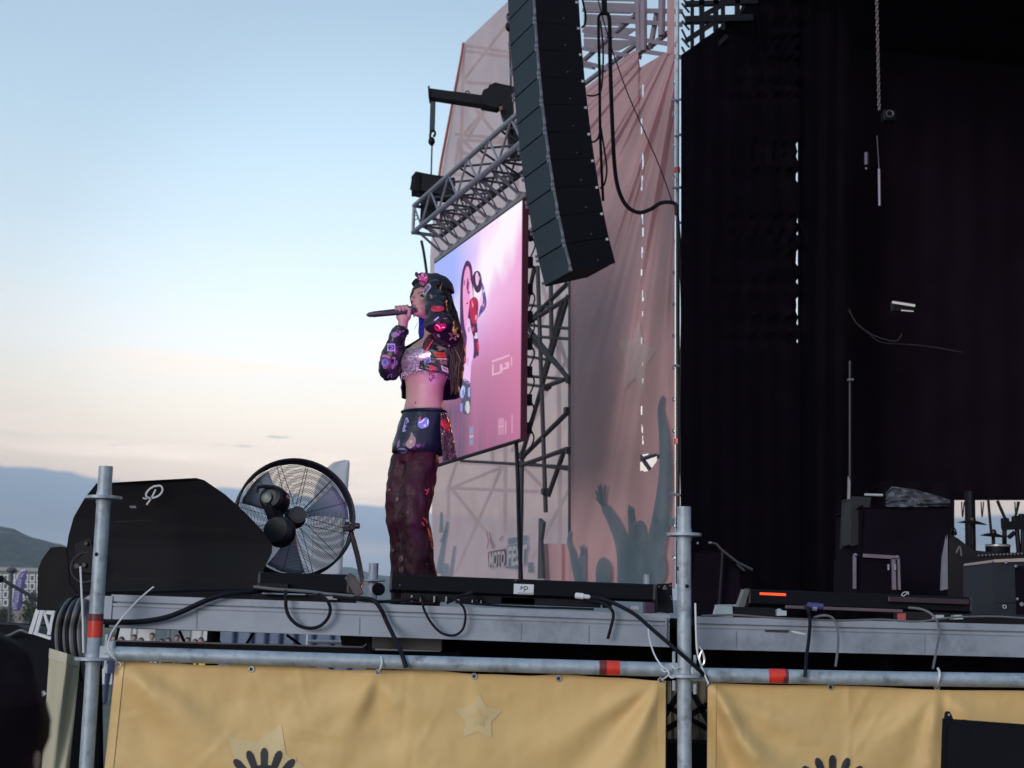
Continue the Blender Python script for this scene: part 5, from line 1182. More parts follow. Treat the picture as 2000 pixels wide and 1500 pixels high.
for k, (x, y) in enumerate(((1836, 1208), (1872, 1208))):
    MB().prism([U(x - 7, y - 6, 5.2), U(x + 6, y - 6, 5.2), U(x + 9, y + 1, 5.2), U(x - 9, y + 1, 5.2)], (0, .04, 0)).build('plug', mat('pale blue grey plastic', (.34, .40, .43), .5), None, .002, label=('pale plug left of the other under the right end of the long light bar', 'pale plug right of the other under the right end of the long light bar')[k], cat='plug')
jb = thing('junction_box', 'small black box with a warning mark left of the right pole', 'electrical box', U(1300, 1195, 5.2))
MB().prism([U(x, y, 5.16) for x, y in ((1284, 1142), (1312, 1139), (1314, 1196), (1286, 1194))], (0, .12, 0)).build('body', BLK, jb, .003)
V, F = ribbon2d([(1295, 1150), (1298.5, 1143.5), (1302, 1150), (1295, 1150)], 1.3); MB().add([U(x, y, 5.155) for x, y in V], F).build('warning_mark', PRINTW, jb)
for x, y in ((1287, 1146), (1309, 1144), (1310, 1165), (1312, 1170)): MB().ell(U(x, y, 5.157), (.003, .003, .003), nu=8, nv=6).build('screw', TRUSS, jb)
MB().prism([U(x, y, 5.3) for x, y in ((1260, 1150), (1284, 1150), (1286, 1196), (1262, 1196))], (0, .1, 0)).build('lilac_panel', mat('dull lilac panel', (.11, .11, .14), .6), None, .002, label='small dull lilac panel behind the right end of the light bar', cat='panel')
# ================================================================== BLACK STAGE HOUSE
def drape(label, px0, px1, py0, py1, Y0, Y1, folds, amp, edge=None, chamfer=None, parent=None, cloth=None):
    t = thing('black_drape', label, 'drape', U((px0 + px1) / 2, py1, (Y0 + Y1) / 2), 'black drapes of the stage house')
    def fn(u, v):
        tp_ = chamfer(px0 + (px1 - px0) * u) if chamfer else py0; py = tp_ + (py1 - tp_) * v
        l = px0 + (edge[0](py) if edge and edge[0] else 0); r_ = px1 + (edge[1](py) if edge and edge[1] else 0)
        Y = Y0 + (Y1 - Y0) * u + amp * math.sin(u * folds * 6.283 + 1.5 * math.sin(v * 2)) + .006 * mnoise.noise(Vector((u * 9, v * 6, 4)))
        return U(l + (r_ - l) * u, py, Y)
    keep = None
    if chamfer: pass
    MB().grid(fn, 70, 110, keep).build('cloth', cloth or BLKM, t); return t
gaps = [(0, 24), (36, 60), (70, 84), (92, 104), (112, 140), (158, 172), (182, 200), (276, 296), (300, 318), (330, 362), (420, 436), (452, 462), (470, 478), (488, 520), (540, 562), (576, 612), (618, 640), (655, 674)]
def gedge(py):
    g = 0
    for a, b in gaps:
        if a < py < b: g = max(g, min(1, (py - a) / 3, (b - py) / 3))
    return 6 - 8.0 * g + 0.8 * math.sin(py * .35)
rnd = random.Random(5)
drape('black side drape nearest the scrim corner pole', 1330, 1557, -60, 1225, 13.0, 14.2, 6, .006, (None, gedge), lambda x: max(-60, 104 - (x - 1335) * .72))
drape('black drape to the right of the seam of light', 1558, 1664, -60, 1225, 14.3, 14.8, 3, .012)
drape('black back drape above the drum riser', 1660, 2120, -60, 977, 16.0, 16.6, 7, .008, None, None, None, mat('haze tinted black cloth', (.0092, .0047, .0105), .95, 0, .3, 1.5, .2, 40, spec=.05))  # plum tint painted into the cloth for the purple glow in the stage
drape('black drape behind the covered cabinet', 1655, 1864, 940, 1230, 15.6, 15.6, 4, .015)
house = thing('stage_roof', 'black stage roof and side wall closing off the dark stage', 'stage roof', U(1700, 0, 12))
rz = U(1700, -160, 13.0).z
MB().box(((D_(1490, 14) + 9.5) / 2, 12.3, rz), (9.5 - D_(1490, 14), 11.0, 0.12)).build('roof', BLKM, house)
xw = U(2230, 700, 9).x
MB().box((max(xw, 4.4) + 3.2, 12.2, rz / 2), (0.1, 10.8, rz)).build('side_wall', BLKM, house)
for a in ((1338, 40, 1470, 36, .07), (1338, 8, 1480, 4, .05), (1398, 0, 1398, 60, .05), (1370, -10, 1372, 110, .05), (1340, 80, 1400, 40, .045), (1375, 30, 1460, -20, .045), (1440, -10, 1440, 40, .05), (1380, 110, 1420, 70, .04), (1412, -20, 1412, 60, .04), (1352, -20, 1352, 130, .035)):
    MB().beam(U(a[0], a[1], 13.4), U(a[2], a[3], 13.4), a[4]).build('roof_truss', BLK, house)
# chain hoist and fittings inside
ck = thing('hoist_chain', 'pale chain hanging in the dark stage', 'chain', U(1715, 210, 12)); mb = MB()
for k in range(34):
    p = U(1712, -20, 11.5).lerp(U(1717, 212, 11.5), k / 33); mb.ring(p, (1, .3, 0) if k % 2 else (-.3, 1, 0), .0135, .0055, 8, 4)
mb.build('links', mat('worn chain', (.18, .15, .165), .5, .4), ck)
hh = thing('chain_hoist', 'small dark hoist at the end of the pale chain', 'hoist', U(1738, 226, 11.5))
MB().box(U(1735, 228, 11.6), (.11, .1, .1)).build('body', BLK, hh, .01); MB().ring(U(1738, 222, 11.52), (0, 1, 0), .03, .006, 12, 5).build('ring', mat('dull steel', (.12, .12, .13), .5, .5), hh)
tl = thing('stage_lamp', 'slim pale tube hanging on a wire in the dark stage', 'lamp', U(1718, 405, 12)); MB().tube([U(1717, 330, 12), U(1718, 402, 12)], .012, 8).build('tube', mat('pale lilac tube', (.22, .19, .27), .4), tl); MB().tube([U(1713, 265, 12), U(1717, 330, 12)], .004, 6).build('wire', mat('dim wire', (.10, .08, .12), .6), tl)
tl = thing('stage_lamp', 'short dim lamp left of the slim pale tube', 'lamp', U(1692, 330, 12)); MB().tube([U(1692, 298, 12), U(1692, 322, 12)], .018, 8).build('housing', mat('dim wire', (.10, .08, .12), .6), tl); MB().ell(U(1692, 329, 12), (.012, .012, .012), nu=8, nv=6).build('tip', TRUSS, tl)
ls = thing('strip_light', 'short lit white strip light in the dark stage', 'lamp', U(1765, 600, 14))
MB().tube([U(1743, 590, 14), U(1787, 597, 14)], .013, 8).build('tube', emis('pale tube', lin((172, 168, 172)), 1.0), ls); MB().tube([U(1760, 606, 14), U(1784, 608, 14)], .006, 6).build('lower_tube', emis('pale tube', lin((172, 168, 172)), 1.0), ls)
MB().box(U(1765, 600, 14.1), (.26, .06, .10)).build('housing', BLK, ls, .01)
wl_ = bpy.data.lights.new('amber_rim_spot', 'SPOT'); wl_.energy = 420; wl_.color = (1.0, .40, .14); wl_.spot_size = R(22); wl_.spot_blend = .6; wl_.shadow_soft_size = .06  # amber spot added at the white strip for the singer's orange rim
wlo = bpy.data.objects.new('amber_rim_spot', wl_); COL.objects.link(wlo); wlo.location = U(1765, 600, 13.8); wlo.rotation_euler = (U(835, 850, 7.0) - U(1765, 600, 13.8)).to_track_quat('-Z', 'Y').to_euler()
dimc = mat('dim cable', (.035, .032, .045), .6, spec=.2)
cable('stage_cable', 'thin pale cable sagging in the dark stage', [U(x, y, 13.4) for x, y in ((1658, 604), (1672, 630), (1694, 648), (1720, 660), (1750, 666), (1762, 652))], .006, dimc)
cable('stage_cable', 'thin pale cable running to the right in the dark stage', [U(x, y, 13.5) for x, y in ((1670, 628), (1700, 654), (1720, 668), (1760, 672), (1810, 676), (1880, 688))], .005, dimc)
cable('stage_cable', 'faint cable slanting across the black side drape', [U(x, y, 12.6) for x, y in ((1478, 20), (1500, 180), (1540, 360), (1590, 500), (1640, 590), (1660, 612))], .0028, mat('faint cable', (.004, .004, .006), .8, spec=.05))
cpole = thing('inner_pole', 'thin scaffold pole with clips at the corner of the black drapes', 'pole', U(1662, 1150, 13)); MB().tube([U(1660, 705, 13), U(1660, 1160, 13)], .012, 8).build('tube', mat('dim pole', (.035, .03, .04), .6), cpole)
MB().prism([U(x, y, 12.95) for x, y in ((1657, 930), (1661, 940), (1660, 1000), (1663, 1070), (1659, 1072), (1655, 1010))], (0, .03, 0)).build('pale_strip', mat('pale cord', (.3, .27, .31), .6), cpole)
for py in (742, 1011): MB().tube([U(1655, py, 12.95), U(1667, py - 1, 12.95)], .012, 6).build('clip', TRUSS, cpole)

# covered cabinet, sheet, flight case, pole, amplifier
cab = thing('covered_cabinet', 'tall black cloth covered cabinet at the back of the stage', 'cabinet', U(1770, 1180, 9))
MB().prism([U(x, y, 9.0) for x, y in ((1684, 992), (1858, 988), (1852, 1060), (1848, 1180), (1684, 1180))], (0, .7, 0)).build('cover', BLKM, cab, .02)
MB().prism([U(x, y, 9.1) for x, y in ((1666, 972), (1698, 974), (1690, 1060), (1664, 1064))], (0, .3, 0)).build('side_flap', mat('dim grey cloth', (.012, .012, .016), .8), cab, .01)
pls = thing('plastic_sheet', 'crumpled grey plastic sheet on top of the covered cabinet', 'sheet', U(1790, 988, 9.2))
def plp(u, v):
    px = 1730 + 126 * u; top = interp([(0, 962), (.1, 950), (.45, 956), (.8, 968), (1, 976)], u)
    py = top + (990 - top) * v
    return U(px, py, 8.97 + .25 * (1 - v) + .07 * mnoise.noise(Vector((u * 5 + v * 5, v * 6 - u * 3, 2))) + .02 * mnoise.noise(Vector((u * 11, v * 9, 5))))
MB().grid(plp, 40, 16).build('sheet', mat('grey translucent plastic', (.10, .10, .115), .28, 0, .2, 6, spec=.7), pls)
MB().tube([U(1689, 966, 8.9), U(1724, 967, 8.9)], .008, 6).build('music_stand_edge', mat('bright edge', (.55, .55, .58), .4, .3), None, label='thin bright edge lying beside the plastic sheet', cat='stand')
fcm = mat('flight case edge', (.20, .155, .20), .4, .5)
fcz = thing('flight_case', 'dark flight case with pale metal edges in front of the covered cabinet', 'case', U(1710, 1150, 8))
MB().prism([U(x, y, 8.0) for x, y in ((1668, 1086), (1756, 1088), (1756, 1180), (1668, 1180))], (0, .5, 0)).build('body', BLKM, fcz)
for a in ((1686, 1085, 1752, 1089, .02), (1669, 1084, 1669, 1150, .016), (1744, 1090, 1746, 1152, .022), (1754, 1089, 1756, 1152, .014)):
    MB().beam(U(a[0], a[1], 7.97), U(a[2], a[3], 7.97), a[4], .02).build('edge', fcm, fcz)
for x in (1735, 1748): MB().box(U(x, 1108, 7.95), (.010, .02, .035)).build('latch', TRUSS, fcz, .002)
for x, y in ((1671, 1084), (1753, 1088)): MB().ell(U(x, y, 7.96), (.013, .013, .010), nu=10, nv=6).build('corner_cap', TRUSS, fcz)
MB().prism([U(x, y, 8.3) for x, y in ((1842, 1090), (1850, 1052), (1851, 1150), (1840, 1152))], (0, .03, 0)).build('pole', mat('pale board', (.16, .16, .19), .6), None, .003, label='pale upright strip at the right edge of the covered cabinet', cat='board')
amp = thing('amplifier', 'dark upright speaker box at the right edge of the stage', 'speaker', U(1975, 1200, 6.2))
MB().prism([U(x, y, 6.0) for x, y in ((1941, 1098), (2060, 1098), (2060, 1204), (1944, 1202))], (0, .4, 0)).build('cabinet', mat('amp vinyl', (.017, .021, .028), .6, 0, .2, 20, .2, 200, spec=.2), amp, .006)
MB().prism([U(x, y, 5.99) for x, y in ((1942, 1093), (2060, 1088), (2060, 1095), (1942, 1098))], (0, .4, 0)).build('top_edge', mat('tan edge', (.34, .28, .24), .5), amp, .003)
MB().prism([U(x, y, 5.994) for x, y in ((1983, 1106), (2050, 1104), (2050, 1200), (1986, 1200))], (0, .01, 0)).build('front_cloth', BLKM, amp)
for x, y in ((1984, 1106), (1965, 1099), (1987, 1170)): MB().ell(U(x, y, 5.98), (.007, .007, .007), nu=10, nv=6).build('stud', TRUSS, amp)
MB().tube([U(1945, 1176, 5.99), U(1984, 1176, 5.99)], .0018, 5).build('seam', INK, amp); MB().ring(U(1962, 1185, 5.985), (0, 1, 0), .007, .002, 14, 5).build('handle_ring', PRINTW, amp)
MB().lathe([(.009, 0), (.009, .004)], U(1995, 1180, 5.985), (0, -1, 0), 10).build('knob', TRUSS, amp)

# drum riser and drum kit silhouettes against the opening
rz_ = thing('drum_riser', 'dark cloth covered drum riser at the back right', 'riser', U(1930, 1180, 11.5))
MB().prism([U(x, y, 11.5) for x, y in ((1850, 1040), (1872, 1052), (1900, 1074), (1950, 1080), (2100, 1076), (2100, 1250), (1850, 1250))], (0, 1.6, 0)).build('cover', mat('dark plum cloth', (.012, .009, .013), .9), rz_)
mb = MB()
for k in range(15): mb.ell(U(1912 + k * 7, 1085 - k * .3, 11.48), (.011, .011, .011), nu=8, nv=5)
mb.build('stud_row', mat('dull stud', (.13, .11, .12), .5), rz_)
def cymbal(px, py, rpx, Y, label, pyb):
    c = U(px, py, Y); k = rpx * Y / FPX
    t = thing('cymbal_stand', label, 'cymbal', U(px, pyb, Y), 'cymbals of the drum kit')
    MB().lathe([(k, 0), (k * .6, .018), (k * .22, .03), (k * .2, .05), (.01, .062)], c, Vector((.05, -.12, 1)), 30).build('cymbal', mat('dark bronze', (.03, .022, .02), .45, .6), t)
    MB().tube([c, U(px + 1, pyb, Y)], .016, 8).build('stand', BLK, t)
    MB().tube([U(px, py - 14, Y), c], .009, 6).build('wing_rod', BLK, t)
cymbal(1899, 1023, 29, 11.8, 'wide dark cymbal on a stand beside the thick stage post', 1085)
cymbal(1940, 1048, 26, 11.8, 'lower dark cymbal right of the wide cymbal', 1085)
MB().tube([U(1894, 960, 12.2), U(1896, 1085, 12.2)], .045, 10).build('post', BLK, None, label='thick dark post left of the drum opening', cat='post')
for a, r_, lb_ in (((1930, 975, 1936, 1040), .012, 'thin dark pole behind the lower cymbal'), ((1948, 978, 1968, 1024), .014, 'dark slanting stay leaning right above the drums'), ((1990, 980, 1980, 1024), .012, 'dark slanting stay leaning left above the drums')):
    MB().tube([U(a[0], a[1], 12.4), U(a[2], a[3], 12.4)], r_, 7).build('stay', BLK, None, label=lb_, cat='pole')
dk = thing('drum_rack', 'dark drum rack with clamps and legs at the right edge', 'drum rack', U(1975, 1080, 11.9))
MB().beam(U(1958, 1027, 11.9), U(2040, 1024, 11.9), .07).build('bar', BLK, dk)
for a in ((1962, 1030, 1962, 1082), (1986, 1030, 1990, 1082), (1970, 1050, 1982, 1040), (1998, 1010, 1998, 1080)):
    MB().tube([U(a[0], a[1], 11.9), U(a[2], a[3], 11.9)], .02, 7).build('leg', BLK, dk)
for x, y in ((1963, 1022), (1984, 1018), (1997, 1014)): MB().box(U(x, y, 11.9), (.06, .06, .09)).build('clamp', BLK, dk, .01)
dr = thing('snare_drum', 'small drum with a pale rim on the drum riser', 'drum', U(1948, 1085, 11.7))
MB().lathe([(.10, 0), (.10, .07)], U(1949, 1080, 11.7), ZUP, 24).build('shell', BLK, dr); MB().lathe([(.104, 0), (.104, .014)], U(1949, 1068, 11.7), ZUP, 24).build('rim', mat('pale rim', (.4, .38, .42), .4, .4), dr)
for x, y0, y1 in ((1880, 980, 1010), (1918, 980, 1010), (1984, 980, 1008)):
    MB().tube(spline([U(x - 2, y0, 12.5), U(x, y1, 12.5), U(x + 3, y0, 12.5)], 6), .006, 5).build('hanging_cord', BLK, None, label={1880: 'dark hanging cord left of the thick stage post', 1918: 'dark hanging cord loop right of the thick stage post', 1984: 'dark hanging cord near the right edge above the drums'}[x], cat='cord')
mst = thing('microphone_stand', 'small microphone on a bent stand left of the wide cymbal', 'microphone stand', U(1866, 1050, 11.4))
MB().tube(spline([U(x, y, 11.4) for x, y in ((1856, 1050), (1858, 1036), (1862, 1030), (1867, 1036))], 5), .006, 6).build('gooseneck', BLK, mst); MB().ell(U(1866, 1041, 11.4), (.014, .014, .022), nu=10, nv=7).build('capsule', BLK, mst)
ms2 = thing('microphone_stand', 'pale bent microphone arm on the dark riser', 'microphone stand', U(1870, 1085, 11.3))
MB().tube(spline([U(x, y, 11.3) for x, y in ((1868, 1080), (1871, 1072), (1875, 1068), (1878, 1086))], 4), .006, 6).build('arm', mat('dim grey', (.16, .15, .17), .5), ms2)
# dark boom stand left in the stage
bm_ = thing('boom_stand', 'dark boom stand catching light in the left of the dark stage', 'microphone stand', U(1420, 1150, 7.5))
MB().tube([U(1384, 1060, 7.5), U(1398, 1062, 7.5), U(1410, 1075, 7.5), U(1440, 1098, 7.5), U(1470, 1113, 7.5)], .007, 8).build('boom', mat('boom steel', (.10, .095, .105), .3, .7), bm_)
MB().tube([U(1412, 1076, 7.55), U(1404, 1195, 7.55)], .011, 8).build('mast', BLK, bm_)
for x, y in ((1363, 1061), (1388, 1060)): MB().ell(U(x, y, 7.49), (.007, .007, .007), nu=8, nv=6).build('joint', TRUSS, bm_)
MB().tube([U(1440, 1103, 7.5), U(1454, 1115, 7.5)], .006, 6).build('clip', mat('boom steel', (.10, .095, .105), .3, .7), bm_)
MB().prism([U(x, y, 7.6) for x, y in ((1352, 1075), (1400, 1085), (1444, 1115), (1446, 1200), (1352, 1200))], (0, .4, 0)).build('instrument_case', BLKM, None, .02, label='black case standing in the dark just right of the right pole', cat='case')

# ================================================================== SPEAKER AT THE LOWER RIGHT IN FRONT OF THE BANNER
sub = thing('subwoofer', 'black speaker box with a lifting lug at the lower right corner', 'speaker', U(1940, 1500, 4.2))
MB().prism([U(x, y, 4.3) for x, y in ((1844, 1407), (2120, 1427), (2120, 1900), (1828, 1900))], (.10, .25, -.02)).build('cabinet', BLKS, sub, .006)
MB().prism([U(x, y, 4.29) for x, y in ((1852, 1418), (2110, 1436), (2110, 1890), (1838, 1890))], (0, .012, 0)).build('grille', mat('sub grille', (.0058, .0062, .010), .7, 0, .3, 40, .4, 400, spec=.12), sub)
MB().prism([U(x, y, 4.34) for x, y in ((1846, 1409), (1847, 1394), (1850, 1390), (1855, 1390), (1859, 1397), (1863, 1409))], (0, .012, 0)).build('lug', BLK, sub, .001)
MB().lathe([(.0035, 0), (.0035, .002)], U(1853, 1396, 4.336), (0, -1, 0), 10).build('lug_hole', mat('eyelet metal', (.6, .6, .62), .3, .9), sub)
MB().ell(U(1882, 1409, 4.34), (.010, .010, .006), nu=12, nv=6).build('knob', BLK, sub)
mb = MB()
for k in range(40): mb.box(U(1890 + k * 5, 1410.6 + k * .37, 4.305), (.003, .01, .004))
mb.build('top_ridge', BLK, sub)
# ================================================================== FIGURE TOOLS
def temp_eval(vs, fs, edges=(), setup=None):
    me = bpy.data.meshes.new('temporary'); me.from_pydata([tuple(v) for v in vs], list(edges), fs); me.update()
    o = bpy.data.objects.new('temporary', me); COL.objects.link(o); setup(o, me)
    dg = bpy.context.evaluated_depsgraph_get(); r_ = bpy.data.meshes.new_from_object(o.evaluated_get(dg))
    V = [v.co.copy() for v in r_.vertices]; Nn = [v.normal.copy() for v in r_.vertices]; F = [tuple(p.vertices) for p in r_.polygons]
    bpy.data.objects.remove(o); bpy.data.meshes.remove(me); bpy.data.meshes.remove(r_); return V, F, Nn
def skin(nodes, edges, root=0, sub=2):
    names = list(nodes); idx = {n_: i for i, n_ in enumerate(names)}
    def st(o, me):
        o.modifiers.new('skin', 'SKIN')
        for i, n_ in enumerate(names):
            d = me.skin_vertices[0].data[i]; r_ = nodes[n_][1]; d.radius = (r_, r_); d.use_root = (i == root)
        s_ = o.modifiers.new('sub', 'SUBSURF'); s_.levels = sub; s_.render_levels = sub
    return temp_eval([nodes[n_][0] for n_ in names], [], [(idx[a], idx[b]) for a, b in edges], st)
def remesh(mb, voxel, smooth=4):
    def st(o, me):
        r_ = o.modifiers.new('remesh', 'REMESH'); r_.mode = 'VOXEL'; r_.voxel_size = voxel
        s_ = o.modifiers.new('smooth', 'SMOOTH'); s_.iterations = smooth; s_.factor = .5
    return temp_eval(mb.v, mb.f, (), st)
def rough(V, Nn, amp, sc, seed=0.0, aniso=(1, 1, 1)):
    return [v + n_ * (amp * mnoise.fractal(Vector((v.x * sc * aniso[0] + seed, v.y * sc * aniso[1], v.z * sc * aniso[2])), 1.0, 2.0, 3)) for v, n_ in zip(V, Nn)]
def mesh_part(V, F, name, material, parent, **kw):
    return MB().add(V, F, True).build(name, material, parent, sharp=180, **kw)

# ================================================================== THE SINGER
YS = 7.0
def SP(px, py, dy=0.0): return U(px, py, YS + dy)
tn = Vector((-0.6, -0.8, 0)); tl_ = Vector((0.8, -0.6, 0))
hn = Vector((-0.85, -0.50, 0.10)).normalized(); hl = ZUP.cross(hn).normalized(); hz_ = hn.cross(hl).normalized()
if hz_.z < 0: hz_ = -hz_
sing = thing('person', 'singer in a cropped black patched jacket, cap and dark trousers singing into a microphone', 'person', Vector((SP(815, 1180).x, YS, DZ)))
skinm = bpy.data.materials.new('skin'); skinm.use_nodes = True; t = skinm.node_tree; b_ = t.nodes['Principled BSDF']
tcs = N(t, 'ShaderNodeTexCoord'); ns = N(t, 'ShaderNodeTexNoise'); ns.inputs['Scale'].default_value = 9; ns.inputs['Detail'].default_value = 5; t.links.new(tcs.outputs['Object'], ns.inputs[0])
t.links.new(ramp(t, ns.outputs[0], [(.3, (0.29, 0.165, 0.14)), (.7, (0.38, 0.235, 0.205))]), b_.inputs['Base Color']); b_.inputs['Roughness'].default_value = 0.48
b_.inputs['Subsurface Weight'].default_value = 0.15; b_.inputs['Subsurface Radius'].default_value = (0.01, 0.004, 0.002); b_.inputs['Subsurface Scale'].default_value = 0.6
body = MB()
def ering(c, a, b, n_=24, l=tl_, f=tn, tilt=0.0):
    return [c + l * (a * math.cos(2 * math.pi * k / n_)) + f * (b * math.sin(2 * math.pi * k / n_)) for k in range(n_)]
torso = [(655, 849, .045, .05), (664, 848, .075, .062), (674, 846, .135, .078), (686, 843, .168, .098), (706, 838, .155, .108), (730, 833, .130, .097), (755, 830, .108, .082), (780, 829, .105, .080), (800, 827, .112, .086), (825, 822, .112, .090), (850, 819, .108, .094), (875, 816, .095, .085)]
body.loft([ering(SP(cx, py), a, b, 48) for py, cx, a, b in torso])
HC = SP(841, 583, -0.02)
def hp(f, l, z): return HC + hn * f + hl * l + hz_ * z
hv = []; hf = []; nu, nv = 36, 24
for j in range(nv + 1):
    th = math.pi * j / nv
    for i in range(nu):
        ph = 2 * math.pi * i / nu
        a, b2, c = math.sin(th) * math.cos(ph), math.sin(th) * math.sin(ph), math.cos(th)
        tt = max(0, -c)
        f = .094 * a * ((1 - .50 * tt) if a < 0 else (1 - .02 * tt)) + .018 * tt
        hv.append(hp(f, .074 * b2 * (1 - .34 * tt ** 1.2), .115 * c))
for j in range(nv):
    for i in range(nu): hf.append((j * nu + i, (j + 1) * nu + i, (j + 1) * nu + (i + 1) % nu, j * nu + (i + 1) % nu))
body.add(hv, hf, True)
HA = (hn, hl, hz_)
for f, l, z, r_ in ((.102, 0, -.030, (.014, .011, .011)), (.096, 0, -.016, (.011, .008, .018)), (.088, 0, .006, (.010, .008, .020)), (.096, .009, -.034, (.008, .008, .007)), (.096, -.009, -.034, (.008, .008, .007)),
                    (.076, .026, .030, (.012, .022, .008)), (.076, -.026, .030, (.012, .022, .008)), (.060, .036, -.024, (.022, .024, .026)), (.060, -.036, -.024, (.022, .024, .026)),
                    (.088, 0, -.053, (.012, .019, .007)), (.083, 0, -.074, (.012, .016, .007)), (.073, 0, -.098, (.017, .020, .016)), (-.004, .074, -.008, (.019, .008, .030)), (-.004, -.074, -.008, (.019, .008, .030)), (.05, 0, -.085, (.04, .045, .028))):
    body.ell(hp(f, l, z), r_, HA, 14, 9)
body.tube([SP(848, 672, .0), SP(846, 650, -.005), SP(846, 622, -.01), SP(844, 600, -.01)], [.062, .047, .046, .05], 18)
# arms and legs
shR, shL = SP(800, 690, .10), SP(886, 664, -.10)
elR, wrR = SP(760, 728, .03), SP(787, 636, -.05)
elL, wrL = SP(858, 634, -.31), SP(846, 556, -.19)
body.tube(spline([shR, shR.lerp(elR, .5), elR], 4), [.046] * 4 + [.040] * 4 + [.034], 14); body.ell(elR, (.034,) * 3); body.tube(spline([elR, elR.lerp(wrR, .4), wrR], 4), [.036] * 4 + [.032] * 4 + [.026], 14)
body.tube(spline([shL, shL.lerp(elL, .5), elL], 4), [.046] * 4 + [.040] * 4 + [.034], 14); body.ell(elL, (.034,) * 3); body.tube(spline([elL, elL.lerp(wrL, .4), wrL], 4), [.036] * 4 + [.034] * 4 + [.026], 14)
legs = {'near': [(826, 845, -.02, .080), (823, 905, -.035, .076), (808, 995, -.09, .058), (812, 1060, -.07, .054), (820, 1160, -.05, .036), (820, 1184, -.05, .036)],
        'far': [(810, 845, .04, .078), (790, 915, .05, .074), (782, 995, .03, .056), (792, 1060, .08, .052), (800, 1160, .10, .036), (800, 1184, .10, .036)]}
for k_, L_ in legs.items():
    sp = spline([SP(a, b2, c) for a, b2, c, d in L_], 4); body.tube(sp, [interp([(i * 4, L_[i][3] * .80) for i in range(len(L_))], q) for q in range(len(sp))], 16)
    body.ell(SP(L_[-1][0] - 12, 1192, L_[-1][2] - .04), (.11, .04, .028), (Vector((-.8, -.6, 0)), Vector((.6, -.8, 0)), ZUP))
# right hand round the microphone
mic0, mic1 = SP(719, 615, -.075), SP(806, 606, -.075)
md = (mic1 - mic0).normalized(); me1 = Vector((0, -1, 0)); me2 = md.cross(me1).normalized()
if me2.z < 0: me2 = -me2
def around(s_, ang, r_): return mic0 + md * s_ + me1 * (r_ * math.cos(R(ang))) + me2 * (r_ * math.sin(R(ang)))
mL = (mic1 - mic0).length
palm_c = around(mL - .050, 235, .030)
body.ell(palm_c, (.040, .024, .030), (md, me1, me2), 16, 10)
body.tube([wrR, wrR.lerp(palm_c, .6), palm_c], [.026, .027, .024], 12)
for q, (s_, a0, a1, rr) in enumerate(((mL - .083, 195, 5, .0082), (mL - .064, 200, -12, .0088), (mL - .045, 200, -15, .0088), (mL - .026, 195, 0, .0084))):
    body.tube([around(s_, a0 + (a1 - a0) * k / 6, .0235 + (.004 if k in (2, 4) else 0)) for k in range(7)], [rr * 1.1, rr * 1.1, rr * 1.12, rr, rr * 1.02, rr * .92, rr * .72], 9)
body.tube([palm_c - me2 * .012 + md * .02, around(mL - .022, -58, .034), around(mL - .016, -22, .031), around(mL - .010, 18, .027)], [.014, .012, .0105, .008], 9)
# left hand flat on the cap
hd = (SP(834, 533, -.10) - wrL).normalized(); hx = hd.cross(Vector((.4, -.9, .2))).normalized()
pc = wrL + hd * .05
body.ell(pc, (.045, .036, .016), (hd, hx, hd.cross(hx)), 14, 9); body.tube([wrL, pc], [.026, .024], 10)
LFING = []
for q, (o_, ln, cu) in enumerate(((-.028, .062, .2), (-.010, .075, .25), (.009, .070, .25), (.026, .055, .2))):
    p0 = pc + hd * .035 + hx * o_; nrm = hd.cross(hx); 
    if nrm.dot(Vector((0, 1, 0))) < 0: nrm = -nrm
    pts = [p0, p0 + hd * ln * .4 + nrm * .003, p0 + hd * ln * .72 + nrm * ln * cu, p0 + hd * ln * .85 + nrm * ln * (cu + .35)]
    LFING.append(pts); body.tube(pts, [.0095, .009, .008, .0062], 9)
tp = [pc - hx * .03 - hd * .01, pc - hx * .055 + hd * .012, pc - hx * .066 + hd * .04, pc - hx * .064 + hd * .058]; LFING.append(tp); body.tube(tp, [.013, .011, .0095, .0075], 9)
V, F, Nn = remesh(body, .0042, 3)
bodyo = mesh_part(V, F, 'body', skinm, sing)
BV_list = [(V, F)]

# cap, hair
capm = mat('black cap cloth', (.010, .010, .017), .75, 0, .3, 20, .3, 120)
cm = MB()
def capf(u, v):
    ph = 2 * math.pi * u; th = v * 1.45
    a, b2, c = math.sin(th) * math.cos(ph), math.sin(th) * math.sin(ph), math.cos(th)
    s_ = 1 + .05 * mnoise.noise(Vector((a * 3, b2 * 3, c * 3)))
    return hp(-.012 + .108 * a * s_, .092 * b2 * s_, .030 + .105 * c * s_ - .012 * a)
cm.grid(capf, 40, 14)
cm.build('cap', capm, sing, solid=.004)
br = MB(); br.grid(lambda u, v: hp(.070 + .030 * v * math.cos((u - .5) * 1.8), .080 * math.sin((u - .5) * 2.0) * (1 - .08 * v), .066 + .016 * v - .02 * abs(u - .5)), 18, 6)
br.build('cap_brim', capm, sing, solid=.005)
hairm = mat('long dark hair', (.030, .013, .011), .40, 0, .4, 60, spec=.4)
hb = MB(); rnd = random.Random(21)
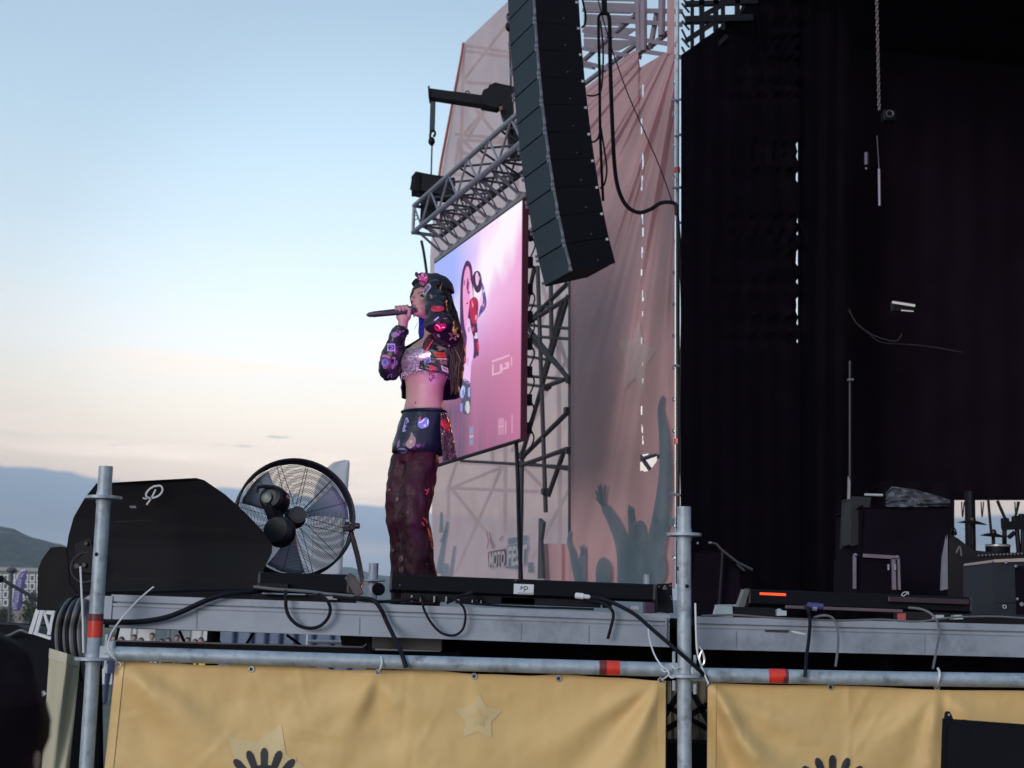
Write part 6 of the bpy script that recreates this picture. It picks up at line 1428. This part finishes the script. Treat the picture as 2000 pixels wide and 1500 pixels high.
for k in range(420):
    u = rnd.random(); a = 95 + u * 175
    st = hp(.080 * math.cos(R(a)) - .005, .085 * math.sin(R(a)) , .045 + rnd.uniform(-.03, .03))
    x1, x2 = 868 + 31 * rnd.random(), 874 + 26 * rnd.random()
    ln = rnd.uniform(690, 772); d1 = rnd.uniform(-.17, .10)
    pts = [st, SP(862 + 26 * rnd.random(), 600, d1 * .7 + .02), SP(x1 + 2, 650, d1 + .02), SP(x2 + 6, 700, d1 - .02), SP(880 + 16 * rnd.random(), ln, d1 * .5 - .10)]
    r_ = rnd.uniform(.0022, .0050)
    hb.tube(spline(pts, 4), [r_ * .8] * 4 + [r_] * 8 + [r_ * .9, r_ * .7, r_ * .5, r_ * .35, r_ * .15], 6)
for k in range(26):       # strands in front of the face edge and at the far cheek
    z = rnd.uniform(-.02, .05)
    pts = [hp(.078, -.040 - .02 * rnd.random(), .05), hp(.080 + .006 * rnd.random(), -.048 - .02 * rnd.random(), .0), hp(.068, -.060, -.05), hp(.05, -.062, -.10)]
    hb.tube(spline(pts, 4), .004, 5)
for k in range(22):
    pts = [hp(-.01, .07, .05), hp(-.005 + .02 * rnd.random(), .083, 0), hp(.0, .08, -.06), SP(858 + 8 * rnd.random(), 650, -.10)]
    hb.tube(spline(pts, 4), .0045, 5)
hb.build('hair', hairm, sing)
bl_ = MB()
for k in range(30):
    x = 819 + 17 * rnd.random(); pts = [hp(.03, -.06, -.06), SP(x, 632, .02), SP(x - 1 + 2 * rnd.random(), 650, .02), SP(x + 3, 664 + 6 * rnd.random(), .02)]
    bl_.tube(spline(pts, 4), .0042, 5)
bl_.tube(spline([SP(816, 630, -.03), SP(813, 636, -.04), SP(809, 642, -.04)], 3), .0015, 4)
bl_.build('blue_lit_hair', mat('blue lit hair', (.02, .03, .24), .4, 0, .6, 50), sing)  # blue light on the hair, painted in as the strands' colour

# cropped sequin top
seq = bpy.data.materials.new('sequins'); seq.use_nodes = True; t = seq.node_tree; b_ = t.nodes['Principled BSDF']
tcs = N(t, 'ShaderNodeTexCoord'); vo = N(t, 'ShaderNodeTexVoronoi'); vo.inputs['Scale'].default_value = 150; t.links.new(tcs.outputs['Object'], vo.inputs[0])
t.links.new(ramp(t, vo.outputs['Color'], [(0, (.12, .06, .10)), (.5, (.55, .40, .52)), (1, (.95, .85, .9))]), b_.inputs['Base Color']); b_.inputs['Metallic'].default_value = .7; b_.inputs['Roughness'].default_value = .3
nm = N(t, 'ShaderNodeBump'); nm.inputs['Strength'].default_value = 1; nm.inputs['Distance'].default_value = .02; t.links.new(vo.outputs['Color'], nm.inputs['Height']); t.links.new(nm.outputs[0], b_.inputs['Normal'])
tpm = MB(); tpm.loft([ering(SP(interp([(p[0], p[1]) for p in torso], py), py), interp([(p[0], p[2]) for p in torso], py) + .010, interp([(p[0], p[3]) for p in torso], py) + .012 + (.014 if 690 < py < 722 else 0)) for py in (684, 692, 702, 712, 722, 732)], cap=False)
top = tpm.build('sequin_top', seq, sing)
fr = MB()
for k in range(40):
    a = R(90 + (k - 20) * 3.6); py0 = 731; c = SP(833, py0); p = c + tl_ * (.142 * math.cos(a)) + tn * (.112 * math.sin(a))
    fr.tube([p, p - ZUP * rnd.uniform(.012, .038) + tl_ * rnd.uniform(-.004, .004)], .0022, 5)
fr.build('fringe', seq, top)

# jacket
leather = mat('black jacket leather', (.008, .006, .013), .34, 0, .35, 16, .25, 70, spec=.45)
jk_rows = [(660, 850, .082, .074), (668, 849, .128, .090), (678, 846, .180, .108), (690, 844, .190, .120), (710, 843, .184, .130), (735, 842, .174, .132), (760, 841, .164, .128), (785, 840, .158, .126)]
def hem(a): return interp([(10, 730), (50, 738), (75, 752), (95, 770), (130, 776), (200, 774), (300, 776)], a)
def jkt(u, v):
    a = 10 + 288 * u; open_ = max(0, 1 - v * 2.5)
    h0 = 660; py = h0 + (hem(a) - h0) * v
    A_ = interp([(r_[0], r_[2]) for r_ in jk_rows], py); B_ = interp([(r_[0], r_[3]) for r_ in jk_rows], py); cx = interp([(r_[0], r_[1]) for r_ in jk_rows], py)
    aa = R(a); n_ = .008 * mnoise.fractal(Vector((u * 14, v * 5, 3)), 1, 2, 3)
    return SP(cx, py) + tn * ((B_ + n_) * math.cos(aa)) + tl_ * ((A_ + n_) * math.sin(aa))
jm = MB(); jm.grid(jkt, 90, 36); jko = jm.build('jacket', leather, sing, solid=.006)
BV_list.append((jm.v, jm.f))
def sleeve(pts, seed, name='sleeve'):
    nd = {}; ed = []; prev = None
    for i, (p, r_) in enumerate(pts):
        nd[i] = (p, r_); 
        if i: ed.append((i - 1, i))
    V, F, Nn = skin(nd, ed, 0, 3)
    V = rough(V, Nn, .013, 17, seed, (1, 1, 1.6)); mesh_part(V, F, name, leather, sing); BV_list.append((V, F))
sleeve([(shR + tl_ * .02, .070), (shR.lerp(elR, .3), .062), (shR.lerp(elR, .75), .060), (SP(756, 730, .03), .072), (SP(762, 702, .0), .066), (SP(774, 670, -.03), .053), (SP(783, 646, -.05), .044), (SP(786, 639, -.05), .044)], 1.0)
sleeve([(shL - tl_ * .01, .072), (shL.lerp(elL, .35), .064), (shL.lerp(elL, .8), .068), (elL.lerp(shL, -.10), .074), (elL.lerp(wrL, .3), .062), (elL.lerp(wrL, .6), .053), (elL.lerp(wrL, .9), .046), (elL.lerp(wrL, 1.05), .044)], 5.0)
gl = MB(); gl.ell(pc, (.050, .041, .021), (hd, hx, hd.cross(hx)), 14, 9); gl.tube([elL.lerp(wrL, .95), pc], [.036, .032], 12)
for pts in LFING: gl.tube(pts, [.0135, .012, .011, .009] if len(pts) == 4 else .012, 9)
V, F, Nn = remesh(gl, .0045, 2); mesh_part(V, F, 'glove', capm, sing); BV_list.append((V, F)); BV_list.append((cm.v, cm.f)); BV_list.append((br.v, br.f))

# trousers and leather shorts over them
wine = mat('dark wine trousers', (.024, .0042, .010), .5, 0, .4, 9, .25, 60, spec=.2, dirt=(.034, .005, .012), dscale=4, damt=.3)
tr_ = MB()
for L_, rad in ((legs['near'], [.076, .082, .078, .084, .096, .100]), (legs['far'], [.074, .082, .075, .080, .092, .096])):
    sp = spline([SP(a, b2, c) for a, b2, c, d in L_], 5); tr_.tube(sp, [interp([(i * 5, rad[i]) for i in range(6)], q) for q in range(len(sp))], 22)
tr_.loft([ering(SP(cx, py), a, b2, 28) for py, cx, a, b2 in ((830, 823, .110, .088), (855, 819, .110, .096), (885, 815, .106, .096), (905, 811, .092, .086))])
V, F, Nn = remesh(tr_, .008, 6); V = rough(V, Nn, .012, 11, 2.0, (1, 1, .8)); mesh_part(V, F, 'trousers', wine, sing); BV_list.append((V, F))
navy = mat('navy black leather', (.006, .011, .020), .38, 0, .3, 12, .3, 60, spec=.4)
sh = MB(); sh.loft([ering(SP(cx, py, 0), a, b2, 40) for py, cx, a, b2 in ((803, 828, .116, .092), (812, 827, .122, .098), (830, 824, .126, .112), (850, 821, .126, .126), (870, 818, .124, .138), (886, 816, .122, .146))], cap=False)
Vn = []; 
for i, v in enumerate(sh.v):
    d = (v - SP(818, 850)); d.z = 0; Vn.append(v + d.normalized() * (.008 * mnoise.fractal(v * 13, 1, 2, 3)))
sh.v = Vn; sh.build('shorts', navy, sing, solid=.004); BV_list.append((sh.v, sh.f))
MB().tube(spline(ering(SP(828, 805), .124, .098, 30) + [ering(SP(828, 805), .124, .098, 30)[0]], 2), .006, 6).build('waistband', navy, sing)
flapm = mat('crinkled brown leather', (.060, .042, .040), .25, 0, .35, 14, .2, 50, spec=.8)
fm = MB()
def flap(u, v):
    px = interp([(0, 861), (.3, 860), (.6, 862), (1, 866)], v) + u * interp([(0, 12), (.3, 20), (.6, 24), (1, 26)], v)
    py = 805 + 96 * v - 6 * u * v
    return SP(px, py, -.115 + .05 * u + .022 * mnoise.fractal(Vector((u * 3.5, v * 6, 1)), 1, 2, 4))
fm.grid(flap, 26, 50); fm.build('hip_flap', flapm, sing, solid=.004); BV_list.append((fm.v, fm.f))
bt = MB()
for L_ in legs.values():
    p = SP(L_[-1][0] - 12, 1192, L_[-1][2] - .04); bt.ell(p, (.125, .05, .04), (Vector((-.8, -.6, 0)), Vector((.6, -.8, 0)), ZUP)); 
bt.build('boots', BLK, sing)

# patches and facial features follow the surface they are sewn or drawn on
allv = []; allf = []
for V_, F_ in BV_list:
    n0_ = len(allv); allv += V_; allf += [tuple(i + n0_ for i in f) for f in F_]
tree_b = BVHTree.FromPolygons([tuple(v) for v in allv], allf)
tree_body = BVHTree.FromPolygons([tuple(v) for v in BV_list[0][0]], BV_list[0][1])
def proj(px, py, tree, off):
    d = ray(px, py).normalized(); h_ = tree.ray_cast(CAMP, d, 20)
    if h_[0] is None:
        nr = tree.find_nearest(SP(px, py, -.15)); return nr[0] - d * off
    return h_[0] - d * off
def patch(poly, col, name='patch', off=.004, tree=None, rough_=.6, metal=0.0, ml=3.5):
    if len(poly) > 4 and len(poly) < 11: poly = rounded(poly, 3)
    col = tuple(c * .82 for c in col)
    V, F = flat2d(poly, ml); key = '%s %s' % (name, '_'.join('%d' % c for c in col))
    return MB().add([proj(x, y, tree or tree_b, off) for x, y in V], F, True).build(name, mat(key, lin(col), rough_, metal, .12, 40), sing)
def strip(pts, w, col, name='stitching_and_glint', off=.008, tree=None):
    V, F = ribbon2d(pts, w); return MB().add([proj(x, y, tree or tree_b, off) for x, y in V], F, True).build(name, mat('%s %s' % (name, '_'.join('%d' % c for c in col)), lin(col), .5), sing)
def disc(cx, cy, r_, ry=None, n_=12): return [(cx + r_ * math.cos(2 * math.pi * k / n_), cy + (ry or r_) * math.sin(2 * math.pi * k / n_)) for k in range(n_)]
# face
patch([(821, 577), (826, 575), (831, 577.5), (827, 580), (822, 579.5)], (34, 18, 30), 'eye', .0025, tree_body)
strip([(819.5, 577.5), (824, 574.8), (829, 575.8), (832.5, 578)], 1.2, (20, 8, 14), 'eyelash', .003, tree_body)
patch([(807, 580), (809, 579), (811, 580), (809, 581.5)], (34, 18, 30), 'eye', .0025, tree_body)
strip([(816.5, 573), (821, 570.5), (827, 570.5), (832, 573)], 1.7, (60, 30, 38), 'eyebrow', .003, tree_body)
patch(disc(810.5, 597, 1.3, 1.0, 8), (80, 30, 48), 'nostril', .002, tree_body)
patch([(809, 601), (812, 600), (815, 603), (817, 606.5), (813, 611), (810, 610), (808.5, 605)], (120, 24, 44), 'lips', .0025, tree_body)
patch([(809.5, 603), (812, 602.5), (814, 606), (811.5, 609), (809.5, 607)], (36, 6, 14), 'mouth', .004, tree_body)
patch([(809.5, 786), (811, 783.5), (812.5, 786), (811, 789.5)], (96, 48, 60), 'navel', .0015, tree_body)
# cap patches
patch([(818, 534), (825, 531), (832, 533), (836, 543), (828, 558), (819, 553), (816, 544)], (214, 70, 150), 'cap_patch', .006)
for a in ([(820, 537), (820, 552)], [(823, 535), (823, 540)], [(823, 543), (823, 554)], [(831, 537), (829, 553)], [(826, 534), (826.5, 541)], [(827, 543), (826.5, 556)], [(833, 541), (829, 543)], [(819, 545), (822, 546)]):
    strip(a, 1.8, (246, 206, 236), 'cap_patch_print', .009)
patch([(837, 553), (842, 561), (834, 571), (831, 582), (826, 573), (828, 563)], (206, 188, 220), 'patch', .006); patch([(836, 557), (839, 561), (833, 568), (829, 572), (830, 564)], (120, 104, 150), 'patch_print_and_glint', .009)
# right sleeve
patch([(756, 671), (772, 671), (772, 686), (756, 686)], (190, 180, 232)); patch([(759, 674), (769, 674), (769, 683), (759, 683)], (48, 36, 104), 'patch_print_and_glint', .009); strip([(761, 676), (766, 676), (766, 681), (762, 681)], 1.3, (190, 180, 232), 'patch_print_and_glint', .012)
patch([(744, 694), (754, 692), (763, 697), (763, 708), (758, 718), (750, 720), (745, 711)], (124, 70, 108)); patch(disc(752, 708, 7, 8), (126, 140, 198), 'patch_print_and_glint', .009); patch(disc(752, 708, 3.2, 4), (84, 98, 160), 'patch_print_and_glint', .012)
strip([(746, 696), (753, 695), (761, 699)], 2.2, (196, 140, 170), 'patch_print_and_glint', .009)
strip([(771, 697), (771, 712), (775, 712), (775, 704)], 2, (134, 130, 150)); strip([(757, 738), (760, 732), (765, 731), (764, 737)], 1.8, (92, 90, 128)); patch([(764, 652), (772, 648), (779, 653), (772, 659), (766, 658)], (150, 126, 162)); strip([(786, 648), (794, 641)], 2, (160, 140, 170))
# near sleeve and jacket front
patch([(843, 599), (850, 597), (866, 599), (867, 606), (852, 609), (842, 606)], (196, 34, 72), 'cuff_patch'); 
patch([(848, 637), (853, 632), (869, 632), (871, 640), (861, 647), (851, 645)], (206, 20, 74), 'gloss_patch', .007, None, .2); strip([(852, 634), (857, 637), (860, 642)], 2.2, (250, 180, 220), 'patch_print_and_glint', .010); strip([(863, 640), (869, 639)], 2, (250, 180, 220), 'patch_print_and_glint', .010)  # pale strips paint white glints on the glossy patch
strip([(848, 626), (857, 619)], 2.4, (176, 160, 214)); strip([(881, 619), (886, 632), (895, 631), (892, 627)], 1.8, (180, 150, 128)); strip([(866, 622), (873, 622)], 1.6, (150, 110, 104)); strip([(869, 592), (872, 586)], 3, (110, 104, 110))  # first strip paints a white highlight on the sleeve
patch(star2d(886, 656, 12, 5, -80), (206, 160, 140)); patch(star2d(886, 656, 7, 3, -80), (60, 30, 34), 'patch_print_and_glint', .009)
patch([(853, 652), (858, 653), (860, 659), (855, 658)], (150, 150, 184)); patch(disc(877, 675, 1.8), (190, 190, 196), 'stud')
patch([(853, 677), (859, 676), (864, 678), (864, 684), (855, 684)], (128, 112, 92)); patch([(848, 688), (869, 688), (872, 697), (851, 697)], (196, 44, 30)); patch([(852, 699), (872, 699), (872, 703), (853, 702)], (196, 150, 76)); patch([(857, 705), (872, 705), (873, 712), (861, 712)], (112, 86, 74))
patch([(861, 713), (875, 719), (876, 729), (864, 724)], (196, 184, 176)); strip([(865, 717), (867, 721), (871, 721), (872, 725)], 1.5, (50, 40, 44), 'patch_print_and_glint', .009)
for x in (853, 858, 863): strip([(x, 690), (x + 2, 695)], 1.6, (120, 16, 14), 'patch_print_and_glint', .009)
patch([(839, 713), (853, 717), (848, 736), (836, 733)], (190, 22, 62)); patch([(828, 704), (841, 696), (842, 707), (829, 712)], (150, 158, 214)); patch([(831, 705), (838, 701), (839, 706), (832, 709)], (80, 84, 140), 'patch_print_and_glint', .009)
patch([(832, 660), (846, 650), (851, 652), (840, 668), (826, 690), (823, 688), (826, 672)], (92, 14, 32), 'lapel', .006); strip([(846, 664), (838, 676), (828, 690)], 2.2, (196, 52, 70), 'lapel_edge', .010)
strip([(838, 738), (841, 745), (845, 738), (850, 737)], 3, (24, 18, 40), 'hem_tab', .006)
# shorts and trousers
patch([(817, 822), (821, 812), (824, 820), (831, 815), (838, 820), (837, 831), (832, 835), (823, 837), (816, 832)], (120, 150, 206)); patch(disc(830, 831, 3), (214, 226, 246), 'patch_print_and_glint', .009); patch([(819, 816), (822, 813), (823, 819), (819, 820)], (190, 60, 80), 'patch_print_and_glint', .009); strip([(818, 826), (824, 824), (829, 818)], 2, (220, 226, 244), 'patch_print_and_glint', .009); strip([(836, 820), (835, 829)], 2, (220, 226, 244), 'patch_print_and_glint', .009)
patch([(804, 844), (807, 850), (812, 857), (810, 869), (801, 876), (793, 870), (795, 862), (800, 855)], (150, 146, 124)); patch(disc(803, 863, 3.5), (190, 184, 150), 'patch_print_and_glint', .009)
patch([(788, 832), (793, 815), (798, 820), (798, 833), (792, 842), (786, 843)], (160, 156, 196)); strip([(793, 820), (792, 828), (795, 834)], 2, (60, 60, 120), 'patch_print_and_glint', .009)
patch([(776, 863), (781, 858), (780, 872), (775, 875)], (150, 110, 160)); patch([(774, 880), (782, 874), (796, 879), (793, 884), (786, 886)], (100, 116, 128))
patch([(876, 816), (880, 814), (882, 828), (878, 842), (872, 836), (873, 826)], (220, 44, 48)); strip([(874, 834), (879, 822)], 1.5, (250, 150, 140), 'patch_print_and_glint', .009)
for x, y, r_ in ((784, 948, 2), (776, 974, 3), (783, 1091, 5), (784, 1112, 5), (834, 1102, 2), (797, 1000, 1.6), (768, 1075, 2)): patch(disc(x, y, r_, r_ * 1.3, 8), (104, 84, 80), 'trouser_spot', .006)
for pts in ([(830, 956), (836, 960), (832, 966)], [(834, 958), (838, 955)], [(826, 1011), (832, 1016), (835, 1022)], [(824, 1020), (829, 1027)], [(836, 1032), (840, 1048)], [(842, 1060), (845, 1072)], [(758, 958), (762, 955)]): strip(pts, 3, (176, 66, 64), 'trouser_glint', .006)  # red glints of stage light painted on the trousers

# microphone
micm = mat('microphone black', (.014, .014, .018), .4, 0, .2, 20, spec=.5)
mic = thing('microphone', 'black handheld wireless microphone held to the mouth', 'microphone', mic0)
MB().lathe([(.010, 0), (.0125, .004), (.0135, .022), (.0155, .026), (.0165, .10), (.018, mL - .05), (.021, mL - .036), (.021, mL - .034)], mic0, md, 24).build('handle', micm, mic)
MB().ell(mic1 - md * .012, (.027, .024, .024), (md, me1, me2), 20, 12).build('grille', mat('microphone mesh', (.10, .10, .14), .4, .7, .3, 200, .8, 500), mic)
MB().lathe([(.0225, mL - .036), (.0245, mL - .030), (.0225, mL - .024)], mic0, md, 24, cap=False).build('collar', micm, mic)
MB().tube([mic0, mic0 - md * .008], .007, 10).build('antenna_tip', micm, mic)

# ================================================================== FOREGROUND HEAD, LOW LEFT
per = thing('person', 'dark haired spectator out of focus in the lower left corner', 'person', Vector((U(-52, 1458, 1.62).x, 1.62, 0)))
fc_ = U(-70, 1462, 1.62)
fb_ = MB(); fb_.ell(fc_, (.078, .096, .115), None, 24, 16); fb_.tube([fc_ - ZUP * .08, fc_ - ZUP * .20], [.055, .062], 16)
def pr_(z, a, b2): return [fc_ + Vector((a * math.cos(k * math.pi / 12), .02 + b2 * math.sin(k * math.pi / 12), z)) for k in range(24)]
fb_.loft([pr_(-.17, .06, .055), pr_(-.20, .12, .08), pr_(-.24, .19, .10), pr_(-.34, .20, .12), pr_(-.62, .17, .11), pr_(-.80, .18, .12)])
for s_ in (-1, 1):
    fb_.ell(fc_ + Vector((s_ * .078, 0, -.01)), (.010, .022, .034), None, 12, 8)
    fb_.tube([fc_ + Vector((s_ * .19, .02, -.26)), fc_ + Vector((s_ * .25, .0, -.50)), fc_ + Vector((s_ * .22, .16, -.72))], [.055, .045, .036], 12)
    fb_.tube([fc_ + Vector((s_ * .09, .02, -.76)), fc_ + Vector((s_ * .10, .0, -1.1)), fc_ + Vector((s_ * .10, .02, -1.5 )), fc_ + Vector((s_ * .11, .08, -1.0 * fc_.z + .03))], [.09, .065, .05, .045], 12)
V, F, Nn = remesh(fb_, .012, 4); mesh_part(V, F, 'body', skinD, per)
hh_ = MB(); hh_.ell(fc_ + Vector((0, -.008, .012)), (.090, .106, .122), None, 30, 20); hv_ = [v + (v - fc_).normalized() * (.012 * mnoise.fractal(v * 22, 1, 2, 4)) for v in hh_.v if True]
hh_.v = hv_; hh_.build('hair', mat('spectator hair', (.010, .004, .007), .7, 0, .4, 60, spec=.1), per)
MB().loft([pr_(-.185, .085, .07), pr_(-.205, .135, .09), pr_(-.245, .205, .112), pr_(-.34, .215, .135), pr_(-.62, .185, .125), pr_(-.82, .19, .13)], cap=False).build('shirt', mat('maroon shirt', (.09, .012, .02), .85, 0, .2, 9), per)

# ================================================================== LOWER LEFT BACKGROUND
MB().prism([U(x, y, 8.5) for x, y in ((-120, 1214), (30, 1226), (66, 1236), (100, 1248), (104, 1700), (-120, 1700))], (0, 1.0, 0)).build('equipment_crate', BLKS, None, .02, label='large dark equipment crate behind the spectator at the left edge', cat='crate')
la = thing('lattice_tower', 'white painted lattice legs below the small floor monitor', 'lattice', U(85, 1240, 7.6))
for a, w_ in (((75, 1190, 60, 1238), .022), ((83, 1192, 71, 1236), .02), ((85, 1190, 97, 1232), .014), ((66, 1236, 100, 1247), .016), ((92, 1194, 108, 1196), .03), ((106, 1196, 96, 1240), .02)):
    MB().beam(U(a[0], a[1], 7.6), U(a[2], a[3], 7.6), w_).build('bar', WHITEM, la)
lt = thing('lattice_barrier', 'white crossed lattice panel low beside the cream banner', 'lattice', U(66, 1430, 6.8))
for a, w_ in (((48, 1392, 88, 1352), .022), ((52, 1375, 88, 1418), .022), ((52, 1400, 66, 1426), .02), ((66, 1424, 90, 1400), .02), ((54, 1372, 47, 1400), .03), ((46, 1402, 50, 1432), .022), ((62, 1362, 70, 1376), .02)):
    MB().beam(U(a[0], a[1], 6.8), U(a[2], a[3], 6.8), w_).build('bar', WHITEM, lt)
MB().beam(U(40, 1450, 6.8), U(66, 1446, 6.8), .012).build('floor_bar', WHITEM, lt)
cable('stay_wire', 'dark stay wire slanting down from the left edge to the small floor monitor', [U(-30, 1115, 9), U(2, 1131, 9), U(76, 1173, 9)], .011, mat('dark green wire', (.01, .02, .02), .6), cat='wire')
MB().ell(U(1, 1131, 9), (.024, .024, .024)).build('wire_ball', BLK, None, label='small black ball on the stay wire at the left edge', cat='ball')
lp = thing('street_lamp', 'thin dark post left of the purple flag', 'post', Vector((U(22, 1200, 58).x, 58, 0))); MB().tube([Vector((U(22, 1200, 58).x, 58, 0)), U(23, 1114, 58)], .07, 8).build('post', TRUSSD, lp); MB().ell(U(23, 1114, 58), (.22, .22, .12)).build('lamp_head', TRUSSD, lp)
cable('ground_cable', 'pale cable trailing over the dark crate at the left edge', [U(0, 1246, 8.45), U(20, 1240, 8.45), U(40, 1231, 8.4), U(54, 1236, 8.4)], .008, RUBG)

# ================================================================== HAZE
hzb = MB(); hzb.box((0, 1900, 74.5), (9000, 4000, 151))
hzm = bpy.data.materials.new('evening haze'); hzm.use_nodes = True; t = hzm.node_tree; t.nodes.clear()
pv = N(t, 'ShaderNodeVolumePrincipled'); pv.inputs['Color'].default_value = (.72, .82, .95, 1); pv.inputs['Density'].default_value = 0.00022; pv.inputs['Anisotropy'].default_value = 0.1
om = N(t, 'ShaderNodeOutputMaterial'); t.links.new(pv.outputs[0], om.inputs['Volume'])
HAZE = True
if HAZE: hzb.build('haze', hzm, None, kind='stuff', label='thin blue evening haze over the field')
